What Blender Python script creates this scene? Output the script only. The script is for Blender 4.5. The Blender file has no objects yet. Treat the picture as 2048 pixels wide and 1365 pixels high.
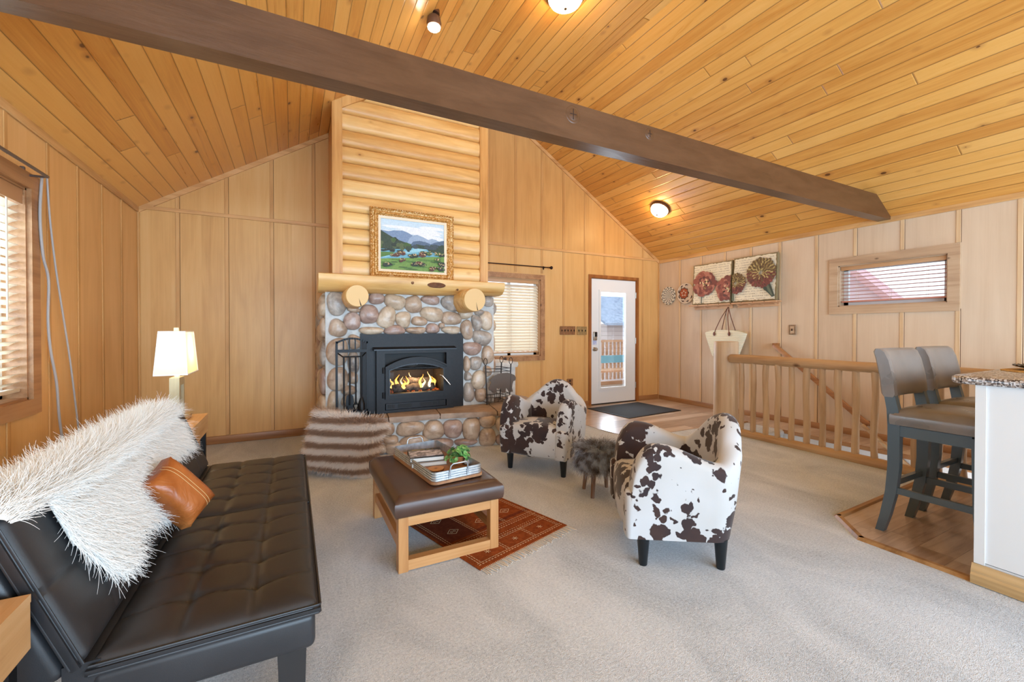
import bpy, bmesh, math, random
import numpy as np
from mathutils import Matrix, Vector, Euler

random.seed(7)
SC = bpy.context.scene
COL = SC.collection
PI = math.pi
R = math.radians

# ------------------------------------------------------------------ camera
FPX, YAW, PITCH, CZ = 847.66, 27.386, 0.535, 1.2143
cam_data = bpy.data.cameras.new('camera')
cam_data.sensor_width = 36.0
cam_data.lens = FPX / 2048 * 36.0
cam_data.shift_y = -14.27 / 2048
cam_data.clip_start = 0.02
cam = bpy.data.objects.new('camera', cam_data)
COL.objects.link(cam)
cam.location = (0, 0, CZ)
cam.rotation_euler = (R(90 - PITCH), 0, R(-YAW))
SC.camera = cam

# ------------------------------------------------------------------ world, exposure, daylight
SC.view_settings.view_transform = 'Standard'
SC.view_settings.look = 'None'
SC.view_settings.exposure = 0.0
SC.view_settings.gamma = 1.0
SC.view_settings.use_curve_mapping = False

world = bpy.data.worlds.new('sky')
SC.world = world
world.use_nodes = True
wn = world.node_tree
wn.nodes.clear()
w_out = wn.nodes.new('ShaderNodeOutputWorld')
w_bg = wn.nodes.new('ShaderNodeBackground')
w_bg.inputs['Color'].default_value = (0.86, 0.93, 1.0, 1)
w_bg.inputs['Strength'].default_value = 1.9
wn.links.new(w_bg.outputs[0], w_out.inputs[0])

def area_light(name, loc, rot, sx, sy, power, color=(1, 1, 1), spread=180):
    d = bpy.data.lights.new(name, 'AREA')
    d.shape = 'RECTANGLE'
    d.size, d.size_y = sx, sy
    d.energy = power
    d.color = color
    d.spread = R(spread)
    o = bpy.data.objects.new(name, d)
    COL.objects.link(o)
    o.location = loc
    o.rotation_euler = rot
    return o

# unseen fill light added behind the camera, and daylight through the left window
area_light('rear_fill_light', (2.2, -3.45, 1.35), (R(-90), 0, PI), 6.4, 2.3, 540, (0.52, 0.76, 1.0))
area_light('daylight_window_left', (-1.75, 2.6, 1.45), (0, R(-90), 0), 1.1, 1.7, 120, (0.62, 0.81, 1.0))
area_light('daylight_window_back', (2.85, 5.85, 1.4), (R(-90), 0, 0), 0.9, 1.1, 16, (0.75, 0.88, 1.0))
area_light('daylight_door', (4.72, 5.75, 1.15), (R(-90), 0, 0), 0.55, 1.6, 34, (0.8, 0.9, 1.0))

sl_ = bpy.data.lights.new('stairwell_lamp', 'POINT'); sl_.energy = 26; sl_.color = (0.9, 0.95, 1.0); sl_.shadow_soft_size = 0.12
slo = bpy.data.objects.new('stairwell_lamp', sl_); COL.objects.link(slo); slo.location = (4.85, 0.9, -0.75)

# ------------------------------------------------------------------ room measurements
XL, XR, YB, YF = -1.358, 5.725, 5.438, -3.55
ZE = 2.425                      # eaves
RX = (XL + XR) / 2
RZ = 4.66                       # ridge
SLOPE = (RZ - ZE) / (RX - XL)

ZF = 4.14                       # flat strip of ceiling between the two slopes
XF0, XF1 = RX - (RZ - ZF) / SLOPE, RX + (RZ - ZF) / SLOPE

def roof_z(x):
    return min(ZF, RZ - abs(x - RX) * SLOPE)

_t, _q = R(YAW), R(PITCH)
def ray(u, v):
    a = (u - 1024) / FPX
    b = -(v - 668.23) / FPX
    d = math.cos(_q) + b * math.sin(_q)
    z = -math.sin(_q) + b * math.cos(_q)
    return Vector((a * math.cos(_t) + d * math.sin(_t), -a * math.sin(_t) + d * math.cos(_t), z))
EYE = Vector((0, 0, CZ))
def on_y(u, v, y):
    d = ray(u, v); return EYE + d * (y / d.y)
def on_x(u, v, x):
    d = ray(u, v); return EYE + d * (x / d.x)
def on_z(u, v, z):
    d = ray(u, v); return EYE + d * ((z - CZ) / d.z)
def on_plane(u, v, p0, n):
    d = ray(u, v); return EYE + d * ((Vector(p0) - EYE).dot(n) / d.dot(n))

# ------------------------------------------------------------------ material helper
def C(r, g=None, b=None):
    if g is None:
        r, g, b = r
    f = lambda c: (c / 255 / 12.92) if c / 255 <= 0.04045 else ((c / 255 + 0.055) / 1.055) ** 2.4
    return (f(r), f(g), f(b), 1.0)

class Mat:
    def __init__(self, name, color=(200, 200, 200), rough=0.5, metal=0.0, spec=0.5):
        self.m = bpy.data.materials.new(name)
        self.m.use_nodes = True
        self.nt = self.m.node_tree
        self.b = self.nt.nodes['Principled BSDF']
        self.b.inputs['Base Color'].default_value = C(color)
        self.b.inputs['Roughness'].default_value = rough
        self.b.inputs['Metallic'].default_value = metal
        self.b.inputs['Specular IOR Level'].default_value = spec
    def node(self, t):
        return self.nt.nodes.new(t)
    def put(self, sock, val):
        if isinstance(val, bpy.types.NodeSocket):
            self.nt.links.new(val, sock)
        elif val is not None:
            if sock.type == 'RGBA' and not hasattr(val, '__len__'):
                val = (val, val, val, 1)
            if sock.type == 'RGBA' and len(val) == 3:
                val = C(val)
            sock.default_value = val
    def set(self, **kw):
        for k, v in kw.items():
            self.put(self.b.inputs[k.replace('_', ' ')], v)
    def coord(self, kind='Object'):
        return self.node('ShaderNodeTexCoord').outputs[kind]
    def pos(self):
        return self.node('ShaderNodeNewGeometry').outputs['Position']
    def map(self, vec, scale=(1, 1, 1), rot=(0, 0, 0), loc=(0, 0, 0)):
        n = self.node('ShaderNodeMapping')
        self.put(n.inputs['Vector'], vec)
        n.inputs['Scale'].default_value = scale
        n.inputs['Rotation'].default_value = rot
        n.inputs['Location'].default_value = loc
        return n.outputs[0]
    def sep(self, vec):
        n = self.node('ShaderNodeSeparateXYZ'); self.put(n.inputs[0], vec); return n.outputs
    def comb(self, x=0.0, y=0.0, z=0.0):
        n = self.node('ShaderNodeCombineXYZ')
        for s, v in zip(n.inputs, (x, y, z)): self.put(s, v)
        return n.outputs[0]
    def math(self, op, a, b=None, c=None, clamp=False):
        n = self.node('ShaderNodeMath'); n.operation = op; n.use_clamp = clamp
        for s, v in zip(n.inputs, (a, b, c)):
            if v is not None: self.put(s, v)
        return n.outputs[0]
    def noise(self, vec, scale=5, detail=3, rough=0.5, dist=0.0, color=False):
        n = self.node('ShaderNodeTexNoise'); self.put(n.inputs['Vector'], vec)
        n.inputs['Scale'].default_value = scale; n.inputs['Detail'].default_value = detail
        n.inputs['Roughness'].default_value = rough; n.inputs['Distortion'].default_value = dist
        return n.outputs['Color' if color else 'Fac']
    def voro(self, vec, scale=5, feature='F1', out='Distance', rand=1.0, smooth=None):
        n = self.node('ShaderNodeTexVoronoi'); n.feature = feature
        self.put(n.inputs['Vector'], vec); n.inputs['Scale'].default_value = scale
        n.inputs['Randomness'].default_value = rand
        if smooth is not None and 'Smoothness' in n.inputs: n.inputs['Smoothness'].default_value = smooth
        return n.outputs[out]
    def white(self, vec, out='Value', dims='3D'):
        n = self.node('ShaderNodeTexWhiteNoise'); n.noise_dimensions = dims
        self.put(n.inputs['W' if dims == '1D' else 'Vector'], vec); return n.outputs[out]
    def ramp(self, fac, *stops, interp='LINEAR'):
        n = self.node('ShaderNodeValToRGB'); self.put(n.inputs[0], fac)
        n.color_ramp.interpolation = interp
        e = n.color_ramp.elements
        while len(e) < len(stops): e.new(0.5)
        for el, (p, c) in zip(e, stops):
            el.position = p
            el.color = C(c) if hasattr(c, '__len__') else (c, c, c, 1)
        return n.outputs[0]
    def mix(self, fac, a, b, mode='MIX'):
        n = self.node('ShaderNodeMix'); n.data_type = 'RGBA'; n.blend_type = mode
        self.put(n.inputs[0], fac); self.put(n.inputs[6], a); self.put(n.inputs[7], b)
        return n.outputs[2]
    def rng(self, v, a, b, c=0.0, d=1.0):
        n = self.node('ShaderNodeMapRange'); self.put(n.inputs[0], v)
        for i, x in zip((1, 2, 3, 4), (a, b, c, d)): self.put(n.inputs[i], x)
        return n.outputs[0]
    def bump(self, h, strength=0.3, dist=0.01, normal=None):
        n = self.node('ShaderNodeBump'); n.inputs['Strength'].default_value = strength
        n.inputs['Distance'].default_value = dist; self.put(n.inputs['Height'], h)
        if normal is not None: self.put(n.inputs['Normal'], normal)
        self.nt.links.new(n.outputs[0], self.b.inputs['Normal'])
        return n.outputs[0]
    def emit(self, color, strength):
        self.b.inputs['Emission Color'].default_value = C(color)
        self.b.inputs['Emission Strength'].default_value = strength

def simple(name, color, rough=0.5, metal=0.0, spec=0.5):
    return Mat(name, color, rough, metal, spec).m

def noisy(name, c1, c2, scale=20, rough=0.5, metal=0.0, bump=0.0, bscale=None, stretch=(1, 1, 1), detail=4, spec=0.5):
    k = Mat(name, c1, rough, metal, spec)
    v = k.map(k.coord(), stretch)
    f = k.noise(v, scale, detail, 0.6)
    k.set(Base_Color=k.ramp(f, (0.3, c1), (0.7, c2)))
    if bump:
        k.bump(k.noise(v, bscale or scale * 3, 3), bump, 0.005)
    return k.m

def wood(name, dark, mid, light, axis='Z', rough=0.45, scale=1.0, knots=0.0, knotcol=(70, 42, 22), space='Object'):
    """solid timber: grain runs along axis"""
    k = Mat(name, mid, rough)
    st = {'X': (0.12, 1, 1), 'Y': (1, 0.12, 1), 'Z': (1, 1, 0.12)}[axis]
    src = k.coord() if space == 'Object' else k.pos()
    v = k.map(src, st)
    f1 = k.noise(v, 9 * scale, 4, 0.55, 0.6)
    f2 = k.noise(k.map(src, tuple(s * s for s in st)), 60 * scale, 3, 0.6)
    f = k.math('ADD', k.math('MULTIPLY', f1, 0.7), k.math('MULTIPLY', f2, 0.3))
    col = k.ramp(f, (0.33, dark), (0.5, mid), (0.68, light))
    if knots:
        kv = k.map(src, {'X': (0.55, 1, 1), 'Y': (1, 0.55, 1), 'Z': (1, 1, 0.55)}[axis])
        d = k.voro(kv, knots)
        col = k.mix(k.rng(d, 0.06, 0.11, 1, 0), col, C(knotcol))
    k.set(Base_Color=col)
    k.bump(f2, 0.08, 0.003)
    return k.m

# ------------------------------------------------------------------ geometry helper
class G:
    def __init__(self):
        self.v = []; self.f = []; self.mi = []; self.cur = 0
    def add(self, verts, faces, M=None):
        o = len(self.v)
        for p in verts:
            p = Vector(p)
            self.v.append(tuple(M @ p) if M is not None else tuple(p))
        for f in faces:
            self.f.append([i + o for i in f]); self.mi.append(self.cur)
        return self
    def box(self, c, s, M=None, bev=0.0, seg=2, rot=None):
        hx, hy, hz = s[0] / 2, s[1] / 2, s[2] / 2
        T = Matrix.Translation(c)
        if rot is not None: T = T @ Euler(rot).to_matrix().to_4x4()
        if M is not None: T = M @ T
        if bev <= 0:
            vs = [(x, y, z) for x in (-hx, hx) for y in (-hy, hy) for z in (-hz, hz)]
            fs = [(0, 1, 3, 2), (4, 6, 7, 5), (0, 4, 5, 1), (2, 3, 7, 6), (0, 2, 6, 4), (1, 5, 7, 3)]
            return self.add(vs, fs, T)
        bm = bmesh.new()
        bmesh.ops.create_cube(bm, size=1.0)
        bmesh.ops.scale(bm, vec=(s[0], s[1], s[2]), verts=bm.verts)
        bmesh.ops.bevel(bm, geom=list(bm.edges), offset=min(bev, min(s) * 0.49), segments=seg, profile=0.5, affect='EDGES')
        self.bm(bm, T); bm.free()
        return self
    def span(self, a, b, bev=0.0, seg=2):
        c = [(a[i] + b[i]) / 2 for i in range(3)]
        s = [abs(b[i] - a[i]) for i in range(3)]
        return self.box(c, s, bev=bev, seg=seg)
    def bm(self, bm, T=None):
        bm.verts.index_update()
        self.add([v.co.copy() for v in bm.verts], [[v.index for v in f.verts] for f in bm.faces], T)
    def quad(self, *p, M=None):
        return self.add(p, [tuple(range(len(p)))], M)
    def loft(self, rings, closed=True, cap=True, M=None, loop=False):
        n = len(rings[0]); vs = [p for r in rings for p in r]; fs = []
        m = len(rings)
        for i in range(m if loop else m - 1):
            j2 = (i + 1) % m
            for j in range(n if closed else n - 1):
                k = (j + 1) % n
                fs.append((i * n + j, i * n + k, j2 * n + k, j2 * n + j))
        if cap and not loop and closed:
            fs.append(tuple(range(n - 1, -1, -1)))
            fs.append(tuple((m - 1) * n + j for j in range(n)))
        return self.add(vs, fs, M)
    def tube(self, pts, r, n=10, cap=True, M=None, flat=None):
        pts = [Vector(p) for p in pts]
        rs = r if hasattr(r, '__len__') else [r] * len(pts)
        rings = []; prev = None
        for i, p in enumerate(pts):
            t = (pts[min(i + 1, len(pts) - 1)] - pts[max(i - 1, 0)]).normalized()
            if prev is None:
                a = Vector((0, 0, 1)) if abs(t.z) < 0.9 else Vector((1, 0, 0))
                u = t.cross(a).normalized()
            else:
                u = (prev - t * prev.dot(t)).normalized()
            w = t.cross(u); prev = u
            rings.append([p + (u * math.cos(2 * PI * k / n) + w * math.sin(2 * PI * k / n)) * rs[i] for k in range(n)])
        return self.loft(rings, True, cap, M)
    def lathe(self, prof, n=24, M=None, cap=True):
        rings = [[(r * math.cos(2 * PI * k / n), r * math.sin(2 * PI * k / n), z) for k in range(n)] for r, z in prof]
        return self.loft(rings, True, cap, M)
    def ball(self, c, r, nu=16, nv=10, M=None, e=1.0, fn=None):
        r = r if hasattr(r, '__len__') else (r, r, r)
        sg = lambda x: math.copysign(abs(x) ** e, x)
        rings = []
        for i in range(1, nv):
            th = PI * i / nv - PI / 2
            ring = []
            for k in range(nu):
                ph = 2 * PI * k / nu
                p = Vector((sg(math.cos(th)) * sg(math.cos(ph)), sg(math.cos(th)) * sg(math.sin(ph)), sg(math.sin(th))))
                if fn: p = p * fn(p)
                ring.append((c[0] + p.x * r[0], c[1] + p.y * r[1], c[2] + p.z * r[2]))
            rings.append(ring)
        return self.loft(rings, True, True, M)
    def grid(self, fn, nu, nv, M=None):
        vs = [fn(i / nu, j / nv) for j in range(nv + 1) for i in range(nu + 1)]
        fs = [(j * (nu + 1) + i, j * (nu + 1) + i + 1, (j + 1) * (nu + 1) + i + 1, (j + 1) * (nu + 1) + i) for j in range(nv) for i in range(nu)]
        return self.add(vs, fs, M)
    def prism(self, pts, h, M=None):
        """polygon pts (x,y) extruded z 0..h"""
        n = len(pts)
        vs = [(x, y, 0) for x, y in pts] + [(x, y, h) for x, y in pts]
        fs = [tuple(range(n - 1, -1, -1)), tuple(range(n, 2 * n))] + [(i, (i + 1) % n, n + (i + 1) % n, n + i) for i in range(n)]
        return self.add(vs, fs, M)
    def poly(self, pts, M=None):
        return self.add(pts, [tuple(range(len(pts)))], M)
    def mat(self, i):
        self.cur = i; return self
    def obj(self, name, mat, parent=None, smooth=35, sub=0, loc=None):
        me = bpy.data.meshes.new(name)
        vs = self.v
        me.from_pydata(vs, [], self.f)
        ms = mat if isinstance(mat, (list, tuple)) else [mat]
        for m in ms: me.materials.append(m)
        if len(ms) > 1: me.polygons.foreach_set('material_index', self.mi)
        bm = bmesh.new(); bm.from_mesh(me)
        bmesh.ops.recalc_face_normals(bm, faces=bm.faces)
        bm.to_mesh(me); bm.free()
        if smooth:
            me.shade_smooth()
            if smooth < 180: me.set_sharp_from_angle(angle=R(smooth))
        o = bpy.data.objects.new(name, me)
        COL.objects.link(o)
        if parent is not None: o.parent = parent
        if loc is not None: o.location = loc
        if sub:
            s = o.modifiers.new('sub', 'SUBSURF'); s.levels = sub; s.render_levels = sub
        return o

def tag(o, label, cat, group=None, kind=None):
    o['label'] = label; o['category'] = cat
    if group: o['group'] = group
    if kind: o['kind'] = kind
    return o
def thing(name, label, cat, loc=(0, 0, 0), rz=0.0, group=None):
    o = bpy.data.objects.new(name, None); COL.objects.link(o)
    o.empty_display_size = 0.1
    o.location = loc; o.rotation_euler = (0, 0, rz)
    return tag(o, label, cat, group)
def struct(o):
    o['kind'] = 'structure'; return o
def copy_tree(o, parent=None):
    c = o.copy(); COL.objects.link(c)
    if parent is not None: c.parent = parent
    for ch in list(o.children): copy_tree(ch, c)
    return c

def fur(name, roots, dirs, length, radius, mat, parent=None, curl=0.25, npt=5, seed=1, droop=0.0):
    """hair strands: roots (N,3), dirs (N,3) unit, length scalar or (N,)"""
    rs = np.random.RandomState(seed)
    roots = np.asarray(roots, float); dirs = np.asarray(dirs, float); n = len(roots)
    L = np.broadcast_to(np.asarray(length, float), (n,)) * rs.uniform(0.7, 1.25, n)
    bend = rs.normal(0, curl, (n, 3))
    P = np.zeros((n, npt, 3))
    for i in range(npt):
        t = i / (npt - 1)
        P[:, i] = roots + (dirs * t + bend * t * t + np.array([0, 0, -droop]) * t * t) * L[:, None]
    hc = bpy.data.hair_curves.new(name)
    hc.add_curves([npt] * n)
    hc.attributes['position'].data.foreach_set('vector', P.reshape(-1).astype(np.float32))
    ra = hc.attributes.get('radius') or hc.attributes.new('radius', 'FLOAT', 'POINT')
    tt = np.linspace(1, 0.25, npt)[None, :] * radius * np.ones((n, 1))
    ra.data.foreach_set('value', tt.reshape(-1).astype(np.float32))
    hc.materials.append(mat)
    o = bpy.data.objects.new(name, hc); COL.objects.link(o)
    if parent is not None: o.parent = parent
    return o
# ================================================================== materials of the shell
def panel_wood(name, dark, mid, light, axis, rough=0.38):
    """veneer sheets, grain vertical, tone changes from sheet to sheet; axis = horizontal run"""
    k = Mat(name, mid, rough, spec=0.4)
    p = k.pos(); s = k.sep(p)
    run = s[axis]
    sheet = k.math('FLOOR', k.math('MULTIPLY', run, 1 / 0.42))
    rnd = k.white(k.comb(sheet, 3.1, k.math('FLOOR', k.math('MULTIPLY', s[2], 1 / 2.43))))
    v = k.comb(run, rnd, k.math('MULTIPLY', s[2], 0.10))
    f1 = k.noise(v, 7, 4, 0.55, 1.2)
    f2 = k.noise(k.comb(run, rnd, k.math('MULTIPLY', s[2], 0.02)), 90, 3, 0.6)
    blot = k.noise(k.comb(run, 0.3, k.math('MULTIPLY', s[2], 0.6)), 2.2, 3, 0.6)
    f = k.math('ADD', k.math('MULTIPLY', f1, 0.45), k.math('MULTIPLY', f2, 0.2))
    f = k.math('ADD', f, k.math('MULTIPLY', blot, 0.25))
    f = k.math('ADD', f, k.math('MULTIPLY', rnd, 0.14))
    k.set(Base_Color=k.ramp(f, (0.24, dark), (0.52, mid), (0.82, light)))
    k.bump(f2, 0.05, 0.002)
    return k.m

def board_ceiling(name):
    """knotty tongue and groove boards: local x up the slope, local y along the boards"""
    k = Mat(name, (205, 150, 85), 0.32, spec=0.45)
    s = k.sep(k.coord())
    W = 0.121
    q = k.math('MULTIPLY', s[0], 1 / W)
    idx = k.math('FLOOR', q); fr = k.math('FRACT', q)
    r1 = k.white(k.comb(idx, 1.7, 0.0))
    yy = k.math('ADD', k.math('MULTIPLY', s[1], 1 / 3.6), k.math('MULTIPLY', r1, 7.0))
    seg = k.math('FLOOR', yy); yf = k.math('FRACT', yy)
    r2 = k.white(k.comb(idx, seg, 5.0))
    r3 = k.white(k.comb(idx, seg, 9.0))
    gv = k.comb(s[0], k.math('MULTIPLY', s[1], 0.07), k.math('MULTIPLY', r2, 30))
    g1 = k.noise(gv, 14, 4, 0.6, 1.0)
    g2 = k.noise(k.comb(s[0], k.math('MULTIPLY', s[1], 0.03), r2), 110, 2, 0.6)
    f = k.math('ADD', k.math('MULTIPLY', g1, 0.5), k.math('MULTIPLY', g2, 0.18))
    f = k.math('ADD', f, k.math('MULTIPLY', r2, 0.32))
    col = k.ramp(f, (0.22, (198, 128, 54)), (0.5, (228, 166, 84)), (0.78, (238, 184, 106)))
    # knots
    kv = k.comb(k.math('ADD', s[0], k.math('MULTIPLY', r3, 3)), k.math('MULTIPLY', s[1], 0.62), k.math('MULTIPLY', r2, 11))
    d = k.voro(kv, 7.0)
    pick = k.voro(kv, 7.0, out='Color')
    ps = k.sep(pick)
    size = k.math('MULTIPLY', k.math('POWER', ps[0], 1.6), 0.13)
    halo = k.math('MULTIPLY', k.rng(d, size, k.math('ADD', size, 0.16), 1, 0), k.math('GREATER_THAN', ps[0], 0.25))
    col = k.mix(k.math('MULTIPLY', halo, 0.45), col, C(168, 104, 52))
    col = k.mix(k.math('MULTIPLY', k.rng(d, k.math('MULTIPLY', size, 0.7), size, 1, 0), 0.85), col, C(84, 44, 22))
    # grooves and butt joints
    edge = k.math('MINIMUM', fr, k.math('SUBTRACT', 1.0, fr))
    end = k.math('MULTIPLY', k.math('MINIMUM', yf, k.math('SUBTRACT', 1.0, yf)), 3.6 / W)
    groove = k.math('MINIMUM', edge, end)
    col = k.mix(k.rng(groove, 0.0, 0.035, 0.75, 0), col, C(70, 36, 14))
    k.set(Base_Color=col)
    h = k.rng(groove, 0.0, 0.075, 0, 1)
    k.bump(k.math('ADD', h, k.math('MULTIPLY', g2, 0.05)), 0.55, 0.008)
    k.set(Roughness=k.rng(g1, 0.3, 0.7, 0.26, 0.42))
    return k.m

def vinyl_planks(name, axis=0):
    k = Mat(name, (176, 150, 125), 0.28, spec=0.5)
    s = k.sep(k.pos())
    a, b = s[axis], s[1 - axis]
    q = k.math('MULTIPLY', b, 1 / 0.15); idx = k.math('FLOOR', q); fr = k.math('FRACT', q)
    r1 = k.white(k.comb(idx, 0.5, 0.5))
    yy = k.math('ADD', k.math('MULTIPLY', a, 1 / 1.2), k.math('MULTIPLY', r1, 5))
    seg = k.math('FLOOR', yy); yf = k.math('FRACT', yy)
    r2 = k.white(k.comb(idx, seg, 2.0))
    g = k.noise(k.comb(k.math('MULTIPLY', a, 0.1), b, k.math('MULTIPLY', r2, 20)), 22, 4, 0.6, 0.8)
    f = k.math('ADD', k.math('MULTIPLY', g, 0.65), k.math('MULTIPLY', r2, 0.35))
    col = k.ramp(f, (0.25, (152, 128, 110)), (0.5, (190, 168, 150)), (0.75, (210, 192, 176)))
    e1 = k.math('MULTIPLY', k.math('MINIMUM', fr, k.math('SUBTRACT', 1.0, fr)), 0.15)
    e2 = k.math('MULTIPLY', k.math('MINIMUM', yf, k.math('SUBTRACT', 1.0, yf)), 1.2)
    e = k.math('MINIMUM', e1, e2)
    k.set(Base_Color=k.mix(k.rng(e, 0, 0.002, 0.6, 0), col, C(70, 52, 40)))
    k.bump(k.rng(e, 0, 0.003, 0, 1), 0.2, 0.002)
    return k.m

def carpet_mat():
    k = Mat('carpet', (196, 186, 176), 0.95, spec=0.1)
    p = k.pos()
    f1 = k.noise(p, 300, 2, 0.7)
    f2 = k.noise(p, 90, 3, 0.7)
    f3 = k.noise(k.map(p, (1, 0.5, 1), (0, 0, 0.5)), 2.6, 4, 0.62, 0.8)
    f = k.math('ADD', k.math('MULTIPLY', f1, 0.45), k.math('MULTIPLY', f2, 0.35))
    f = k.math('ADD', f, k.math('MULTIPLY', f3, 0.3))
    k.set(Base_Color=k.ramp(f, (0.36, (130, 134, 138)), (0.50, (202, 208, 215)), (0.64, (240, 243, 247))))
    k.set(Sheen_Weight=0.15)
    h = k.math('ADD', k.math('MULTIPLY', f1, 0.6), k.math('MULTIPLY', f2, 0.6))
    k.bump(k.math('ADD', h, k.math('MULTIPLY', f3, 0.6)), 0.9, 0.012)
    return k.m

M_back = panel_wood('veneer_back_wall', (192, 140, 80), (218, 168, 104), (230, 188, 130), 0)
M_left = panel_wood('veneer_left_wall', (200, 146, 84), (224, 174, 110), (236, 192, 134), 1)
M_right = panel_wood('veneer_right_wall', (192, 164, 134), (213, 188, 160), (226, 204, 178), 1)  # paler than the other walls: whiter light put into the veneer colour
M_ceil = board_ceiling('knotty_pine_boards')
M_carpet = carpet_mat()
M_vinyl = vinyl_planks('vinyl_planks', 0)
M_batten = wood('batten_wood', (186, 134, 76), (208, 156, 94), (220, 172, 112), 'Z', 0.5)
M_battenr = wood('pale_batten_wood', (200, 162, 118), (218, 184, 142), (228, 200, 160), 'Z', 0.4)
M_seam = simple('dark_panel_seam', (96, 58, 28), 0.7)
M_trimx = wood('trim_wood_x', (184, 130, 76), (216, 164, 106), (230, 184, 130), 'X', 0.35)
M_trimy = wood('trim_wood_y', (180, 130, 78), (212, 164, 106), (226, 186, 132), 'Y', 0.35)
M_base = wood('baseboard_wood', (128, 82, 46), (156, 106, 62), (176, 126, 78), 'X', 0.4)
M_basey = wood('baseboard_wood_y', (138, 92, 54), (166, 118, 74), (184, 138, 92), 'Y', 0.4)
M_casing = wood('window_casing_wood', (142, 98, 62), (172, 124, 82), (190, 146, 104), 'Y', 0.4, knots=3.0)
M_casingr = wood('pale_casing_wood', (168, 136, 106), (192, 160, 128), (206, 178, 146), 'Y', 0.45, knots=6.0)
M_casedoor = wood('door_casing_wood', (122, 70, 30), (156, 94, 44), (178, 116, 60), 'Z', 0.35)
M_plinth = simple('white_paint', (232, 232, 232), 0.5)
M_out = simple('outer_sheathing', (120, 110, 100), 0.9)

# ================================================================== walls
T = 0.14
def wall_x(name, x, xo, y0, y1, z1, openings, mat, z0=0.0):
    """wall in a plane of constant x, between y0..y1; openings (ya,yb,za,zb)"""
    g = G()
    ys = sorted({y0, y1} | {o[0] for o in openings} | {o[1] for o in openings})
    for a, b in zip(ys, ys[1:]):
        op = [o for o in openings if o[0] <= a and o[1] >= b]
        if op:
            g.span((x, a, z0), (xo, b, op[0][2])); g.span((x, a, op[0][3]), (xo, b, z1))
        else:
            g.span((x, a, z0), (xo, b, z1))
    return g

# left wall
WL = (1.75, 3.462, 0.812, 2.03)
g = wall_x('wall_left', XL, XL - T, YF - T, YB + T, ZE, [WL], None)
struct(g.obj('wall_left', M_left, smooth=0))
g = G()
for y in (-2.2, -1.77, -1.34, -0.91, -0.48, -0.05, 0.38, 0.81, 1.24, 1.67, 2.10, 2.53, 2.86, 3.255, 3.70, 4.12, 4.555, 4.99):
    for a, b in (((0.09, 0.75), (2.16, ZE)) if 1.6 < y < 3.6 else ((0.09, ZE),)):
        g.mat(0).span((XL, y - 0.017, a), (XL + 0.007, y + 0.017, b), bev=0.002, seg=1)
        g.mat(1).span((XL, y + 0.017, a), (XL + 0.0012, y + 0.0205, b))
struct(g.obj('trim_1', [M_batten, M_seam], smooth=0))
# right wall, with its window
WR = (1.731, 2.675, 1.487, 1.965)
g = wall_x('wall_right', XR, XR + T, YF - T, YB + T, ZE, [WR], None, -2.6)
struct(g.obj('wall_right', M_right, smooth=0))
g = G()
for y in (-2.8, -2.38, -1.97, -1.55, -1.14, -0.72, -0.31, 0.1, 0.45, 0.86, 1.267, 1.66, 2.085, 2.507, 2.909, 3.349, 3.748, 4.152, 4.57, 4.978):
    for a, b in (((-1.2 if y < 3.0 else 0.0, 1.42), (2.06, ZE)) if 1.65 < y < 2.76 else ((-1.2 if y < 3.0 else 0.08, ZE),)):
        g.mat(0).span((XR - 0.007, y - 0.017, a), (XR, y + 0.017, b), bev=0.002, seg=1)
        g.mat(1).span((XR - 0.0012, y - 0.021, a), (XR, y - 0.017, b))
struct(g.obj('trim_2', [M_battenr, M_seam], smooth=0))
# back wall with window and door openings
WB = (2.345, 3.292, 0.83, 1.964)
WD = (4.235, 5.195, 0.0, 2.052)
g = G()
xs = sorted({XL - T, XR + T, WB[0], WB[1], WD[0], WD[1]})
for a, b in zip(xs, xs[1:]):
    if a == WB[0]:
        g.span((a, YB, 0), (b, YB + T, WB[2])); g.span((a, YB, WB[3]), (b, YB + T, ZE))
    elif a == WD[0]:
        g.span((a, YB, WD[3]), (b, YB + T, ZE))
    else:
        g.span((a, YB, 0), (b, YB + T, ZE))
gab = [(XL, ZE), (XR, ZE), (XF1, ZF), (XF0, ZF)]
g.add([(x, YB, z) for x, z in gab] + [(x, YB + T, z) for x, z in gab], [(0, 1, 2, 3), (7, 6, 5, 4), (0, 4, 5, 1), (1, 5, 6, 2), (2, 6, 7, 3), (3, 7, 4, 0)])
struct(g.obj('wall_back', M_back, smooth=0))
g = G()
for x in (-1.04, -0.62, -0.20, 0.222):
    g.mat(1).span((x + 0.017, YB - 0.0012, 0.09), (x + 0.0205, YB, roof_z(x))); g.mat(0)
    g.span((x - 0.017, YB - 0.007, 0.09), (x + 0.017, YB, 2.43), bev=0.002, seg=1)
    g.span((x - 0.017, YB - 0.007, 2.43), (x + 0.017, YB, roof_z(x)), bev=0.002, seg=1)
for x in (2.44, 2.875, 3.32, 3.71, 4.118, 4.515, 4.948, 5.342):
    if x < 3.35: segs = ((0.09, 0.75), (2.06, roof_z(x)))
    elif 4.15 < x < 5.28: segs = ((2.11, roof_z(x)),)
    else: segs = ((0.09, roof_z(x)),)
    for a, b in segs: 
        g.mat(0).span((x - 0.017, YB - 0.007, a), (x + 0.017, YB, b), bev=0.002, seg=1); g.mat(1).span((x + 0.017, YB - 0.0012, a), (x + 0.0205, YB, b))
struct(g.obj('trim_3', [M_batten, M_seam], smooth=0))
g = G()
g.span((XL, YB - 0.016, 2.415), (XR, YB, 2.452), bev=0.003, seg=1)
struct(g.obj('trim_4', M_trimx, smooth=0))
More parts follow.
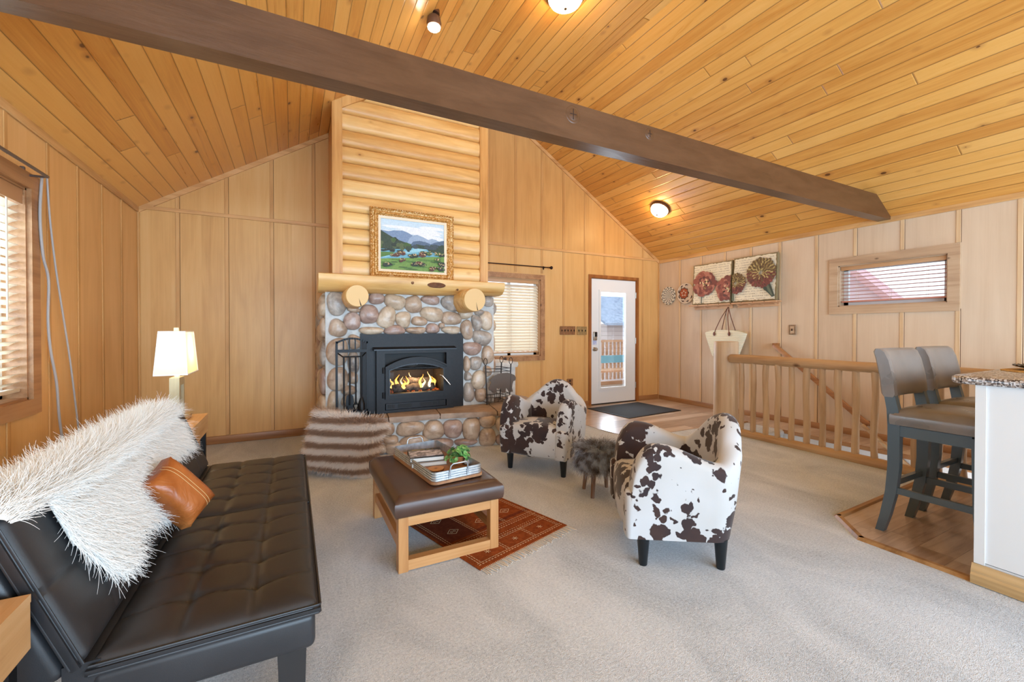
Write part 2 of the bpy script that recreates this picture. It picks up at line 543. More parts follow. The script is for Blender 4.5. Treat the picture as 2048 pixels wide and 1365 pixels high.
# raking trim along the gable
g = G()
for sx, x0 in ((1, XL), (-1, XR)):
    d = Vector((sx * (RX - XL), 0, RZ - ZE)); L = d.length * (ZF - ZE) / (RZ - ZE); d.normalize()
    n = Vector((-d.z * sx, 0, abs(d.x)))
    a = Vector((x0, YB, ZE))
    pts = [a, a + d * L, a + d * L - Vector((0, 0, 0.055)), a - Vector((0, 0, 0.055))]
    g.add([tuple(p) for p in pts] + [tuple(p - Vector((0, 0.018, 0))) for p in pts],
          [(0, 1, 2, 3), (7, 6, 5, 4), (0, 4, 5, 1), (2, 6, 7, 3), (1, 5, 6, 2), (0, 3, 7, 4)])
struct(g.obj('trim_5', M_trimx, smooth=0))
# eaves trim
g = G(); g.span((XL, YF, ZE - 0.045), (XL + 0.016, YB, ZE + 0.01), bev=0.004, seg=1)
struct(g.obj('trim_6', M_trimy, smooth=0))
g = G(); g.span((XR - 0.016, YF, ZE - 0.05), (XR, YB, ZE + 0.01), bev=0.004, seg=1)
struct(g.obj('trim_7', M_trimy, smooth=0))
# corner trims
g = G()
for x, y in ((XL + 0.01, YB - 0.01), (XR - 0.01, YB - 0.01)):
    g.box((x, y, 1.21), (0.02, 0.02, 2.42), bev=0.004, seg=1)
struct(g.obj('trim_8', M_batten, smooth=0))
# rear wall behind the camera: posts and gable round a wide opening added to let light in
g = G()
g.span((XL - T, YF - T, 0), (-1.1, YF, ZE)); g.span((5.45, YF - T, 0), (XR + T, YF, ZE))
g.span((-1.1, YF - T, 2.28), (5.45, YF, ZE)); g.span((-1.1, YF - T, 0), (5.45, YF, 0.12))
g.add([(x, YF, z) for x, z in gab] + [(x, YF - T, z) for x, z in gab], [(0, 1, 2, 3), (7, 6, 5, 4), (0, 4, 5, 1), (1, 5, 6, 2), (2, 6, 7, 3), (3, 7, 4, 0)])
struct(g.obj('wall_rear', M_back, smooth=0))

# ceiling: two slopes, each a slab whose local x runs up the slope
Ls = math.hypot(XF0 - XL, ZF - ZE)
ang = math.atan2(RZ - ZE, RX - XL)
for sx in (1, -1):
    g = G()
    ya, yb = (YF - 0.2, YB + 0.2) if sx > 0 else (-YB - 0.2, -YF + 0.2)
    g.span((-0.15, ya, 0), (Ls, yb, 0.12))
    o = struct(g.obj('ceiling', M_ceil, smooth=0))
    o.location = (XL if sx > 0 else XR, 0, ZE)
    o.rotation_euler = (Matrix.Rotation(0 if sx > 0 else PI, 4, 'Z') @ Matrix.Rotation(-ang, 4, 'Y')).to_euler()

g = G(); g.span((-0.01, YF - 0.2, 0), (XF1 - XF0 + 0.01, YB + 0.2, 0.12))
o = struct(g.obj('ceiling', M_ceil, smooth=0)); o.location = (XF0, 0, ZF)

# ================================================================== floors
HX0, HX1, HY0, HY1 = 4.68, 5.28, -0.2, 3.06     # stairwell hole
def slab(polys, z0, z1, name, mat):
    g = G()
    for p in polys:
        g.prism(p, z1 - z0, Matrix.Translation((0, 0, z0)))
    return struct(g.obj(name, mat, smooth=0))
VE = [(3.33, YB), (3.31, 4.1), (3.36, 3.80), (3.55, 3.58), (4.66, 3.58), (4.66, 3.5), (XR, 3.5), (XR, YB)]
BARP = [(4.68, 1.50), (3.14, 1.455), (2.915, 1.24), (2.915, YF), (4.68, YF)]
slab([[(XL, YF), (2.915, YF), (2.915, 1.24), (3.14, 1.455), (3.14, 1.46), (3.31, 3.9), (3.33, YB), (XL, YB)],
      [(3.14, 1.455), (4.68, 1.50), (4.68, 3.58), (3.55, 3.58), (3.36, 3.8), (3.31, 3.9)],
      [(4.68, 3.04), (5.30, 3.04), (5.30, 3.5), (4.68, 3.5)]], -0.12, 0.0, 'floor', M_carpet)
slab([VE], -0.12, 0.004, 'floor_entry', M_vinyl)
slab([BARP], -0.12, 0.004, 'floor_bar', M_vinyl)
slab([[(5.28, HY0 - 3), (XR, HY0 - 3), (XR, 3.5), (5.28, 3.5)]], -0.03, 0.003, 'floor_ledge', M_vinyl)
g = G()   # wood edging round the bar floor
def edging(g, pts, w, h):
    for a, b in zip(pts, pts[1:]):
        a = Vector((*a, 0)); b = Vector((*b, 0)); d = (b - a).normalized(); n = Vector((-d.y, d.x, 0)) * w / 2
        a2 = a - d * w * 0.2; b2 = b + d * w * 0.2
        q = [a2 - n, b2 - n, b2 + n, a2 + n]
        q2 = [a2 - n * 0.5, b2 - n * 0.5, b2 + n * 0.5, a2 + n * 0.5]
        g.add([(p.x, p.y, 0) for p in q] + [(p.x, p.y, h) for p in q2],
              [(3, 2, 1, 0), (4, 5, 6, 7), (0, 1, 5, 4), (1, 2, 6, 5), (2, 3, 7, 6), (3, 0, 4, 7)])
edging(g, [(4.62, 1.50), (3.14, 1.455), (2.92, 1.24), (2.92, 0.79)], 0.05, 0.016)
struct(g.obj('trim_9', wood('edging_wood', (120, 84, 48), (158, 116, 72), (180, 140, 94), 'X', 0.4), smooth=0))
g = G(); edging(g, [(4.66, 3.54), (5.3, 3.52)], 0.04, 0.012)
g.span((5.262, HY0, -0.035), (5.284, 3.04, 0.006))
struct(g.obj('trim_10', M_basey, smooth=0))
# stairwell: white side walls and carpeted treads going down towards the camera
g = G()
g.span((5.285, HY0 - 3, -2.6), (5.40, 3.04, -0.03))
struct(g.obj('wall_stairwell', M_plinth, smooth=0))
g = G(); g.span((4.56, HY0 - 3, -2.6), (4.675, 3.04, -0.12))
struct(g.obj('wall_stairwell', M_plinth, smooth=0))
g = G()
for i in range(11):
    y1 = 3.06 - i * 0.245
    z = -0.198 * (i + 1)
    g.box(((HX0 + HX1) / 2, y1 - 0.13, z - 0.1), (HX1 - HX0, 0.30, 0.2), bev=0.02)
g.box(((HX0 + HX1) / 2, 3.05, -0.03), (HX1 - HX0, 0.06, 0.064), bev=0.028, seg=4)
struct(g.obj('stairs', M_carpet, smooth=40))

# baseboards
g = G()
g.span((XL, YB - 0.016, 0), (0.26, YB, 0.085), bev=0.005, seg=2)
g.span((2.1, YB - 0.016, 0), (4.19, YB, 0.085), bev=0.005, seg=2)
g.span((5.25, YB - 0.016, 0), (XR, YB, 0.085), bev=0.005, seg=2)
struct(g.obj('baseboard_back', M_base, smooth=30))
g = G(); g.span((XL, YF, 0), (XL + 0.016, YB, 0.085), bev=0.005)
struct(g.obj('baseboard_left', M_basey, smooth=30))
g = G(); g.span((XR - 0.016, YF, 0), (XR, YB, 0.075), bev=0.005)
struct(g.obj('baseboard_right', M_basey, smooth=30))
# ================================================================== beam
k = Mat('brown_painted_beam', (112, 76, 54), 0.3, spec=0.5)
v = k.map(k.pos(), (0.25, 1, 1))
k.set(Base_Color=k.ramp(k.noise(v, 14, 4, 0.6, 0.5), (0.3, (84, 54, 34)), (0.7, (102, 69, 46))))
k.bump(k.noise(k.map(k.pos(), (0.1, 1, 1)), 40, 4, 0.6), 0.25, 0.006)
M_beam = k.m
g = G()
BY0, BY1, BZ0, BZ1 = 2.181, 2.292, 2.402, 2.628
g.add([(XL, BY0, BZ0), (XR, BY0, BZ0), (XR, BY0, ZE), (XR - (BZ1 - ZE) / SLOPE, BY0, BZ1), (XL + (BZ1 - ZE) / SLOPE, BY0, BZ1), (XL, BY0, ZE),
       (XL, BY1, BZ0), (XR, BY1, BZ0), (XR, BY1, ZE), (XR - (BZ1 - ZE) / SLOPE, BY1, BZ1), (XL + (BZ1 - ZE) / SLOPE, BY1, BZ1), (XL, BY1, ZE)],
      [(0, 1, 2, 3, 4, 5), (11, 10, 9, 8, 7, 6)] + [(i, (i + 1) % 6, 6 + (i + 1) % 6, 6 + i) for i in range(6)])
beam = tag(g.obj('ceiling_beam', M_beam, smooth=0), 'long brown painted beam spanning the vaulted room below the ceiling', 'beam')
M_crack = simple('crack_dark', (52, 34, 24), 0.8)
for (u, v_), r in (((1146, 229), 0.044), ((1299, 268), 0.032)):
    c = on_y(u, v_, BY0)
    g = G()
    M_ = Matrix.Translation(c) @ Matrix.Rotation(R(90), 4, 'X')
    g.lathe([(r * 1.25, 0), (r * 1.1, 0.003), (r * 0.95, 0.001), (r * 0.8, 0.004), (0.001, 0.005)], 20, M_)
    kn = g.obj('knot', M_beam, beam, smooth=60)
    g = G()
    for sx, sz in ((0.004, r * 1.5), (r * 1.1, 0.004)):
        g.box((c.x, BY0 - 0.0052, c.z), (sx, 0.002, sz))
    g.obj('crack', M_crack, kn, smooth=0)

# ================================================================== glass, outdoors
def glass(name, tint=(250, 253, 255), refl=0.5):
    k = Mat(name)
    nt = k.nt; out = [n for n in nt.nodes if n.type == 'OUTPUT_MATERIAL'][0]
    tr = k.node('ShaderNodeBsdfTransparent'); tr.inputs[0].default_value = C(tint)
    gl = k.node('ShaderNodeBsdfGlossy'); gl.inputs['Roughness'].default_value = 0.02
    fr = k.node('ShaderNodeFresnel'); fr.inputs[0].default_value = 1.45
    mx = k.node('ShaderNodeMixShader')
    nt.links.new(k.math('MULTIPLY', fr.outputs[0], refl), mx.inputs[0])
    nt.links.new(tr.outputs[0], mx.inputs[1]); nt.links.new(gl.outputs[0], mx.inputs[2])
    nt.links.new(mx.outputs[0], out.inputs['Surface'])
    return k.m
M_glass = glass('window_glass')
M_vinylf = simple('white_vinyl_sash', (225, 225, 222), 0.4)

k = Mat('pale_ground', (205, 200, 195), 0.95)
k.set(Base_Color=k.ramp(k.noise(k.pos(), 1.5, 5), (0.35, (176, 168, 158)), (0.65, (224, 222, 220))))
# (the ground stops short of the stairwell, which goes down inside the house)
g = G()
for a, b in (((-40, 5.6, -0.8), (40, 60, -0.7)), ((-40, -40, -0.8), (-1.55, 5.6, -0.7)), ((5.9, -40, -0.8), (40, 5.6, -0.7)), ((-1.55, -40, -0.8), (5.9, -3.75, -0.7))):
    g.span(a, b)
struct(g.obj('ground', k.m, smooth=0))
# deck outside the door
g = G()
for i in range(14):
    y = 5.62 + i * 0.145
    g.span((2.0, y, -0.08), (8.6, y + 0.138, -0.04))
struct(g.obj('floor_deck', wood('deck_boards', (150, 128, 108), (182, 160, 140), (200, 182, 164), 'X', 0.7), smooth=0))
M_rail_out = wood('deck_rail_wood', (170, 120, 84), (204, 154, 116), (220, 178, 142), 'X', 0.6)
dr = thing('deck_railing', 'pale wooden deck railing seen through the glass of the white door', 'railing', (6.0, 7.60, -0.04))
g = G(); g.box((0, 0, 1.0), (5.2, 0.09, 0.05)); g.obj('top_rail', M_rail_out, dr, smooth=0)
g = G(); g.box((0, 0, 0.04), (5.2, 0.05, 0.08)); g.obj('bottom_rail', M_rail_out, dr, smooth=0)
g = G()
for i in range(44): g.box((-2.5 + i * 0.115, 0, 0.55), (0.04, 0.04, 0.86))
g.obj('balusters', M_rail_out, dr, smooth=0)
# house beyond: lap siding
k = Mat('lap_siding', (196, 176, 172), 0.8)
s = k.sep(k.pos())
fr = k.math('FRACT', k.math('MULTIPLY', s[2], 1 / 0.13))
k.set(Base_Color=k.mix(k.rng(fr, 0.0, 0.12, 1, 0), C(206, 190, 186), C(120, 104, 104)))
M_siding = k.m
k = Mat('blue_grey_roofing', (150, 166, 190), 0.85)
k.set(Base_Color=k.ramp(k.noise(k.pos(), 8, 3), (0.3, (136, 152, 176)), (0.7, (170, 184, 206))))
M_roofb = k.m
h = thing('neighbour_shed', 'pale sided shed with blue-grey roof beyond the white door', 'shed', (10.2, 10.0, -0.7))
g = G(); g.span((-1.8, 0, 0), (4.0, 3.0, 2.1)); g.obj('wall', M_siding, h, smooth=0)
g = G()
g.add([(-2.1, -0.3, 2.05), (4.3, -0.3, 2.05), (4.3, 1.5, 3.0), (-2.1, 1.5, 3.0), (-2.1, -0.3, 2.12), (4.3, -0.3, 2.12), (4.3, 1.5, 3.07), (-2.1, 1.5, 3.07)],
      [(3, 2, 1, 0), (4, 5, 6, 7), (0, 1, 5, 4), (1, 2, 6, 5), (2, 3, 7, 6), (3, 0, 4, 7)])
g.obj('roof', M_roofb, h, smooth=0)
g = G(); g.span((-1.0, -0.02, 0.6), (-0.1, 0.0, 1.7)); g.obj('window', M_vinylf, h, smooth=0)
M_teal = simple('teal_painted_wood', (104, 168, 188), 0.5)
b = thing('deck_bench', 'light blue bench on the deck seen through the white door', 'bench', (6.35, 7.2, -0.04))
g = G(); g.box((0, 0.0, 0.62), (1.9, 0.05, 0.16)); g.obj('backrest', M_teal, b, smooth=0)
g = G(); g.box((0, -0.2, 0.40), (1.9, 0.40, 0.04)); g.obj('seat', M_rail_out, b, smooth=0)
for sx in (-0.85, 0.85):
    for sy in (-0.36, 0.0):
        g = G(); g.box((sx, sy, 0.35 if sy == 0 else 0.19), (0.05, 0.05, 0.70 if sy == 0 else 0.38)); g.obj('leg', M_teal, b, smooth=0)
# neighbour's red roof, seen through the small right-hand window
k = Mat('red_roofing', (176, 120, 122), 0.7)
s = k.sep(k.pos())
k.set(Base_Color=k.mix(k.rng(k.math('FRACT', k.math('MULTIPLY', s[0], 2.2)), 0, 0.1, 1, 0), C(216, 176, 182), C(176, 136, 142)))
M_redroof = k.m
h = thing('neighbour_house', 'house with a red metal roof outside the small slatted window', 'house', (9.2, 2.6, -0.7))
A = on_x(1698, 531, 9.2); B_ = on_x(1796, 606, 9.2)
sl = (B_.z - A.z) / (B_.y - A.y)
yz = lambda y: A.z + (y - A.y) * sl + 0.7
y0, y1 = 2.2 - 2.6, 6.2 - 2.6
g = G()
def slope_pts(x): return [(x, y0, yz(y0 + 2.6)), (x, y1, yz(y1 + 2.6)), (x, y1, yz(y1 + 2.6) - 0.14), (x, y0, yz(y0 + 2.6) - 0.14)]
g.loft([slope_pts(0), slope_pts(0.5)])
g.obj('roof', M_redroof, h, smooth=0)
g = G()
g.loft([[(x, y0 + 0.3, 0), (x, y1, 0), (x, y1, yz(y1 + 2.6) - 0.14), (x, y0 + 0.3, yz(y0 + 2.9) - 0.14)] for x in (0.15, 0.45)])
k = Mat('red_siding', (170, 128, 132), 0.8)
s = k.sep(k.pos())
k.set(Base_Color=k.mix(k.rng(k.math('FRACT', k.math('MULTIPLY', s[2], 1 / 0.15)), 0, 0.12, 1, 0), C(226, 206, 214), C(196, 168, 178)))
g.obj('wall', k.m, h, smooth=0)

# ================================================================== windows
M_slat = Mat('cream_slats', (228, 214, 192), 0.45)
M_slat.set(Transmission_Weight=0.0)
M_slat = M_slat.m
M_slatw = simple('wood_tone_rail', (196, 152, 110), 0.45)
M_slatr = simple('brown_slats', (206, 142, 124), 0.45)
M_cord = simple('blind_cord', (214, 200, 178), 0.7)

def casing(g, a0, a1, z0, z1, w, t, plane, val, inward):
    """mitred casing round an opening a0..a1 (run) x z0..z1"""
    o = [(a0 - w, z0 - w), (a1 + w, z0 - w), (a1 + w, z1 + w), (a0 - w, z1 + w)]
    i = [(a0, z0), (a1, z0), (a1, z1), (a0, z1)]
    for k_ in range(4):
        j = (k_ + 1) % 4
        q = [o[k_], o[j], i[j], i[k_]]
        def P(p, d):
            return (val + d * inward, p[0], p[1]) if plane == 'x' else (p[0], val + d * inward, p[1])
        g.add([P(p, 0) for p in q] + [P(p, t) for p in q], [(3, 2, 1, 0), (4, 5, 6, 7), (0, 1, 5, 4), (1, 2, 6, 5), (2, 3, 7, 6), (3, 0, 4, 7)])

def window(n, plane, val, inward, a0, a1, z0, z1, w, mc, mr):
    g = G(); casing(g, a0, a1, z0, z1, w, 0.022, plane, val, inward)
    # jamb lining
    root = struct(g.obj('window_%d' % n, mc, smooth=0))
    g = G()
    def bx(aa, ab, za, zb, d0, d1):
        if plane == 'x': g.span((val - inward * d0, aa, za), (val - inward * d1, ab, zb))
        else: g.span((aa, val - inward * d0, za), (ab, val - inward * d1, zb))
    t = 0.012
    bx(a0, a0 + t, z0, z1, -0.0, 0.14); bx(a1 - t, a1, z0, z1, 0, 0.14); bx(a0, a1, z0, z0 + t, 0, 0.14); bx(a0, a1, z1 - t, z1, 0, 0.14)
    g.obj('jamb', mr, root, smooth=0)
    g = G(); s = 0.045
    bx(a0 + t, a0 + t + s, z0 + t, z1 - t, 0.10, 0.135); bx(a1 - t - s, a1 - t, z0 + t, z1 - t, 0.10, 0.135)
    bx(a0 + t, a1 - t, z0 + t, z0 + t + s, 0.10, 0.135); bx(a0 + t, a1 - t, z1 - t - s, z1 - t, 0.10, 0.135)
    if n != 3: m = (a0 + a1) / 2; bx(m - 0.025, m + 0.025, z0 + t, z1 - t, 0.10, 0.135)
    g.obj('sash', M_vinylf, root, smooth=0)
    g = G(); bx(a0 + t + s, a1 - t - s, z0 + t + s, z1 - t - s, 0.115, 0.120)
    g.obj('pane', M_glass, root, smooth=0)
    return root
window(1, 'x', XL, 1, *WL, 0.088, M_casing, M_casing)
window(2, 'y', YB, -1, *WB, 0.07, M_casing, simple('jamb_wood', (196, 150, 104), 0.5))
window(3, 'x', XR, -1, *WR, 0.088, M_casingr, M_casingr)

def blind(label, plane, val, inward, a0, a1, z0, z1, depth, pitch, tilt, mslat, mrail, valance, width=0.05, ztop=None, cords=2, wand=None, val_col=None):
    """venetian blind hanging inside a window recess"""
    if plane == 'x': loc = (val - inward * depth, (a0 + a1) / 2, z1); rz = R(90)
    else: loc = ((a0 + a1) / 2, val - inward * depth, z1); rz = 0
    t = thing('window_blind', label, 'blind', loc, rz)
    L = a1 - a0 - 0.012; H = z1 - z0
    g = G(); g.box((0, 0, -0.02), (L, 0.055, 0.036)); g.obj('headrail', mrail, t, smooth=0)
    if valance:
        g = G(); sg = -1
        yy = (0.032 if (plane == 'x' and inward < 0) or False else -0.032)
        g.box((0, valance[1], -valance[0] / 2), (L, 0.006, valance[0]), bev=0.002); g.obj('valance', val_col or mrail, t, smooth=30)
    g = G()
    z = -0.06 if not valance else -0.06
    bot = -H + 0.045
    n = int((-0.055 - bot) / pitch)
    for i in range(n):
        zc = bot + 0.015 + (i + 0.5) * pitch
        prof = [(-width / 2, 0), (0, 0.004), (width / 2, 0)]
        c, s = math.cos(tilt), math.sin(tilt)
        ring = [(p * c - q * s, zc + p * s + q * c) for p, q in prof] + [(p * c - (q - 0.0026) * s, zc + p * s + (q - 0.0026) * c) for p, q in prof[::-1]]
        g.loft([[(-L / 2, a, b) for a, b in ring], [(L / 2, a, b) for a, b in ring]])
    g.obj('slats', mslat, t, smooth=30)
    g = G(); g.box((0, 0, bot), (L, width, 0.018), bev=0.004); g.obj('bottom_rail', mrail, t, smooth=30)
    for i in range(cords):
        x = -L / 2 + L * (i + 0.5) / cords if cords > 2 else (-1 + 2 * i) * (L / 2 - 0.14)
        g = G()
        for yy in (-width / 2 - 0.001, width / 2 + 0.001): g.tube([(x, yy, -0.04), (x, yy, bot)], 0.0012, 5)
        g.obj('ladder_cord', M_cord, t, smooth=60)
    if wand:
        g = G(); g.tube([(wand[0], wand[1], -0.03), (wand[0], wand[1], -wand[2])], 0.0045, 8); g.obj('tilt_wand', M_cord, t, smooth=60)
    return t
blind('cream slatted blind in the tall window at the left edge', 'x', XL, 1, WL[0] + 0.012, WL[1] - 0.012, WL[2] + 0.012, WL[3] - 0.012, 0.05, 0.046, R(-28), M_slat, M_slat, (0.085, -0.04), cords=3, wand=(0.70, -0.034, 0.75), val_col=M_slatw)
blind('cream slatted blind in the window behind the stone chimney', 'y', YB, -1, WB[0] + 0.012, WB[1] - 0.012, WB[2] + 0.012, WB[3] - 0.012, 0.05, 0.0425, R(52), M_slat, M_slatw, (0.055, -0.04), cords=3, val_col=M_slatw)
bl = blind('open blind with thin brown slats in the small right wall window', 'x', XR, -1, WR[0] + 0.012, WR[1] - 0.012, WR[2] + 0.012, WR[3] - 0.012, 0.05, 0.041, R(3), M_slatr, M_slatr, (0.045, 0.036), cords=3, width=0.045, val_col=M_slatw)

# curtain rods
M_rod = simple('dark_bronze', (58, 42, 40), 0.35, 0.8)
M_rodg = simple('grey_metal_rod', (120, 112, 110), 0.35, 0.7)
rod = thing('curtain_rod', 'dark bronze curtain rod above the back window', 'curtain rod', (2.9, YB - 0.075, 2.165))
e = on_y(1103, 536, YB - 0.075); zr = e.z - 2.165
g = G(); g.tube([(-0.85, 0, zr), (e.x - 2.9 - 0.03, 0, zr)], 0.008, 10); g.obj('pole', M_rod, rod, smooth=60)
g = G(); g.lathe([(0.008, 0), (0.014, 0.004), (0.010, 0.012), (0.022, 0.022), (0.026, 0.034), (0.020, 0.048), (0.006, 0.054)], 14, Matrix.Translation((e.x - 2.9 - 0.035, 0, zr)) @ Matrix.Rotation(R(90), 4, 'Y')); g.obj('finial', M_rod, rod, smooth=50)
g = G(); g.box((e.x - 2.9 - 0.10, 0.035, zr), (0.012, 0.075, 0.012)); g.box((e.x - 2.9 - 0.10, 0.071, zr), (0.025, 0.006, 0.05)); g.obj('bracket', M_rod, rod, smooth=0)
rodl = thing('curtain_rod', 'grey curtain rod above the left window, cables looped over its end', 'curtain rod', (XL + 0.10, 2.6, 2.19))
e = on_x(95, 354, XL + 0.10); yl = e.y - 2.6; zl = e.z - 2.19
g = G(); g.tube([(0, -0.95, zl), (0, yl, zl)], 0.009, 10); g.tube([(0, yl, zl), (-0.02, yl + 0.012, zl), (-0.098, yl + 0.015, zl)], 0.007, 8); g.obj('pole', M_rodg, rodl, smooth=60)
g = G(); g.box((-0.09, yl - 0.03, zl + 0.01), (0.02, 0.02, 0.05), bev=0.004); g.obj('bracket', M_rodg, rodl, smooth=30)
M_cable = simple('grey_cable', (176, 172, 170), 0.5)
def wallpts(seq, off=0.03): return [tuple(on_x(u, v_, XL + off)) for u, v_ in seq]
def smooth_path(pts, n=6):
    pts = [Vector(p) for p in pts]; out = []
    P = [pts[0]] + pts + [pts[-1]]
    for i in range(1, len(P) - 2):
        for j in range(n):
            t = j / n
            a, b, c, d = P[i - 1], P[i], P[i + 1], P[i + 2]
            out.append(0.5 * ((2 * b) + (c - a) * t + (2 * a - 5 * b + 4 * c - d) * t * t + (3 * b - a - 3 * c + d) * t ** 3))
    out.append(pts[-1]); return out
for seq, r, lab in (([(84, 352), (80, 430), (86, 510), (97, 560), (96, 640), (101, 700), (113, 765), (118, 830), (124, 872), (130, 900)], 0.0075, 'thicker pale grey cable hanging wavily from the left curtain rod'),
                    ([(94, 356), (100, 440), (112, 540), (126, 630), (140, 720), (150, 800), (156, 850), (160, 890)], 0.0055, 'thinner straight grey cable hanging from the left rod end')):
    g = G(); g.tube(smooth_path(wallpts(seq)), r, 8); tag(g.obj('hanging_cable', M_cable, smooth=60), lab, 'cable')

# ================================================================== door
g = G(); w = 0.048
g.span((WD[0] - w, YB - 0.018, 0), (WD[0], YB, WD[3] + w)); g.span((WD[1], YB - 0.018, 0), (WD[1] + w, YB, WD[3] + w)); g.span((WD[0], YB - 0.018, WD[3]), (WD[1], YB, WD[3] + w))
g.span((WD[0] - 0.002, YB - 0.004, 0), (WD[0] + 0.012, YB + T, WD[3])); g.span((WD[1] - 0.012, YB - 0.004, 0), (WD[1] + 0.002, YB + T, WD[3])); g.span((WD[0], YB - 0.004, WD[3] - 0.012), (WD[1], YB + T, WD[3]))
door = struct(g.obj('door_1', M_casedoor, smooth=0))
M_door = simple('white_door_paint', (236, 236, 236), 0.35)
dx0, dx1, dz0, dz1 = WD[0] + 0.013, WD[1] - 0.013, 0.022, WD[3] - 0.014
gx0, gx1, gz0, gz1 = 4.405, 4.985, 0.245, 1.86
fy = YB + 0.004
g = G()
for a, b in (((dx0, dz0), (gx0, dz1)), ((gx1, dz0), (dx1, dz1)), ((gx0, dz0), (gx1, gz0)), ((gx0, gz1), (gx1, dz1))):
    g.span((a[0], fy, a[1]), (b[0], fy + 0.044, b[1]))
slabd = g.obj('door_slab', M_door, door, smooth=0)
g = G(); casing(g, gx0 + 0.03, gx1 - 0.03, gz0 + 0.03, gz1 - 0.03, 0.035, 0.012, 'y', fy, -1); g.obj('glazing_frame', M_door, door, smooth=0)
g = G(); g.span((gx0, fy + 0.02, gz0), (gx1, fy + 0.026, gz1)); g.obj('pane', M_glass, door, smooth=0)
M_nickel = simple('satin_nickel', (190, 182, 168), 0.3, 0.9)
M_black = simple('black_plastic', (22, 20, 22), 0.35)
kp = Vector((4.305, fy, 0.905))
g = G(); g.lathe([(0.033, 0), (0.033, 0.006), (0.014, 0.012), (0.012, 0.03), (0.026, 0.042), (0.030, 0.055), (0.022, 0.068), (0.001, 0.071)], 20, Matrix.Translation(kp) @ Matrix.Rotation(R(90), 4, 'X')); g.obj('door_knob', M_nickel, door, smooth=40)
kp = Vector((4.315, fy, 1.115))
g = G(); g.box((kp.x, fy - 0.014, kp.z - 0.0), (0.07, 0.028, 0.14), bev=0.008); lk = g.obj('keypad_lock', M_nickel, door, smooth=40)
g = G(); g.box((kp.x + 0.006, fy - 0.0292, kp.z + 0.028), (0.052, 0.003, 0.074), bev=0.001); g.obj('keypad', M_black, lk, smooth=0)
g = G(); g.lathe([(0.013, 0), (0.012, 0.012), (0.001, 0.013)], 14, Matrix.Translation((kp.x + 0.01, fy - 0.028, kp.z - 0.042)) @ Matrix.Rotation(R(90), 4, 'X')); g.obj('thumb_turn', M_nickel, lk, smooth=40)
g = G(); g.box((4.318, fy - 0.001, 1.008), (0.085, 0.001, 0.07)); stk = g.obj('sticker', simple('pale_blue_label', (214, 218, 238), 0.5), door, smooth=0)
g = G()
for zz, ws in ((0.025, (0.012, 0.02, 0.008, 0.014)), (0.012, (0.018, 0.008, 0.016)), (-0.003, (0.01, 0.016, 0.012, 0.01)), (-0.018, (0.02, 0.012))):
    x = 4.285
    for w_ in ws:
        g.box((x + w_ / 2, fy - 0.0018, 1.008 + zz), (w_, 0.0006, 0.006)); x += w_ + 0.005
g.obj('sticker_print', simple('label_print', (128, 140, 196), 0.5), stk, smooth=0)
for z in (0.28, 1.03, 1.80):
    g = G(); g.tube([(dx1 + 0.004, fy - 0.006, z - 0.05), (dx1 + 0.004, fy - 0.006, z + 0.05)], 0.008, 8); g.obj('hinge', M_nickel, door, smooth=40)
g = G(); g.span((WD[0], YB - 0.01, 0), (WD[1], YB + 0.1, 0.016)); g.obj('threshold', simple('dark_threshold', (40, 34, 30), 0.5), door, smooth=0)
# ================================================================== chimney breast of half logs
CY = 4.65                                     # front plane
CX0, CX1 = 0.365, 2.065
k = Mat('golden_log_siding', (226, 178, 104), 0.35, spec=0.5)
p = k.pos(); s = k.sep(p)
row = k.math('FLOOR', k.math('MULTIPLY', k.math('SUBTRACT', s[2], 1.603), 1 / 0.1665))
rr = k.white(k.comb(row, 4.0, 1.0))
gv = k.comb(k.math('MULTIPLY', s[0], 0.1), k.math('MULTIPLY', rr, 9), s[2])
f = k.math('ADD', k.math('MULTIPLY', k.noise(gv, 16, 4, 0.6, 0.8), 0.7), k.math('MULTIPLY', rr, 0.3))
col = k.ramp(f, (0.3, (212, 160, 92)), (0.52, (234, 190, 122)), (0.75, (244, 210, 150)))
kv = k.comb(k.math('MULTIPLY', s[0], 0.6), k.math('MULTIPLY', rr, 7), s[2])
d = k.voro(kv, 5.0); ps = k.sep(k.voro(kv, 5.0, out='Color'))
sz = k.math('MULTIPLY', ps[0], 0.07)
col = k.mix(k.math('MULTIPLY', k.rng(d, sz, k.math('ADD', sz, 0.1), 1, 0), 0.4), col, C(186, 124, 60))
col = k.mix(k.math('MULTIPLY', k.rng(d, k.math('MULTIPLY', sz, 0.5), k.math('MULTIPLY', sz, 0.8), 1, 0), 0.7), col, C(130, 80, 38))
k.set(Base_Color=col)
M_logs = k.m
M_post = wood('honey_post_wood', (184, 128, 66), (212, 158, 92), (228, 182, 116), 'Z', 0.4, knots=3.2, knotcol=(140, 88, 44), space='pos')
top = roof_z
wc = struct(bpy.data.objects.new('wall_chimney', None)); COL.objects.link(wc)
g = G()
prof = [(CX0 + 0.02, 1.55)] + [(CX1 - 0.02, 1.55), (CX1 - 0.02, ZF), (XF0, ZF), (CX0 + 0.02, roof_z(CX0 + 0.02))]
g.loft([[(x, CY + 0.05, z) for x, z in prof], [(x, YB, z) for x, z in prof]])
g.obj('chimney_core', M_post, wc, smooth=0)
g = G()
zz = 1.603
pitch = 0.1665
xa, xb = CX0 + 0.09, CX1 - 0.085
i = 0
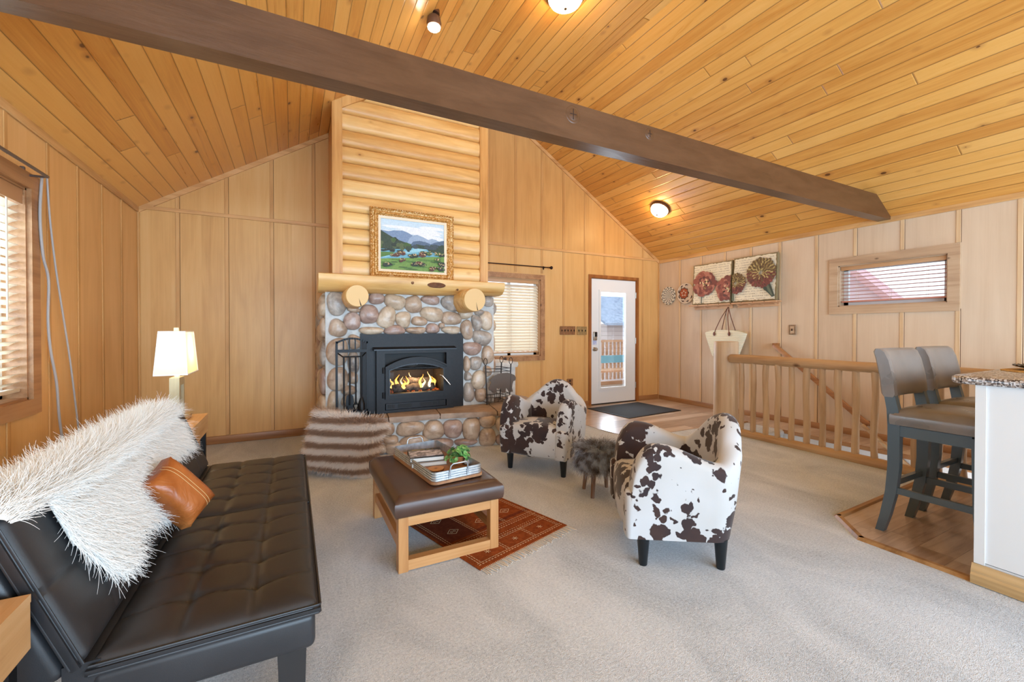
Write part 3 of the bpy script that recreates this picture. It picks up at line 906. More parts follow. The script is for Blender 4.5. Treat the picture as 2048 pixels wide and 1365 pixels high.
while zz + i * pitch < ZF - 0.02:
    z0 = zz + i * pitch
    n = 9; ra = []; rb = []
    for j in range(n + 1):
        a = PI * j / n
        y = CY + 0.03 - 0.045 * math.sin(a) ** 0.7
        z = min(ZF, z0 + pitch * (0.5 - 0.497 * math.cos(a)))
        ra.append((max(xa, RX - (RZ - z) / SLOPE), y, z)); rb.append((xb, y, z))
    ra += [(ra[-1][0], CY + 0.06, ra[-1][2]), (ra[0][0], CY + 0.06, ra[0][2])]
    rb += [(rb[-1][0], CY + 0.06, rb[-1][2]), (rb[0][0], CY + 0.06, rb[0][2])]
    g.loft([ra, rb]); i += 1
g.obj('log_siding', M_logs, wc, smooth=40)
for xa, xb, side in ((CX0 - 0.005, CX0 + 0.092, 0), (CX1 - 0.092, CX1 + 0.005, 1)):
    g = G()
    za, zb = roof_z(xa), roof_z(xb)
    pr = [(xa, 1.56), (xb, 1.56), (xb, zb), (xa, za)]
    g.add([(x, CY - 0.03, z) for x, z in pr] + [(x, CY + 0.06, z) for x, z in pr], [(0, 1, 2, 3), (7, 6, 5, 4), (0, 4, 5, 1), (1, 5, 6, 2), (2, 6, 7, 3), (3, 7, 4, 0)])
    g.obj('corner_post', M_post, wc, smooth=0)
g = G()
xa, xb = CX0 + 0.09, XF0
pr = [(xa, roof_z(xa) - 0.10), (xb, roof_z(xb) - 0.10), (xb, roof_z(xb)), (xa, roof_z(xa))]
g.add([(x, CY - 0.035, z) for x, z in pr] + [(x, CY + 0.03, z) for x, z in pr], [(0, 1, 2, 3), (7, 6, 5, 4), (0, 4, 5, 1), (1, 5, 6, 2), (2, 6, 7, 3), (3, 7, 4, 0)])
g.obj('raking_board', M_post, wc, smooth=0)

# ================================================================== stone fireplace
M_mortar = noisy('pale_mortar', (190, 190, 188), (218, 218, 214), 14, 0.9, bump=0.6, bscale=45)
def stone_mat(name, a, b, c):
    k = Mat(name, b, 0.32, spec=0.5)
    v = k.coord(); f = k.noise(v, 9, 5, 0.6, 0.8)
    k.set(Base_Color=k.ramp(f, (0.32, a), (0.5, b), (0.68, c)))
    k.bump(k.noise(v, 30, 4, 0.6), 0.15, 0.006)
    return k.m
M_stones = [stone_mat('river_stone_tan', (156, 130, 110), (188, 164, 142), (210, 190, 170)),
            stone_mat('river_stone_rose', (142, 116, 106), (174, 148, 136), (198, 176, 164)),
            stone_mat('river_stone_grey', (136, 126, 120), (170, 160, 150), (200, 190, 180)),
            stone_mat('river_stone_cream', (170, 148, 126), (204, 184, 160), (220, 204, 186))]
FY = 4.5
HZ = 0.36
sf = thing('stone_fireplace', 'river stone fireplace with raised hearth under the log mantel', 'fireplace', (1.2, 4.9, 0))
SF = Matrix.Translation((-1.2, -4.9, 0))
SX0, SX1 = 0.285, 2.09
ix0, ix1, iz0, iz1 = 0.63, 1.68, HZ, 1.14     # opening for the insert
g = G()
g.span((SX0, FY, 0), (ix0, YB - 0.004, 1.60)); g.span((ix1, FY, 0), (SX1, YB - 0.004, 1.60))
g.span((ix0, FY, iz1), (ix1, YB - 0.004, 1.60)); g.span((ix0, FY, 0), (ix1, YB - 0.004, iz0)); g.span((ix0, 5.0, iz0), (ix1, YB, iz1))
hp = [(SX0, 4.46), (0.83, 4.245), (1.33, 4.195), (1.92, 4.05), (2.62, 4.05), (2.62, YB - 0.02), (SX0, YB - 0.02)]
g.prism(hp, HZ - 0.055)
# wood-store pier to the right
g.span((SX1, 4.85, HZ - 0.06), (2.56, YB - 0.004, 0.735))
for i in range(len(g.v)): g.v[i] = tuple(SF @ Vector(g.v[i]))
g.obj('mortar_core', M_mortar, sf, smooth=0)
M_flag = noisy('sandstone_slab', (148, 126, 110), (186, 164, 146), 7, 0.6, bump=0.4, bscale=35)
M_cap = noisy('pale_cap_stone', (190, 184, 176), (226, 222, 214), 9, 0.7, bump=0.5, bscale=30)
rs = random.Random(3)
def slab_part(name, pts, z0, z1, mat):
    """flagstone with chipped front edge"""
    out = []
    n = len(pts)
    for i in range(n):
        a, b = Vector(pts[i]), Vector(pts[(i + 1) % n])
        m = max(1, int((b - a).length / 0.05))
        for j in range(m): out.append(a.lerp(b, j / m))
    g = G(); c = sum((Vector(p) for p in pts), Vector((0, 0))) / n
    ring = lambda z, k_: [(p.x + (p.x - c.x) * k_ + rs.uniform(-.004, .004), p.y + (p.y - c.y) * k_ + rs.uniform(-.006, .006), z) for p in out]
    g.loft([ring(z0, -0.01), ring(z0 + (z1 - z0) * 0.5, 0.012), ring(z1 - 0.004, 0.0), [(q[0] * .996 + c.x * .004, q[1] * .996 + c.y * .004, z1) for q in ring(z1, 0.0)]], M=SF)
    return g.obj(name, mat, sf, smooth=25)
z0, z1 = HZ - 0.055, HZ
slab_part('hearth_slab', [(SX0 - 0.01, 4.43), (0.822, 4.21), (0.862, 4.55), (SX0 + 0.01, 4.55)], z0, z1, M_flag)
slab_part('hearth_slab', [(0.834, 4.208), (1.325, 4.16), (1.385, 4.55), (0.874, 4.55)], z0, z1, M_flag)
slab_part('hearth_slab', [(1.337, 4.158), (1.90, 4.02), (2.02, 4.55), (1.397, 4.55)], z0, z1, M_flag)
slab_part('hearth_slab', [(1.915, 4.015), (2.65, 4.02), (2.65, 4.86), (2.10, 4.86), (2.03, 4.55)], z0, z1, M_flag)
slab_part('cap_stone', [(SX1 - 0.01, 4.82), (2.585, 4.82), (2.585, YB - 0.02), (SX1 - 0.01, YB - 0.02)], 0.735, 0.80, M_cap)

_nst = [0]
def stone(c, rx, rz, rot, n, depth=0.075, mi=None, sink=0.25):
    """river stone bulging out of the mortar; n = outward normal (horizontal)"""
    r = random.Random(_nst[0] * 7 + 1); _nst[0] += 1
    n = Vector(n).normalized(); up = Vector((0, 0, 1)); ax = up.cross(n)
    ph = [r.uniform(0, 6.28) for _ in range(4)]; am = [r.uniform(0.02, 0.07) for _ in range(3)]
    g = G()
    def fn(p):
        a = math.atan2(p.z, p.x)
        return 1 + am[0] * math.cos(2 * a + ph[0]) + am[1] * math.cos(3 * a + ph[1]) + 0.03 * math.sin(5 * p.y + ph[2])
    g.ball((0, 0, 0), (1, 1, 1), 18, 12, e=0.86, fn=fn)
    ca, sa = math.cos(-rot), math.sin(-rot)
    vs = []
    for p in g.v:
        x, y, z = p[0] * rx * 1.06, p[1] * depth, p[2] * rz * 1.06
        x, z = x * ca - z * sa, x * sa + z * ca
        q = Vector(c) + ax * x + up * z + n * (-y - depth * sink * 0)
        vs.append(tuple(SF @ q))
    g.v = vs
    m = M_stones[mi if mi is not None else r.choice([0, 0, 1, 2, 3, 3])]
    o = g.obj('stone', m, sf, smooth=180)
    return o
KX, KY, KS = 600, 520, 460 / 1570
def front(list_, y=FY, n=(0, -1, 0)):
    for e in list_:
        cx, cy, rx, ry = e[:4]; rot = R(e[4]) if len(e) > 4 else 0
        u, v_ = KX + cx * KS, KY + cy * KS
        c = on_y(u, v_, y); cr = on_y(u + rx * KS, v_, y); cu = on_y(u, v_ - ry * KS, y)
        stone(c, abs(cr.x - c.x), abs(cu.z - c.z), rot, n, 0.07 + 0.0 * rx, e[5] if len(e) > 5 else None)
front([(250, 300, 64, 82, 0, 2), (365, 340, 44, 20, 10, 0), (520, 265, 50, 42, 0, 1), (470, 372, 62, 66, 0, 1), (355, 420, 60, 58, 0, 1), (258, 468, 64, 56, 20, 0),
       (648, 288, 68, 52, 10, 3), (590, 395, 60, 72, 20, 3), (773, 305, 54, 62, -15, 0), (703, 408, 50, 52, 0, 3), (892, 276, 62, 30, 0, 1), (812, 420, 52, 32, 8, 0),
       (900, 372, 74, 50, 5, 3), (1037, 295, 72, 50, 0, 2), (1030, 400, 70, 42, 0, 0), (1128, 368, 48, 36, 0, 3), (485, 484, 78, 27, 0, 3), (645, 480, 74, 32, 0, 1), (790, 482, 64, 24, 0, 0),
       (903, 470, 48, 33, 0, 1), (963, 450, 20, 18, 0, 0), (1030, 480, 64, 26, 0, 3), (1135, 478, 42, 64, -10, 0), (1205, 430, 32, 56, -10, 2), (1265, 415, 42, 62, 0, 3),
       (1220, 360, 28, 22, 0, 2), (1240, 532, 62, 52, 10, 2), (1172, 605, 60, 47, 0, 1), (1278, 650, 40, 60, 0, 0), (1134, 712, 22, 50, 0, 0), (1195, 705, 44, 44, 0, 2), (1142, 795, 24, 30, 0, 2),
       (1215, 820, 48, 62, 0, 3), (1150, 905, 36, 64, 0, 2), (1232, 920, 38, 48, 0, 0), (255, 628, 70, 95, 0, 0), (258, 815, 74, 76, 0, 0), (370, 560, 42, 48, 0, 0), (365, 700, 37, 72, 0, 2),
       (360, 805, 34, 44, 0, 0), (335, 890, 47, 32, 0, 0), (225, 970, 34, 72, 0, 3), (325, 960, 42, 42, 0, 2), (1280, 285, 34, 36, 0, 2), (420, 250, 40, 30, 0, 2), (1275, 760, 26, 40, 0, 0), (1292, 900, 22, 70, 0, 2),
       (300, 235, 20, 16, 0, 1), (1120, 262, 24, 24, 0, 1)])
# stones on the two side returns
for y, z, a, b_, m in ((4.62, 1.45, .11, .10, 3), (4.85, 1.40, .12, .10, 2), (4.64, 1.23, .12, .10, 0), (4.88, 1.19, .11, .09, 3), (4.62, 0.98, .11, .13, 2), (4.86, 0.95, .12, .12, 0), (4.63, 0.70, .12, .12, 1), (4.9, 0.7, .12, .1, 3), (4.62, 0.47, .12, .09, 3), (4.88, 0.47, .12, .1, 0),
                       (5.1, 1.42, .11, .1, 0), (5.12, 1.15, .12, .12, 1), (5.1, 0.88, .1, .12, 2), (5.12, 0.6, .12, .12, 3), (5.32, 1.3, .09, .12, 2), (5.32, 1.0, .09, .12, 0), (5.32, .7, .09, .12, 1)):
    stone((SX0, y, z), a, b_, 0, (-1, 0, 0), 0.055, m)
for y, z, a, b_, m in ((4.60, 1.46, .09, .09, 2), (4.63, 1.27, .11, .10, 3), (4.62, 1.05, .10, .11, 3), (4.62, 0.80, .10, .12, 0), (4.63, 0.53, .11, .12, 2), (4.85, 1.4, .11, .1, 0), (4.86, 1.16, .1, .1, 2), (4.9, .93, .1, .1, 1)):
    stone((SX1, y, z), a, b_, 0, (1, 0, 0), 0.06, m)
# hearth front
def hearth_front(list_):
    segs = list(zip(hp[:4], hp[1:5]))
    for cx, cy, rx, ry, m in list_:
        u, v_ = KX + cx * KS, KY + cy * KS
        best = None
        for a, b in segs:
            A_ = Vector((*a, 0)); D = Vector((b[0] - a[0], b[1] - a[1], 0)); n = Vector((D.y, -D.x, 0)).normalized()
            q = on_plane(u, v_, A_, n); t = (q - A_).dot(D) / D.length_squared
            e = max(0, -t, t - 1)
            if best is None or e < best[0]: best = (e, q, n, D.normalized())
        _, q, n, D = best
        pu = on_plane(u + rx * KS, v_, q, n); pv = on_plane(u, v_ - ry * KS, q, n)
        stone((q.x, q.y, max(q.z, 0.05)), abs((pu - q).dot(D)), abs(pv.z - q.z), 0, n, 0.06, m)
hearth_front([(752, 1150, 94, 46, 0), (912, 1162, 68, 66, 0), (1043, 1152, 64, 60, 1), (1170, 1157, 60, 80, 0), (1278, 1100, 52, 46, 0), (1278, 1212, 58, 58, 0), (775, 1238, 96, 38, 0),
              (955, 1258, 92, 36, 1), (1130, 1264, 78, 24, 1), (600, 1150, 42, 50, 0), (622, 1232, 46, 36, 0), (640, 1300, 62, 42, 0), (500, 1140, 50, 44, 1), (500, 1230, 56, 44, 0), (390, 1130, 50, 40, 0), (390, 1220, 50, 46, 3),
              (280, 1130, 48, 40, 0), (280, 1220, 48, 40, 2), (760, 1310, 70, 26, 0), (1400, 1120, 60, 60, 0), (1400, 1225, 60, 40, 1), (560, 1310, 40, 30, 0)])

# ================================================================== log mantel
k = Mat('honey_log', (226, 178, 112), 0.42)
v = k.map(k.coord(), (0.12, 1, 1))
f = k.noise(v, 12, 4, 0.55, 0.7)
k.set(Base_Color=k.ramp(f, (0.3, (196, 142, 76)), (0.5, (222, 176, 108)), (0.7, (236, 198, 136))))
k.bump(k.noise(k.map(k.coord(), (0.05, 1, 1)), 30, 3), 0.15, 0.004)
M_log = k.m
M_endgrain = Mat('log_end_grain', (226, 184, 124), 0.6)
v = M_endgrain.sep(M_endgrain.coord('Generated'))
dx = M_endgrain.math('SUBTRACT', v[0], 0.5); dz = M_endgrain.math('SUBTRACT', v[2], 0.5)
rad = M_endgrain.math('SQRT', M_endgrain.math('ADD', M_endgrain.math('MULTIPLY', dx, dx), M_endgrain.math('MULTIPLY', dz, dz)))
rg = M_endgrain.math('SINE', M_endgrain.math('MULTIPLY', rad, 150))
M_endgrain.set(Base_Color=M_endgrain.mix(M_endgrain.math('MULTIPLY', M_endgrain.rng(rg, -1, 1), 0.25), C(232, 194, 136), C(200, 148, 88)))
M_endgrain = M_endgrain.m
a = on_y(637, 548, 4.33); b = on_y(1010, 569, 4.33)
a2 = on_y(637, 583, 4.33); b2 = on_y(1010, 592, 4.33)
mt = thing('mantel_log', 'honey coloured half log mantel shelf on the stone fireplace', 'mantel', ((a.x + b.x) / 2, 4.44, 1.66))
g = G(); rings = []
n = 30
for i in range(n + 1):
    t = i / n; x = a.x + (b.x - a.x) * t
    zt, zb = 1.752, (a2.z + (b2.z - a2.z) * t)
    if i in (0, n): pass
    wob = 0.006 * math.sin(7 * t + 1) + 0.004 * math.sin(19 * t)
    ring = []
    yb, yf = 4.62, 4.33
    m = 12
    for j in range(m + 1):       # rounded lower front
        an = PI / 2 * j / m
        ring.append((yf + 0.16 - 0.16 * math.cos(an) ** 0.8 - 0.0, zb + wob + (zt - zb) * (1 - math.sin(an)) * 0.8))
    ring = [(y_, z_) for y_, z_ in ring][::-1]
    ring = [(yb, zb + wob)] + ring + [(yf + 0.002, zt - 0.008), (yf + 0.015, zt), (yb, zt)]
    sc = 1.0 if 0 < i < n else 0.97
    rings.append([(x - mt.location.x, y_ - 4.44, (z_ - 1.66)) for y_, z_ in ring])
g.loft(rings)
g.obj('log', M_log, mt, smooth=40)
M_bark = noisy('dark_bark_scar', (84, 50, 32), (126, 82, 52), 30, 0.8, bump=0.5)
c = on_y(873, 571, 4.335)
g = G(); g.ball((c.x - mt.location.x, -0.108, c.z - 1.66), (0.10, 0.012, 0.030), 20, 8); g.obj('bark_scar', M_bark, mt, smooth=180)
for u, v_, r in ((825, 566, 0.016), (915, 580, 0.011)):
    c = on_y(u, v_, 4.335)
    g = G(); g.lathe([(r, 0), (r * 0.9, 0.006), (r * 0.7, 0.003), (0.001, 0.004)], 16, Matrix.Translation((c.x - mt.location.x, -0.106, c.z - 1.66)) @ Matrix.Rotation(R(90), 4, 'X'))
    g.obj('knot', M_bark, mt, smooth=50)
for u, v_, pr in ((715, 592, 22.5), (950, 600, 21)):
    c = on_y(u, v_, 4.13); r = (on_y(u + pr, v_, 4.13) - c).length
    g = G(); rings = []
    for y, k_ in ((4.60, 1.12), (4.3, 1.06), (4.142, 1.02), (4.134, 0.985)):
        rings.append([(c.x - mt.location.x + r * k_ * math.cos(2 * PI * j / 28), y - 4.44, c.z - 1.66 + r * k_ * math.sin(2 * PI * j / 28)) for j in range(28)])
    g.loft(rings); lg = g.obj('bracket_log', M_log, mt, smooth=40)
    g = G(); g.lathe([(r * 0.985, 0), (r * 0.985, 0.003), (0.001, 0.0031)], 28, Matrix.Translation((c.x - mt.location.x, -0.306, c.z - 1.66)) @ Matrix.Rotation(R(90), 4, 'X')); eg = g.obj('cut_end', M_endgrain, lg, smooth=30)
    g = G(); g.add([(c.x - mt.location.x + 0.012, -0.3095, c.z - 1.66 - 0.02), (c.x - mt.location.x + 0.026, -0.3095, c.z - 1.66 - r * 0.93), (c.x - mt.location.x + 0.036, -0.3095, c.z - 1.66 - r * 0.90)], [(0, 1, 2)])
    g.obj('check_crack', M_crack, lg, smooth=0)

# ================================================================== wood-burning insert
M_iron = noisy('black_cast_iron', (19, 18, 20), (27, 26, 29), 30, 0.5, 0.2, bump=0.1, spec=0.5)
M_irong = simple('dark_grey_iron', (40, 40, 43), 0.35, 0.4)
M_soot = simple('soot_lining', (92, 84, 80), 0.8)
M_dark = simple('black_void', (12, 12, 13), 0.6)
IY = 4.475
def q7(x, y, yy=IY):
    return on_y(640 + x * 0.16121, 640 + y * 0.16121, yy)
ins = thing('fireplace_insert', 'black cast iron stove insert with an arched glass door', 'fireplace insert', (1.15, IY, HZ))
IN = Matrix.Translation((-1.15, -IY, -HZ))
def put(g): 
    g.v = [tuple(IN @ Vector(p)) for p in g.v]; return g
sx0, sx1, sz1 = 0.605, 1.70, 1.178
dl, dr_ = q7(795, 700).x, q7(1552, 700).x          # door
db, dtop = q7(1180, 950).z, q7(1180, 475).z
dsh = q7(1180, 580).z
gl_, gr_ = q7(848, 700).x, q7(1500, 700).x
gb, gt, gsh = q7(1180, 890).z, q7(1180, 545).z, q7(1180, 612).z
g = G()
fx0, fx1 = q7(690, 600).x, q7(1638, 600).x
ft = q7(1180, 365).z
g.span((sx0, IY - 0.004, HZ + 0.004), (fx0, IY + 0.022, sz1)); g.span((fx1, IY - 0.004, HZ + 0.004), (sx1, IY + 0.022, sz1)); g.span((fx0, IY - 0.004, ft), (fx1, IY + 0.022, sz1))
put(g).obj('surround', M_iron, ins, smooth=0)
g = G()
vt = q7(1180, 505).z; vtt = q7(1180, 410).z
f2 = IY - 0.05
g.span((fx0, f2, HZ + 0.004), (dl + 0.0, IY, ft)); g.span((dr_, f2, HZ + 0.004), (fx1, IY, ft)); g.span((dl, f2, vtt), (dr_, IY, ft))
lz0, lz1 = q7(1180, 1085).z, q7(1180, 1005).z
g.span((dl, f2, HZ + 0.004), (dr_, IY, max(lz0, HZ + 0.03))); g.span((dl, f2, lz1), (dr_, IY, db))
put(g).obj('face_frame', M_iron, ins, smooth=0)
g = G(); a = q7(665, 350); b = q7(1655, 350)
g.add([(a.x - 0.01, f2 - 0.035, ft - 0.004), (b.x + 0.01, f2 - 0.035, ft - 0.004), (b.x + 0.01, f2 - 0.035, ft + 0.008), (a.x - 0.01, f2 - 0.035, ft + 0.008),
       (a.x - 0.01, IY, ft - 0.004), (b.x + 0.01, IY, ft - 0.004), (b.x + 0.01, IY, ft + 0.03), (a.x - 0.01, IY, ft + 0.03)], [(0, 1, 2, 3), (7, 6, 5, 4), (0, 4, 5, 1), (1, 5, 6, 2), (2, 6, 7, 3), (3, 7, 4, 0)])
put(g).obj('top_lip', M_irong, ins, smooth=0)
g = G(); g.span((dl, IY + 0.03, vt - 0.1), (dr_, IY + 0.05, ft)); g.span((dl, IY + 0.03, HZ + 0.01), (dr_, IY + 0.05, db)); put(g).obj('vent_recess', M_dark, ins, smooth=0)
# firebox behind the glass
g = G()
fb = 4.93
g.span((dl, fb, db), (dr_, fb + 0.02, dtop + 0.1)); g.span((dl - 0.02, IY, db), (dl, fb, dtop + 0.1)); g.span((dr_, IY, db), (dr_ + 0.02, fb, dtop + 0.1))
g.span((dl, IY + 0.03, db - 0.02), (dr_, fb, db + 0.02)); g.span((dl, IY + 0.055, dtop), (dr_, fb, dtop + 0.02))
put(g).obj('firebox', M_soot, ins, smooth=0)
g = G(); g.span((dl + 0.16, fb - 0.12, gt - 0.10), (dr_ - 0.12, fb - 0.02, gt - 0.03)); put(g).obj('baffle_plate', M_dark, ins, smooth=0)
def arch(x0, x1, zb, zs, zt, n=16):
    """outline: bottom left, bottom right, then the arched top back to the left"""
    pts = [(x0, zb), (x1, zb)]
    for i in range(n + 1):
        t = i / n
        x = x1 + (x0 - x1) * t
        pts.append((x, zs + (zt - zs) * (1 - (2 * t - 1) ** 2)))
    return pts
def frame_between(g, outer, inner, y0, y1):
    n = len(outer)
    vs = [(x, y0, z) for x, z in outer] + [(x, y0, z) for x, z in inner] + [(x, y1, z) for x, z in outer] + [(x, y1, z) for x, z in inner]
    fs = []
    for i in range(n):
        j = (i + 1) % n
        fs += [(i, j, n + j, n + i), (2 * n + j, 2 * n + i, 3 * n + i, 3 * n + j), (i, 2 * n + i, 2 * n + j, j), (n + j, 3 * n + j, 3 * n + i, n + i)]
    g.add(vs, fs)
dd = f2 - 0.03
g = G(); frame_between(g, arch(dl, dr_, db, dsh, dtop), arch(gl_, gr_, gb, gsh, gt), dd, IY)
d_ = put(g).obj('door', M_iron, ins, smooth=30)
g = G(); frame_between(g, arch(dl - 0.002, dr_ + 0.002, dsh - 0.01, dsh + 0.012, dtop + 0.018), arch(dl + 0.01, dr_ - 0.01, dsh - 0.005, dsh, dtop), dd - 0.012, IY)
put(g).obj('arched_trim', M_iron, d_, smooth=30)
g = G(); frame_between(g, arch(gl_ - 0.012, gr_ + 0.012, gb - 0.012, gsh + 0.006, gt + 0.012), arch(gl_, gr_, gb, gsh, gt), dd - 0.008, dd)
put(g).obj('glass_bead', M_irong, d_, smooth=30)
g = G(); g.poly([(x, IY - 0.03, z) for x, z in arch(gl_ - 0.004, gr_ + 0.004, gb - 0.004, gsh, gt)]); put(g).obj('glass', glass('stove_glass', (225, 220, 216), 0.8), d_, smooth=0)
a = q7(1522, 695, dd - 0.03); b = q7(1615, 805, dd - 0.05)
M_steel = simple('polished_steel', (205, 200, 196), 0.2, 1.0)
g = G(); g.tube([(a.x - 0.03, dd, a.z + 0.01), (a.x - 0.02, dd - 0.025, a.z + 0.008), tuple(a), tuple(a.lerp(b, .5)), tuple(b)], [0.008, 0.008, 0.007, 0.009, 0.007], 10); put(g).obj('door_handle', M_steel, d_, smooth=60)
for zz in (625, 930):
    c = q7(775, zz)
    g = G(); g.tube([(c.x, dd + 0.01, c.z - 0.03), (c.x, dd + 0.01, c.z + 0.03)], 0.010, 10); put(g).obj('hinge', M_iron, d_, smooth=60)
g = G()
zc = (lz0 + lz1) / 2
g.span((dl + 0.01, f2 + 0.004, lz0 + 0.004), (dr_ - 0.01, f2 + 0.012, lz1 - 0.004))
put(g).obj('lower_grille', M_irong, ins, smooth=0)
for t0, t1 in ((0.04, 0.10), (0.11, 0.15), (0.20, 0.42), (0.56, 0.74), (0.77, 0.84), (0.87, 0.95)):
    x0 = dl + (dr_ - dl) * t0; x1 = dl + (dr_ - dl) * t1
    g = G(); g.span((x0, f2 + 0.001, lz0 + 0.015), (x1, f2 + 0.006, lz1 - 0.015))
    put(g).obj('grille_slot', M_dark, ins, smooth=0)
# burning fire
M_char = noisy('charred_log', (40, 34, 32), (150, 140, 136), 25, 0.9, bump=0.5)
fire = thing('log_fire', 'burning logs with yellow flames behind the stove glass', 'fire', (1.2, 4.72, db + 0.02))
for i, (x0, x1, y0_, y1_, z, r) in enumerate(((-0.24, 0.22, -0.05, -0.02, 0.045, 0.045), (-0.2, 0.26, 0.07, 0.05, 0.045, 0.042), (-0.16, 0.18, 0.03, -0.03, 0.115, 0.04), (-0.28, -0.05, 0.0, 0.06, 0.11, 0.03))):
    g = G(); pts = [(x0 + (x1 - x0) * t / 8, y0_ + (y1_ - y0_) * t / 8, z + 0.006 * math.sin(t * 2.1 + i)) for t in range(9)]
    g.tube(pts, [r * (1 + 0.12 * math.sin(t * 1.7 + i)) for t in range(9)], 12); g.obj('burning_log', M_char, fire, smooth=40)
def flame_mat(name, c1, c2, e):
    k = Mat(name, c1, 1.0); s = k.sep(k.coord('Generated'))
    k.nt.links.new(k.ramp(s[2], (0.1, c1), (0.8, c2)), k.b.inputs['Emission Color']); k.b.inputs['Emission Strength'].default_value = e
    return k.m
M_fl = [flame_mat('flame_yellow', (255, 214, 120), (255, 160, 60), 2.6), flame_mat('flame_pale', (255, 240, 200), (255, 214, 130), 2.6)]
rf = random.Random(11)
for i in range(15):
    x = -0.26 + 0.52 * i / 14 + rf.uniform(-.015, .015); h = rf.uniform(0.07, 0.16) * (1.25 if i in (12, 13) else 1); yy = rf.uniform(-0.09, 0.03)
    g = G(); ph = rf.uniform(0, 6); lean = rf.uniform(-.03, .03)
    pts = [(x + 0.014 * math.sin(ph + t * 0.9) + lean * t / 8, yy, 0.05 + h * t / 8) for t in range(9)]
    w = rf.uniform(0.008, 0.016)
    g.tube(pts, [w * (0.5 + 1.1 * math.sin(PI * min(1, (t + 1.2) / 8.6)) ** 1.2) * (1 - t / 9.5) + 0.0008 for t in range(9)], 10)
    g.obj('flame', M_fl[1 if i % 3 == 0 else 0], fire, smooth=180)
g = G(); rf = random.Random(5)
for i in range(26): g.ball((rf.uniform(-.28, .28), rf.uniform(-.11, .09), 0.012), (rf.uniform(.012, .026),) * 2 + (0.014,), 8, 5)
k = Mat('embers', (90, 60, 50), 0.9); k.nt.links.new(k.ramp(k.noise(k.pos(), 60, 2), (0.45, (40, 20, 14)), (0.62, (255, 120, 50))), k.b.inputs['Emission Color']); k.b.inputs['Emission Strength'].default_value = 1.2
g.obj('embers', k.m, fire, smooth=180)['kind'] = 'stuff'
fl = bpy.data.lights.new('fire_glow', 'POINT'); fl.energy = 3.0; fl.color = (1.0, 0.62, 0.3); fl.shadow_soft_size = 0.08
flo = bpy.data.objects.new('fire_glow', fl); COL.objects.link(flo); flo.location = (1.2, 4.66, db + 0.2)

# ================================================================== fire tool stand
M_wrought = simple('wrought_iron', (24, 24, 26), 0.45, 0.5)
def z3(x, y, yy): return on_y(660 + x * 100 / 718, 660 + y * 190 / 1365, yy)
TY = 4.33
tl, tr = z3(95, 600, TY).x, z3(537, 600, TY).x
tb = HZ + 0.06
tt, ts = z3(320, 125, TY).z, z3(100, 190, TY).z
stand = thing('fire_tool_stand', 'black wrought iron fire tool stand with arched top on the hearth', 'fire tools', ((tl + tr) / 2, TY, HZ + 0.004))
ST = lambda x, y, z: (x - (tl + tr) / 2, y - TY, z - HZ - 0.004)
W2 = (tr - tl) / 2
H_ = lambda z: z - HZ - 0.004
arcp = [(-W2 + 2 * W2 * i / 12, 0, H_(ts) + (tt - ts) * (1 - (2 * i / 12 - 1) ** 2)) for i in range(13)]
g = G()
for a, b in zip(arcp, arcp[1:]):
    m = [(a[i] + b[i]) / 2 for i in range(3)]; L = math.dist(a, b); an = math.atan2(b[2] - a[2], b[0] - a[0])
    g.box(m, (L + 0.004, 0.022, 0.018), rot=(0, -an, 0))
g.obj('arched_top', M_wrought, stand, smooth=0)
for sx in (-1, 1):
    g = G(); g.box((sx * W2, 0, (H_(ts) + 0.03) / 2), (0.02, 0.022, H_(ts) - 0.03 + 0.03)); g.obj('side_post', M_wrought, stand, smooth=0)
    g = G(); g.tube([(sx * W2, 0, 0.05), (sx * (W2 + 0.012), -0.04, 0.022), (sx * (W2 + 0.014), -0.06, 0.0)], 0.010, 8); g.obj('foot', M_wrought, stand, smooth=40)
    g = G(); g.tube([(sx * W2, 0.0, 0.05), (sx * (W2 + 0.012), 0.08, 0.022), (sx * (W2 + 0.014), 0.10, 0.0)], 0.010, 8); g.obj('foot', M_wrought, stand, smooth=40)
zc1, zc2 = H_(z3(300, 305, TY).z), H_(z3(300, 385, TY).z)
g = G(); g.box((0, 0, zc1), (2 * W2, 0.018, 0.028)); g.box((0, 0, 0.065), (2 * W2, 0.022, 0.026)); g.box((0, 0.03, 0.055), (2 * W2, 0.08, 0.006)); g.obj('cross_bar', M_wrought, stand, smooth=0)
g = G()
g.tube([(-W2, 0.05, zc1 - 0.01), (-W2 * 0.62, -0.03, zc2), (W2 * 0.62, -0.03, zc2), (W2, 0.05, zc1 - 0.01)], 0.007, 8)
g.obj('hanger_bar', M_wrought, stand, smooth=40)
for i, t in enumerate((-0.56, -0.18, 0.2, 0.57)):
    x = W2 * t
    zt = H_(ts) + (tt - ts) * (1 - t * t)
    g = G(); g.box((x, 0, (zt + zc1) / 2), (0.012, 0.012, zt - zc1)); g.obj('spindle', M_wrought, stand, smooth=0)
tools = [('poker', 'thin black poker hanging leftmost in the fire tool stand', -0.56), ('fire_shovel', 'black shovel hanging second from left in the fire tool stand', -0.18),
         ('fire_tongs', 'black tongs hanging third from left in the fire tool stand', 0.2), ('hearth_brush', 'black hearth brush hanging rightmost in the fire tool stand', 0.57)]
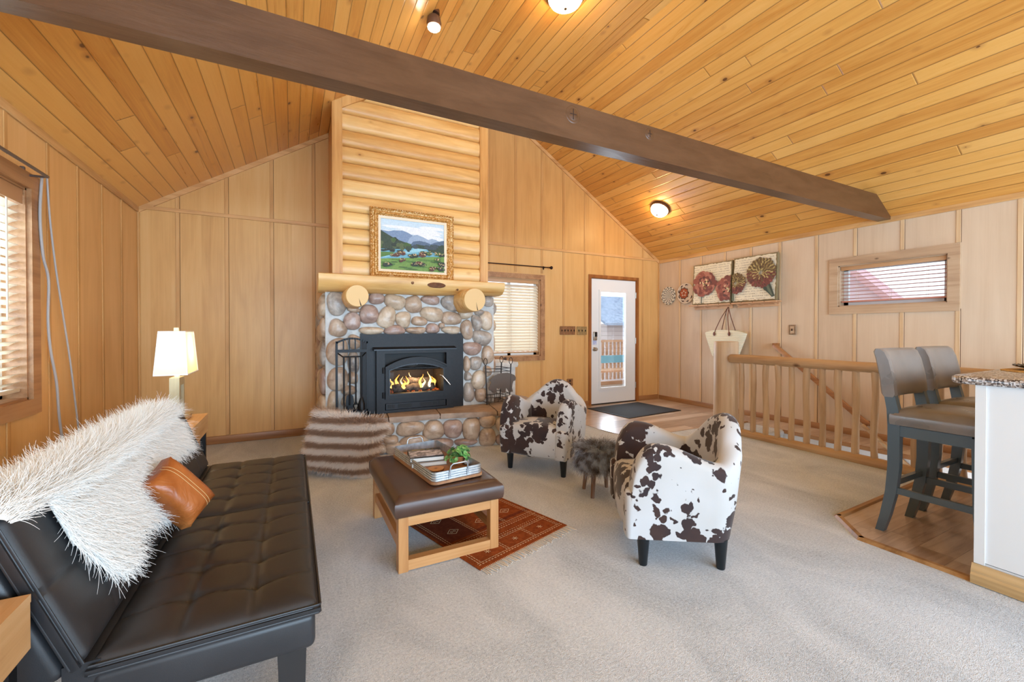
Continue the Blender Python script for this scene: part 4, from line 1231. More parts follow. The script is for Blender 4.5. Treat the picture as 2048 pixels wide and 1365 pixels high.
for nm, lab, t in tools:
    x = (tl + tr) / 2 + W2 * t
    o = thing(nm, lab, 'fire tool', (x, TY - 0.03, HZ + 0.075))
    top_ = H_(z3(300, 385, TY).z) - 0.07
    g = G(); g.tube([(0, 0, 0.06), (0, 0, top_)], 0.0085, 8); g.obj('handle', M_wrought, o, smooth=60)
    g = G()
    if nm == 'fire_shovel':
        pts = [(-.034, .0), (.034, .0), (.036, .10), (.028, .15), (0, .165), (-.028, .15), (-.036, .10)]
        g.prism(pts, 0.004, Matrix.Translation((0.0, 0.012, 0.0)) @ Matrix.Rotation(R(90), 4, 'X'))
    elif nm == 'hearth_brush':
        g.lathe([(0.014, 0), (0.034, 0.01), (0.032, 0.07), (0.018, 0.11), (0.01, 0.13)], 14)
    elif nm == 'poker':
        g.tube([(0, 0, 0.08), (0, 0, 0.0), (0.025, 0, 0.03), (0.03, 0, 0.05)], [0.007, 0.006, 0.005, 0.003], 8)
    else:
        g.tube([(0, 0, 0.1), (-0.02, 0, 0.05), (-0.004, 0, 0.0)], 0.005, 8); g.tube([(0, 0, 0.1), (0.02, 0, 0.05), (0.004, 0, 0.0)], 0.005, 8)
    g.obj('head', M_wrought, o, smooth=40)

# ================================================================== firewood rack with a bear silhouette
M_rack = simple('dark_steel_wire', (66, 62, 60), 0.4, 0.6)
M_bear = simple('grey_brown_sheet_metal', (104, 92, 84), 0.5, 0.4)
RY0 = 4.40
def k2(x, y, yy=RY0): return on_y(960 + x * 100 / 1050, 700 + y * 130 / 1365, yy)
A_ = k2(150, 1150); B_ = k2(190, 330); 
rk = thing('firewood_rack', 'wire firewood rack with a bear silhouette standing on the hearth', 'firewood rack', (2.2, RY0 + 0.12, HZ + 0.004))
rx0, rx1 = A_.x - 2.2, k2(775, 900).x - 2.2 - 0.10
rh = B_.z - HZ
ya, yb = -0.12, 0.13
zr = [k2(300, y).z - HZ for y in (405, 470, 940, 1010, 1110)]
def loop(g, x, y, z): 
    g.tube([(x, y, z)] + [(x + 0.022 * math.sin(a), y, z + 0.04 - 0.04 * math.cos(a)) for a in [2 * PI * i / 12 for i in range(1, 12)]] + [(x, y, z)], 0.004, 6)
for xx, l in ((rx0, -1), (rx1, 1)):
    for yy in (ya, yb):
        g = G(); g.tube([(xx, yy, 0.0), (xx + l * 0.02, yy, rh)], 0.0085, 8); loop(g, xx + l * 0.02, yy, rh); g.obj('upright', M_rack, rk, smooth=60)
g = G()
for yy in (ya, yb):
    for z in zr: g.tube([(rx0, yy, z), (rx1 + 0.01, yy, z)], 0.004, 6)
    for i in range(1, 6):
        x = rx0 + (rx1 - rx0) * i / 6
        g.tube([(x, yy, zr[4]), (x, yy, zr[2])], 0.003, 6)
for xx in (rx0, rx1):
    for z in zr: g.tube([(xx, ya, z), (xx, yb, z)], 0.004, 6)
for i in range(5):
    y = ya + (yb - ya) * i / 4
    g.tube([(rx0, y, zr[4]), (rx1, y, zr[4])], 0.003, 6)
g.obj('wire_panel', M_rack, rk, smooth=60)
bear = [(195, 770), (215, 735), (235, 690), (205, 640), (240, 600), (300, 545), (380, 505), (480, 488), (580, 482), (650, 500), (720, 530), (752, 580), (745, 640), (700, 660), (680, 720), (672, 800), (690, 880), (600, 890), (585, 850),
        (545, 800), (535, 900), (450, 905), (440, 860), (415, 800), (390, 830), (350, 800), (345, 880), (370, 915), (300, 905), (250, 870), (225, 850), (190, 850), (180, 800)]
pts = [k2(x, y, RY0 - 0.004) for x, y in bear]
g = G()
g.prism([(p.x - 2.2, p.z - HZ - 0.004) for p in pts], 0.003, Matrix.Translation((0, ya - 0.004, 0)) @ Matrix.Rotation(R(90), 4, 'X'))
g.obj('bear_cutout', M_bear, rk, smooth=0)

# ================================================================== landscape painting
PY = CY - 0.02
pa, pb, pc_, pd = on_y(740, 413, PY - 0.03), on_y(907, 433, PY - 0.03), on_y(907, 559, PY - 0.03), on_y(742, 549, PY - 0.03)
pw = (pb.x - pa.x); pz1 = (pa.z + pb.z) / 2; pz0 = 1.752
ph = pz1 - pz0
pt = thing('landscape_painting', 'lake and mountain landscape painting in an ornate gold frame', 'painting', ((pa.x + pb.x) / 2, PY, pz0))
k = Mat('antique_gold', (206, 150, 66), 0.4, 0.35)
f = k.noise(k.coord(), 70, 3, 0.7)
k.set(Base_Color=k.ramp(f, (0.35, (150, 92, 30)), (0.5, (204, 146, 62)), (0.66, (240, 216, 170))))
k.bump(k.noise(k.coord(), 110, 2), 0.8, 0.006)
M_gold = k.m
M_liner = simple('cream_linen_liner', (238, 220, 192), 0.7)
def moulding(g, prof, w, h):
    """prof: (inset, depth) points; mitred frame w x h standing on z=0, centred x"""
    rings = []
    for ins_, dp in prof:
        rings.append([(-w / 2 + ins_, -dp, ins_), (w / 2 - ins_, -dp, ins_), (w / 2 - ins_, -dp, h - ins_), (-w / 2 + ins_, -dp, h - ins_)])
    n = len(rings)
    g.loft(rings, True, False)
g = G(); moulding(g, [(0, 0.0), (0, 0.03), (0.012, 0.045), (0.022, 0.035), (0.038, 0.028), (0.05, 0.045), (0.062, 0.048), (0.078, 0.03), (0.085, 0.03), (0.085, 0.0)], pw, ph)
fr_ = g.obj('gold_frame', M_gold, pt, smooth=40)
g = G()
for i in range(34):
    for z in (0.010, ph - 0.010): g.ball((-pw / 2 + 0.012 + (pw - 0.024) * i / 33, -0.045, z), (0.011, 0.006, 0.008), 8, 5)
for i in range(26):
    for x in (-pw / 2 + 0.010, pw / 2 - 0.010): g.ball((x, -0.045, 0.012 + (ph - 0.024) * i / 25), (0.008, 0.006, 0.011), 8, 5)
g.obj('carved_beading', M_gold, fr_, smooth=180)
g = G(); moulding(g, [(0.083, 0.0), (0.083, 0.032), (0.108, 0.024), (0.108, 0.0)], pw, ph); g.obj('liner', M_liner, pt, smooth=0)
cw, chh = pw - 0.216, ph - 0.216
cols = [(196, 214, 226), (228, 230, 232), (122, 142, 172), (150, 168, 192), (86, 104, 128), (52, 66, 48), (84, 96, 58), (112, 168, 186), (150, 198, 212), (84, 120, 52), (112, 146, 66), (66, 92, 40), (88, 50, 38), (210, 178, 128), (40, 48, 36), (136, 146, 84), (60, 72, 80)]
M_paint = [noisy('oil_paint_%d' % i, tuple(max(0, c - 10) for c in cc), tuple(min(255, c + 10) for c in cc), 60, 0.55) for i, cc in enumerate(cols)]
g = G(); lay = [0]
def P2(pts, m):
    lay[0] += 1; y = -0.012 - lay[0] * 0.00012
    g.mat(m).poly([(-cw / 2 + x * cw, y, 0.108 + z * chh) for x, z in pts])
def blob(cx, cz, rx, rz, m, seed, n=18, j=0.2):
    r = random.Random(seed)
    P2([(min(1, max(0, cx + rx * math.cos(2 * PI * i / n) * (1 + r.uniform(-j, j)))), min(1, max(0, cz + rz * math.sin(2 * PI * i / n) * (1 + r.uniform(-j, j))))) for i in range(n)], m)
P2([(0, 0), (1, 0), (1, 1), (0, 1)], 0)
for i, (x, z, rx_, rz_) in enumerate(((.35, .86, .33, .03), (.62, .8, .36, .07), (.2, .74, .25, .04), (.8, .9, .2, .04), (.75, .7, .25, .05))): blob(x, z, rx_, rz_, 1, i, 22, .15)
P2([(0, .55), (0, .77), (.12, .76), (.2, .785), (.33, .80), (.42, .765), (.52, .70), (.64, .63), (.7, .55)], 2)
P2([(.40, .55), (.44, .66), (.50, .725), (.56, .745), (.66, .705), (.74, .66), (.8, .69), (.87, .675), (.96, .62), (1, .60), (1, .5)], 3)
P2([(.44, .5), (.5, .60), (.6, .625), (.7, .61), (.78, .575), (.85, .62), (1, .675), (1, .45)], 4)
P2([(0, .2), (0, .5), (1, .5), (1, .2)], 7)
P2([(.5, .53), (.58, .54), (.66, .5), (.72, .46), (.6, .40), (.45, .36), (.28, .3), (0, .22), (0, .26), (.3, .36), (.5, .44)], 8)
r = random.Random(2)
P2([(.42, .47), (.55, .55), (.7, .53), (.8, .51), (1, .54), (1, .36), (.75, .42), (.72, .46)], 5)
for i in range(10): blob(.5 + r.uniform(0, .5), .52 + r.uniform(-.03, .02), .05, .04, 16 if i % 2 else 5, i + 40)
P2([(0, .40), (0, .77), (.1, .70), (.22, .62), (.36, .57), (.47, .54), (.47, .46), (.3, .42)], 5)
for i in range(26):
    x = r.uniform(0, .44); blob(x, .44 + r.uniform(0, max(.03, .26 - x * .4)), r.uniform(.03, .06), r.uniform(.025, .05), r.choice([5, 6, 14, 11]), i + 80)
for i in range(12): blob(r.uniform(0, .46), .40 + r.uniform(-.04, .01), r.uniform(.02, .06), .018, 14, i + 120)
P2([(0, .23), (0, .34), (.12, .345), (.22, .35), (.14, .29)], 9)
P2([(0, 0), (0, .2), (.12, .22), (.3, .24), (.5, .27), (.7, .30), (1, .34), (1, 0)], 10)
for i in range(22): blob(r.uniform(0, 1), r.uniform(.02, .25), r.uniform(.05, .13), r.uniform(.01, .02), r.choice([9, 11, 9]), i + 150)
for cx, cz, s_, m in ((.25, .30, .05, 12), (.32, .32, .06, 12), (.2, .27, .05, 12), (.52, .30, .06, 14), (.47, .29, .05, 14), (.66, .36, .06, 14), (.64, .33, .06, 12), (.76, .37, .06, 11), (.88, .36, .06, 11), (.96, .36, .05, 14), (.32, .19, .045, 12), (.52, .13, .06, 14), (.6, .14, .06, 12), (.64, .11, .05, 14), (.88, .24, .05, 11), (.95, .15, .07, 14), (.1, .09, .06, 14), (.93, .06, .06, 14), (.8, .05, .05, 12)):
    for j in range(4): blob(cx + r.uniform(-.03, .03), cz + r.uniform(-.02, .03), s_ * .7, s_ * .5, m, int(cx * 999) + j, 12, .3)
    for j in range(7): blob(cx + r.uniform(-.05, .05), cz + r.uniform(0.0, .05), .010, .008, r.choice([13, 15, 13]), int(cx * 777) + j, 7, .2)
g.obj('canvas', M_paint, pt, smooth=0)
# ================================================================== leather futon sofa
k = Mat('black_leather', (46, 41, 39), 0.36, spec=0.5)
f = k.noise(k.pos(), 3.5, 4, 0.6)
k.set(Base_Color=k.ramp(f, (0.3, (36, 36, 38)), (0.7, (49, 48, 50))), Roughness=k.rng(f, 0.3, 0.7, 0.36, 0.48))
k.bump(k.voro(k.pos(), 420), 0.08, 0.001)
M_leather = k.m
SY0, SY1 = 1.372, 3.05
sofa = thing('futon_sofa', 'black tufted leather futon sofa along the left wall', 'sofa', (-0.2, 2.2, 0))
def S(p): return (p[0] + 0.2, p[1] - 2.2, p[2])
def tuft(a, b, la, lb, na, nb, amp):
    """quilt height: a across (0..la), b along (0..lb)"""
    h = 1.0
    for i in range(1, na):
        h *= 1 - 0.5 * math.exp(-abs(a - la * i / na) / 0.010)
    pa = min(abs(a - la * i / na) for i in range(1, na)) if na > 1 else 0.2
    for j in range(1, nb):
        bow = 0.012 * math.cos(PI * a / la * na)
        h *= 1 - (0.28 + 0.45 * math.exp(-pa / 0.03)) * math.exp(-abs(b - lb * j / nb + bow) / 0.0075)
    # deeper button dimples
    for i in range(1, na):
        for j in range(1, nb):
            d = math.hypot(a - la * i / na, b - lb * j / nb)
            h -= 0.35 * math.exp(-(d / 0.03) ** 2)
    ed = min(a, la - a, b, lb - b)
    h *= 1 - math.exp(-max(ed, 0) / 0.02)
    return amp * h
def quilt(name, O, A, B_, N, la, lb, thick, na, nb, amp, ra=56, rb=96):
    """quilted pad: O corner, A across dir, B along dir, N out"""
    O, A, B_, N = Vector(O), Vector(A), Vector(B_), Vector(N)
    g = G()
    rows = []
    for j in range(rb + 1):
        for i in range(ra + 1):
            a, b = la * i / ra, lb * j / rb
            ed = min(a, la - a, b, lb - b)
            inset = 0
            h = tuft(a, b, la, lb, na, nb, amp)
            rnd = 0.012 * (1 - min(1, ed / 0.012)) ** 2
            g.v.append(S(O + A * a + B_ * b + N * (h - rnd)))
    W = ra + 1
    for j in range(rb):
        for i in range(ra):
            g.f.append((j * W + i, j * W + i + 1, (j + 1) * W + i + 1, (j + 1) * W + i)); g.mi.append(0)
    edge = [i for i in range(W)] + [j * W + ra for j in range(1, rb + 1)] + [rb * W + i for i in range(ra - 1, -1, -1)] + [j * W for j in range(rb - 1, 0, -1)]
    prev = edge
    c = O + A * la / 2 + B_ * lb / 2
    for dz, k_ in ((0.012, 1.012), (thick * 0.8, 1.012), (thick, 1.0)):
        cur = []
        for e in edge:
            j, i = divmod(e, W)
            p = O + A * (la * i / ra) + B_ * (lb * j / rb)
            q = c + (p - c) * 1.0
            sgn = A * ((-1 if i == 0 else 1 if i == ra else 0) * 0.006 * (k_ > 1)) + B_ * ((-1 if j == 0 else 1 if j == rb else 0) * 0.006 * (k_ > 1))
            cur.append(len(g.v)); g.v.append(S(q + sgn - N * dz))
        n = len(edge)
        for t in range(n):
            g.f.append((prev[t], prev[(t + 1) % n], cur[(t + 1) % n], cur[t])); g.mi.append(0)
        prev = cur
    g.f.append(tuple(prev)); g.mi.append(0)
    return g.obj(name, M_leather, sofa, smooth=60)
SD = 0.505
ymid = (SY0 + SY1) / 2
for ya, yb in ((SY0, ymid - 0.003), (ymid + 0.003, SY1)):
    quilt('seat_cushion', (-0.44, ya, 0.405), (1, 0, 0), (0, 1, 0), (0, 0, 1), SD, yb - ya, 0.030, 3, 5, 0.021)
bd = Vector((-0.18, 0, 0.46)).normalized(); bn = Vector((0.46, 0, 0.18)).normalized()
BL_ = 0.402
for ya, yb in ((SY0, ymid - 0.003), (ymid + 0.003, SY1)):
    quilt('back_cushion', Vector((-0.445, ya, 0.415)), bd, (0, 1, 0), bn, BL_, yb - ya, 0.035, 2, 4, 0.014)
def slab_box(name, O, A, B_, N, la, lb, th, bev=0.02):
    g = G(); O, A, B_, N = Vector(O), Vector(A), Vector(B_), Vector(N)
    Mx = Matrix((tuple(A) + (0,), tuple(B_) + (0,), tuple(N) + (0,), (0, 0, 0, 1))).transposed()
    c = O + A * la / 2 + B_ * lb / 2 - N * th / 2
    Mx.translation = Vector(S(c))
    g.box((0, 0, 0), (la, lb, th), Mx, bev=bev, seg=4)
    return g.obj(name, M_leather, sofa, smooth=50)
slab_box('seat_base', (-0.44, SY0, 0.378), (1, 0, 0), (0, 1, 0), (0, 0, 1), SD - 0.008, SY1 - SY0, 0.105)
slab_box('back_base', Vector((-0.448, SY0, 0.40)) - bn * 0.036, bd, (0, 1, 0), bn, BL_, SY1 - SY0, 0.105)
g = G(); g.box(S((-0.455, (SY0 + SY1) / 2, 0.345)), (0.07, SY1 - SY0 - 0.01, 0.13)); g.obj('hinge_strip', M_leather, sofa, smooth=0)
def piping(name, pts, r=0.004):
    g = G(); g.tube([S(p) for p in pts], r, 6); g.obj(name, M_leather, sofa, smooth=60)
for ya, yb in ((SY0, ymid - 0.003), (ymid + 0.003, SY1)):
    for z in (0.402, 0.380):
        x0, x1 = -0.44, -0.44 + SD
        piping('piping', [(x0, ya - 0.004, z), (x1, ya - 0.004, z), (x1 + 0.005, ya, z), (x1 + 0.005, yb, z), (x1, yb + 0.004, z), (x0, yb + 0.004, z)], 0.0035)
    b0 = Vector((-0.445, 0, 0.415))
    for off in (-0.004, -0.030):
        q0, q1 = b0 + bn * off, b0 + bn * off + bd * (BL_ + 0.004)
        piping('piping', [(q0.x, ya - 0.004, q0.z), (q1.x, ya - 0.004, q1.z), (q1.x, yb + 0.004, q1.z), (q0.x, yb + 0.004, q0.z)], 0.0035)
M_sleg = simple('dark_sofa_leg', (44, 42, 42), 0.4)
for x, y, dx in ((-0.005, 1.475, 0.0), (-0.005, 2.95, 0.0), (-0.40, 1.475, -0.02), (-0.40, 2.95, -0.02)):
    g = G(); rings = []
    for z, w in ((0.274, 0.040), (0.0, 0.032)):
        rings.append([S((x + dx * (1 - z / 0.274) + sx * w, y + sy * w, z)) for sx, sy in ((-1, -1), (1, -1), (1, 1), (-1, 1))])
    g.loft(rings); g.obj('leg', M_sleg, sofa, smooth=0)

# ================================================================== sheepskin throw
M_wool = Mat('white_wool', (252, 248, 242), 0.9, spec=0.1); M_wool.set(Sheen_Weight=0.3); M_wool = M_wool.m
M_woolskin = simple('wool_base', (244, 238, 228), 0.95, 0, 0.1)
thr = thing('sheepskin_throw', 'long haired white sheepskin draped over the sofa back', 'throw', (-0.6, 2.2, 0.5))
def TH(p): return Vector((p[0] + 0.6, p[1] - 2.2, p[2] - 0.5))
bp0 = Vector((-0.445, 0, 0.415)) + bn * 0.022
crop = [(0, 505), (60, 470), (150, 450), (195, 490), (225, 560), (265, 660), (310, 720), (350, 790), (420, 830), (470, 880), (500, 915), (550, 880), (600, 820), (610, 740), (620, 680), (690, 640), (770, 630), (765, 575), (730, 500), (800, 320), (870, 285), (850, 240), (825, 175)]
K_ = 660 / 1540
poly = []
for x, y in crop:
    q = on_plane(x * K_, 780 + y * K_, bp0, bn)
    t = (q - bp0).dot(bd)
    poly.append((q.y, min(t + 0.04, BL_)))
poly[0] = (poly[0][0] - 0.05, BL_)
poly = [(max(y_, 1.35), t_) for y_, t_ in poly]
ylo = min(p[0] for p in poly) ; yhi = max(p[0] for p in poly)
poly = [(poly[0][0], BL_)] + poly[1:] + [(poly[-1][0], BL_)]
def inside(y, t):
    c = False; n = len(poly)
    for i in range(n):
        (x1, y1), (x2, y2) = poly[i], poly[(i + 1) % n]
        if (y1 > t) != (y2 > t) and y < (x2 - x1) * (t - y1) / (y2 - y1) + x1: c = not c
    return c
ytop0, ytop1 = poly[0][0], poly[-1][0]
def drape(y, t):
    """point + normal: t along the front face, past the top it rolls over to the rear"""
    if t <= BL_:
        return Vector((bp0.x, y, bp0.z)) + bd * t, bn.copy()
    u = t - BL_; r = 0.03; q = r * PI / 2; flat = 0.10
    base = Vector((bp0.x, y, bp0.z)) + bd * (BL_ - r + 0.012)
    if u < q:
        a = u / r; n = bn * math.cos(a) + bd * math.sin(a); return base - bn * r + n * r, n
    if u < q + flat: return base - bn * (r + u - q) + bd * r, bd.copy()
    if u < 2 * q + flat:
        a = (u - q - flat) / r; n = bd * math.cos(a) - bn * math.sin(a); return base - bn * (r + flat) + n * r, n
    return base - bn * (2 * r + flat) - bd * (u - 2 * q - flat), -bn
g = G(); st = 0.02
ny = int((yhi - ylo) / st) + 2; cells = {}
for j in range(-1, int((BL_ + 0.42) / st)):
    for i in range(ny):
        y, t = ylo + i * st, j * st
        yc, tc_ = y + st / 2, t + st / 2
        ok = all(inside(yc + a, tc_ + b) for a, b in ((0, 0), (.022, 0), (-.022, 0), (0, -.022))) if tc_ < BL_ else (ytop0 - 0.01 < y < ytop1 - 0.01)
        if ok:
            ids = []
            for a, b in ((0, 0), (1, 0), (1, 1), (0, 1)):
                kk = (i + a, j + b)
                if kk not in cells:
                    p, n = drape(ylo + kk[0] * st, kk[1] * st); cells[kk] = len(g.v); g.v.append(tuple(TH(p + n * 0.012)))
                ids.append(cells[kk])
            g.f.append(tuple(ids)); g.mi.append(0)
hide = g.obj('hide', M_woolskin, thr, smooth=180)
sm = hide.modifiers.new('solid', 'SOLIDIFY'); sm.thickness = 0.012
rs_ = np.random.RandomState(4)
cus_c = on_plane(366, 980, bp0 + bn * 0.05, bn)
roots, dirs, lens = [], [], []
while len(roots) < 60000:
    y = rs_.uniform(ylo - 0.02, yhi + 0.02); t = rs_.uniform(-0.02, BL_ + 0.36)
    ok = inside(y, t) if t < BL_ else (ytop0 - 0.03 < y < ytop1 + 0.03)
    if not ok: continue
    p, n = drape(y, t)
    tang = -bd if t < BL_ else Vector((0, 0, 0)) 
    near = (p - cus_c).length < 0.20
    d = n * (0.25 if near else 0.42) + tang * 0.85 + Vector((0, rs_.normal(0, 0.25), rs_.normal(0, .12)))
    if t > BL_ - 0.03: d = n * 0.6 + bn * (0.5 - 4.0 * max(0, t - BL_)) + Vector((rs_.normal(0, .25), rs_.normal(0, .3), 0.1 + rs_.normal(0, .15)))
    roots.append(tuple(TH(p + n * 0.012))); dirs.append(tuple(d.normalized())); lens.append(0.026 if near else 0.058 if t < BL_ - .03 else 0.052)
fur('wool', roots, dirs, lens, 0.0008, M_wool, thr, curl=0.28, npt=6, seed=2, droop=0.12)['kind'] = 'stuff'

# ================================================================== tan leather cushion
k = Mat('tan_leather', (166, 92, 40), 0.36, spec=0.5)
f = k.noise(k.coord(), 5, 4, 0.6, 0.6)
k.set(Base_Color=k.ramp(f, (0.3, (148, 76, 30)), (0.55, (172, 98, 46)), (0.75, (190, 118, 62))), Roughness=k.rng(f, 0.3, 0.7, 0.28, 0.45))
k.bump(k.noise(k.coord(), 9, 3, 0.6, 1.5), 0.35, 0.02)
M_tan = k.m
cA = on_plane(345, 905, bp0 + bn * 0.14, bn); cC = on_z(398, 1054, 0.475)
rB, rD = ray(434, 985), ray(299, 976)
s_ = (cA + cC) - 2 * EYE
ma = np.array([[rB.x, rD.x], [rB.y, rD.y], [rB.z, rD.z]]); sol = np.linalg.lstsq(ma, np.array(s_), rcond=None)[0]
cB, cD = EYE + rB * sol[0], EYE + rD * sol[1]
cc = (cA + cB + cC + cD) / 4
ex = ((cB - cA) + (cC - cD)) / 2; ey = ((cA - cD) + (cB - cC)) / 2
wx, wy = ex.length, ey.length
ex.normalize(); ez = ex.cross(ey).normalized(); ey = ez.cross(ex)
if ez.dot(EYE - cc) < 0: ez = -ez
Mx = Matrix((tuple(ex) + (0,), tuple(ey) + (0,), tuple(ez) + (0,), (0, 0, 0, 1))).transposed()
th = 0.10
cu = thing('leather_cushion', 'tan orange leather cushion with double stitching on the black sofa', 'cushion', tuple(cc - ez * th * 0.5 - Vector((0, 0, 0.10))))
Mx.translation = ez * (-th * 0.5) + (cc - cu.location)
def pillow_pt(u, v, w, h, t, sgn, crown):
    x, y = (u - .5) * 2, (v - .5) * 2
    k_ = (1 - x ** 4) * (1 - y ** 4)
    pinch = 1 - 0.05 * (1 - abs(x)) * abs(y) ** 3 - 0.0
    return (x * w / 2 * (1 - 0.05 * (1 - y * y) * abs(x) ** 6), y * h / 2 * (1 - 0.05 * (1 - x * x) * abs(y) ** 6), sgn * (t / 2 + crown * max(0, k_) ** 0.6))
g = G(); n = 22
for sgn in (1, -1): g.grid(lambda u, v: pillow_pt(u, v, wx, wy, th * 0.5, sgn, 0.045), n, n, Mx)
o_ = (n + 1) ** 2
edge = [i for i in range(n + 1)] + [j * (n + 1) + n for j in range(1, n + 1)] + [n * (n + 1) + i for i in range(n - 1, -1, -1)] + [j * (n + 1) for j in range(n - 1, 0, -1)]
for a, b in zip(edge, edge[1:] + edge[:1]): g.f.append((a, b, b + o_, a + o_)); g.mi.append(0)
g.obj('cover', M_tan, cu, smooth=50)
M_thread = simple('cream_stitching', (206, 160, 104), 0.7)
for off in (-0.006, 0.006):
    g = G(); pts = []
    for i in range(20):
        u = i / 19; p = pillow_pt(u, 0.62 + off / wy, wx, wy, th * 0.5, 1, 0.045); pts.append(Mx @ Vector((p[0], p[1], p[2] + 0.0008)))
    g.tube(pts, 0.0012, 5); g.obj('stitching', M_thread, cu, smooth=60)

# ================================================================== side tables
M_oak = wood('light_oak', (176, 124, 76), (204, 156, 104), (222, 180, 132), 'Y', 0.4)
M_blackm = simple('black_powder_coat', (20, 20, 22), 0.4, 0.3)
def side_table(x1, y0, y1, label, legy):
    w, d, top = 0.42, y1 - y0, 0.62
    t = thing('side_table', label, 'side table', (x1 - w / 2, (y0 + y1) / 2, 0))
    g = G(); g.box((0, 0, top - 0.009), (w, d, 0.018)); g.obj('tabletop', M_oak, t, smooth=0)
    g = G(); g.box((0, 0, top - 0.070), (w - 0.002, d - 0.002, 0.104)); g.obj('box', M_oak, t, smooth=0)
    g = G(); g.box((-0.0, -d / 2 - 0.002, top - 0.070), (w - 0.03, 0.008, 0.084)); dwr = g.obj('drawer', M_oak, t, smooth=0)
    for sx in (-1, 1):
        for ly in legy:
            g = G(); g.box((sx * (w / 2 - 0.02), ly, 0.249), (0.03, 0.03, 0.498)); g.obj('leg', M_blackm, t, smooth=0)
    g = G(); g.box((0, legy[0], 0.012), (w - 0.06, 0.028, 0.02)); g.box((0, legy[1], 0.012), (w - 0.06, 0.028, 0.02)); g.obj('floor_bar', M_blackm, t, smooth=0)
    return t
side_table(-0.537, 3.12, 3.68, 'oak side table with black legs under the lamp at the sofa end', (-0.10, 0.22))
side_table(-0.525, 0.78, 1.34, 'oak side table corner in the bottom left foreground before the sofa', (-0.10, 0.22))

# ================================================================== table lamp
M_brass = noisy('brushed_champagne_metal', (196, 184, 150), (214, 202, 168), 60, 0.32, 0.85, stretch=(1, 1, 0.05))
lm = thing('table_lamp', 'lit table lamp with white tapered shade and brass open block base', 'lamp', (-0.668, 3.45, 0.62))
g = G(); g.box((0.0, 0, 0.015), (0.105, 0.30, 0.026), bev=0.002, seg=1); g.box((0, 0, 0.0025), (0.09, 0.27, 0.005)); g.obj('base', M_brass, lm, smooth=0)
g = G(); hw, hz0, hz1, wt = 0.075, 0.028, 0.288, 0.030
g.box((0, -hw + wt / 2 + 0.0, (hz0 + hz1) / 2), (0.052, wt, hz1 - hz0)); g.box((0, hw - wt / 2, (hz0 + hz1) / 2), (0.052, wt, hz1 - hz0))
g.box((0, 0, hz1 - 0.025), (0.052, 2 * hw - 2 * wt, 0.05)); g.box((0, 0, hz0 + 0.022), (0.052, 2 * hw - 2 * wt, 0.044)); g.obj('body', M_brass, lm, smooth=0)
g = G(); g.tube([(0, 0, hz1), (0, 0, 0.33)], 0.016, 12); g.obj('neck', simple('clear_acrylic', (226, 220, 206), 0.15), lm, smooth=60)
g = G(); g.box((0, 0, 0.597), (0.026, 0.026, 0.024)); g.obj('finial', M_brass, lm, smooth=0)
def shade_mat():
    k = Mat('white_linen_shade', (244, 240, 232), 0.8)
    nt = k.nt; out = [n for n in nt.nodes if n.type == 'OUTPUT_MATERIAL'][0]
    tl_ = k.node('ShaderNodeBsdfTranslucent'); tl_.inputs[0].default_value = C(255, 224, 168)
    mx = k.node('ShaderNodeMixShader'); mx.inputs[0].default_value = 0.45
    nt.links.new(k.b.outputs[0], mx.inputs[1]); nt.links.new(tl_.outputs[0], mx.inputs[2]); nt.links.new(mx.outputs[0], out.inputs['Surface'])
    return k.m
M_shade = shade_mat(); M_shtrim = simple('white_shade_trim', (246, 242, 234), 0.7)
sb, stp = 0.315, 0.583
b2, t2 = (0.083, 0.165), (0.066, 0.128)
g = G()
rb_ = [(sx * b2[0], sy * b2[1], sb) for sx, sy in ((-1, -1), (1, -1), (1, 1), (-1, 1))]; rt_ = [(sx * t2[0], sy * t2[1], stp) for sx, sy in ((-1, -1), (1, -1), (1, 1), (-1, 1))]
g.loft([rb_, rt_], True, False); shd = g.obj('lamp_shade', M_shade, lm, smooth=0)
g = G()
for rr in (rb_, rt_):
    for a, b in zip(rr, rr[1:] + rr[:1]): g.tube([a, b], 0.004, 6)
for a, b in zip(rb_, rt_): g.tube([a, b], 0.0035, 6)
g.obj('shade_trim', M_shtrim, shd, smooth=60)
g = G(); g.tube([(0, 0, 0.33), (0, 0, 0.59)], 0.004, 6); g.tube([(-t2[0], 0, stp - 0.003), (t2[0], 0, stp - 0.003)], 0.002, 5); g.obj('harp', M_brass, lm, smooth=60)
k = Mat('lit_bulb', (255, 240, 210)); k.emit((255, 226, 176), 20); g = G(); g.ball((0, 0, 0.42), (0.028, 0.028, 0.04), 12, 8); g.obj('bulb', k.m, lm, smooth=180)
ld = bpy.data.lights.new('lamp_glow', 'POINT'); ld.energy = 5; ld.color = (1.0, 0.82, 0.56); ld.shadow_soft_size = 0.035
lo = bpy.data.objects.new('lamp_glow', ld); COL.objects.link(lo); lo.location = (-0.668, 3.45, 0.62 + 0.47)

# ================================================================== ottoman
M_brownl = Mat('brown_leather', (62, 40, 30), 0.3, spec=0.5)
f = M_brownl.noise(M_brownl.pos(), 4, 3, 0.6)
M_brownl.set(Base_Color=M_brownl.ramp(f, (0.3, (66, 45, 36)), (0.7, (86, 60, 48))), Roughness=M_brownl.rng(f, 0.3, 0.7, 0.26, 0.4))
M_brownl.bump(M_brownl.voro(M_brownl.pos(), 350), 0.06, 0.001)
M_brownl = M_brownl.m
M_maple = wood('honey_maple', (164, 108, 60), (190, 136, 84), (208, 158, 106), 'Z', 0.35)
M_maplex = wood('honey_maple_rail', (164, 108, 60), (190, 136, 84), (208, 158, 106), 'X', 0.35)
M_mapley = wood('honey_maple_side', (164, 108, 60), (190, 136, 84), (208, 158, 106), 'Y', 0.35)
ox0, ox1, oy0, oy1 = 0.462, 1.012, 2.115, 2.862
ot = thing('ottoman', 'brown leather topped ottoman on an open honey wood frame', 'ottoman', ((ox0 + ox1) / 2, (oy0 + oy1) / 2, 0))
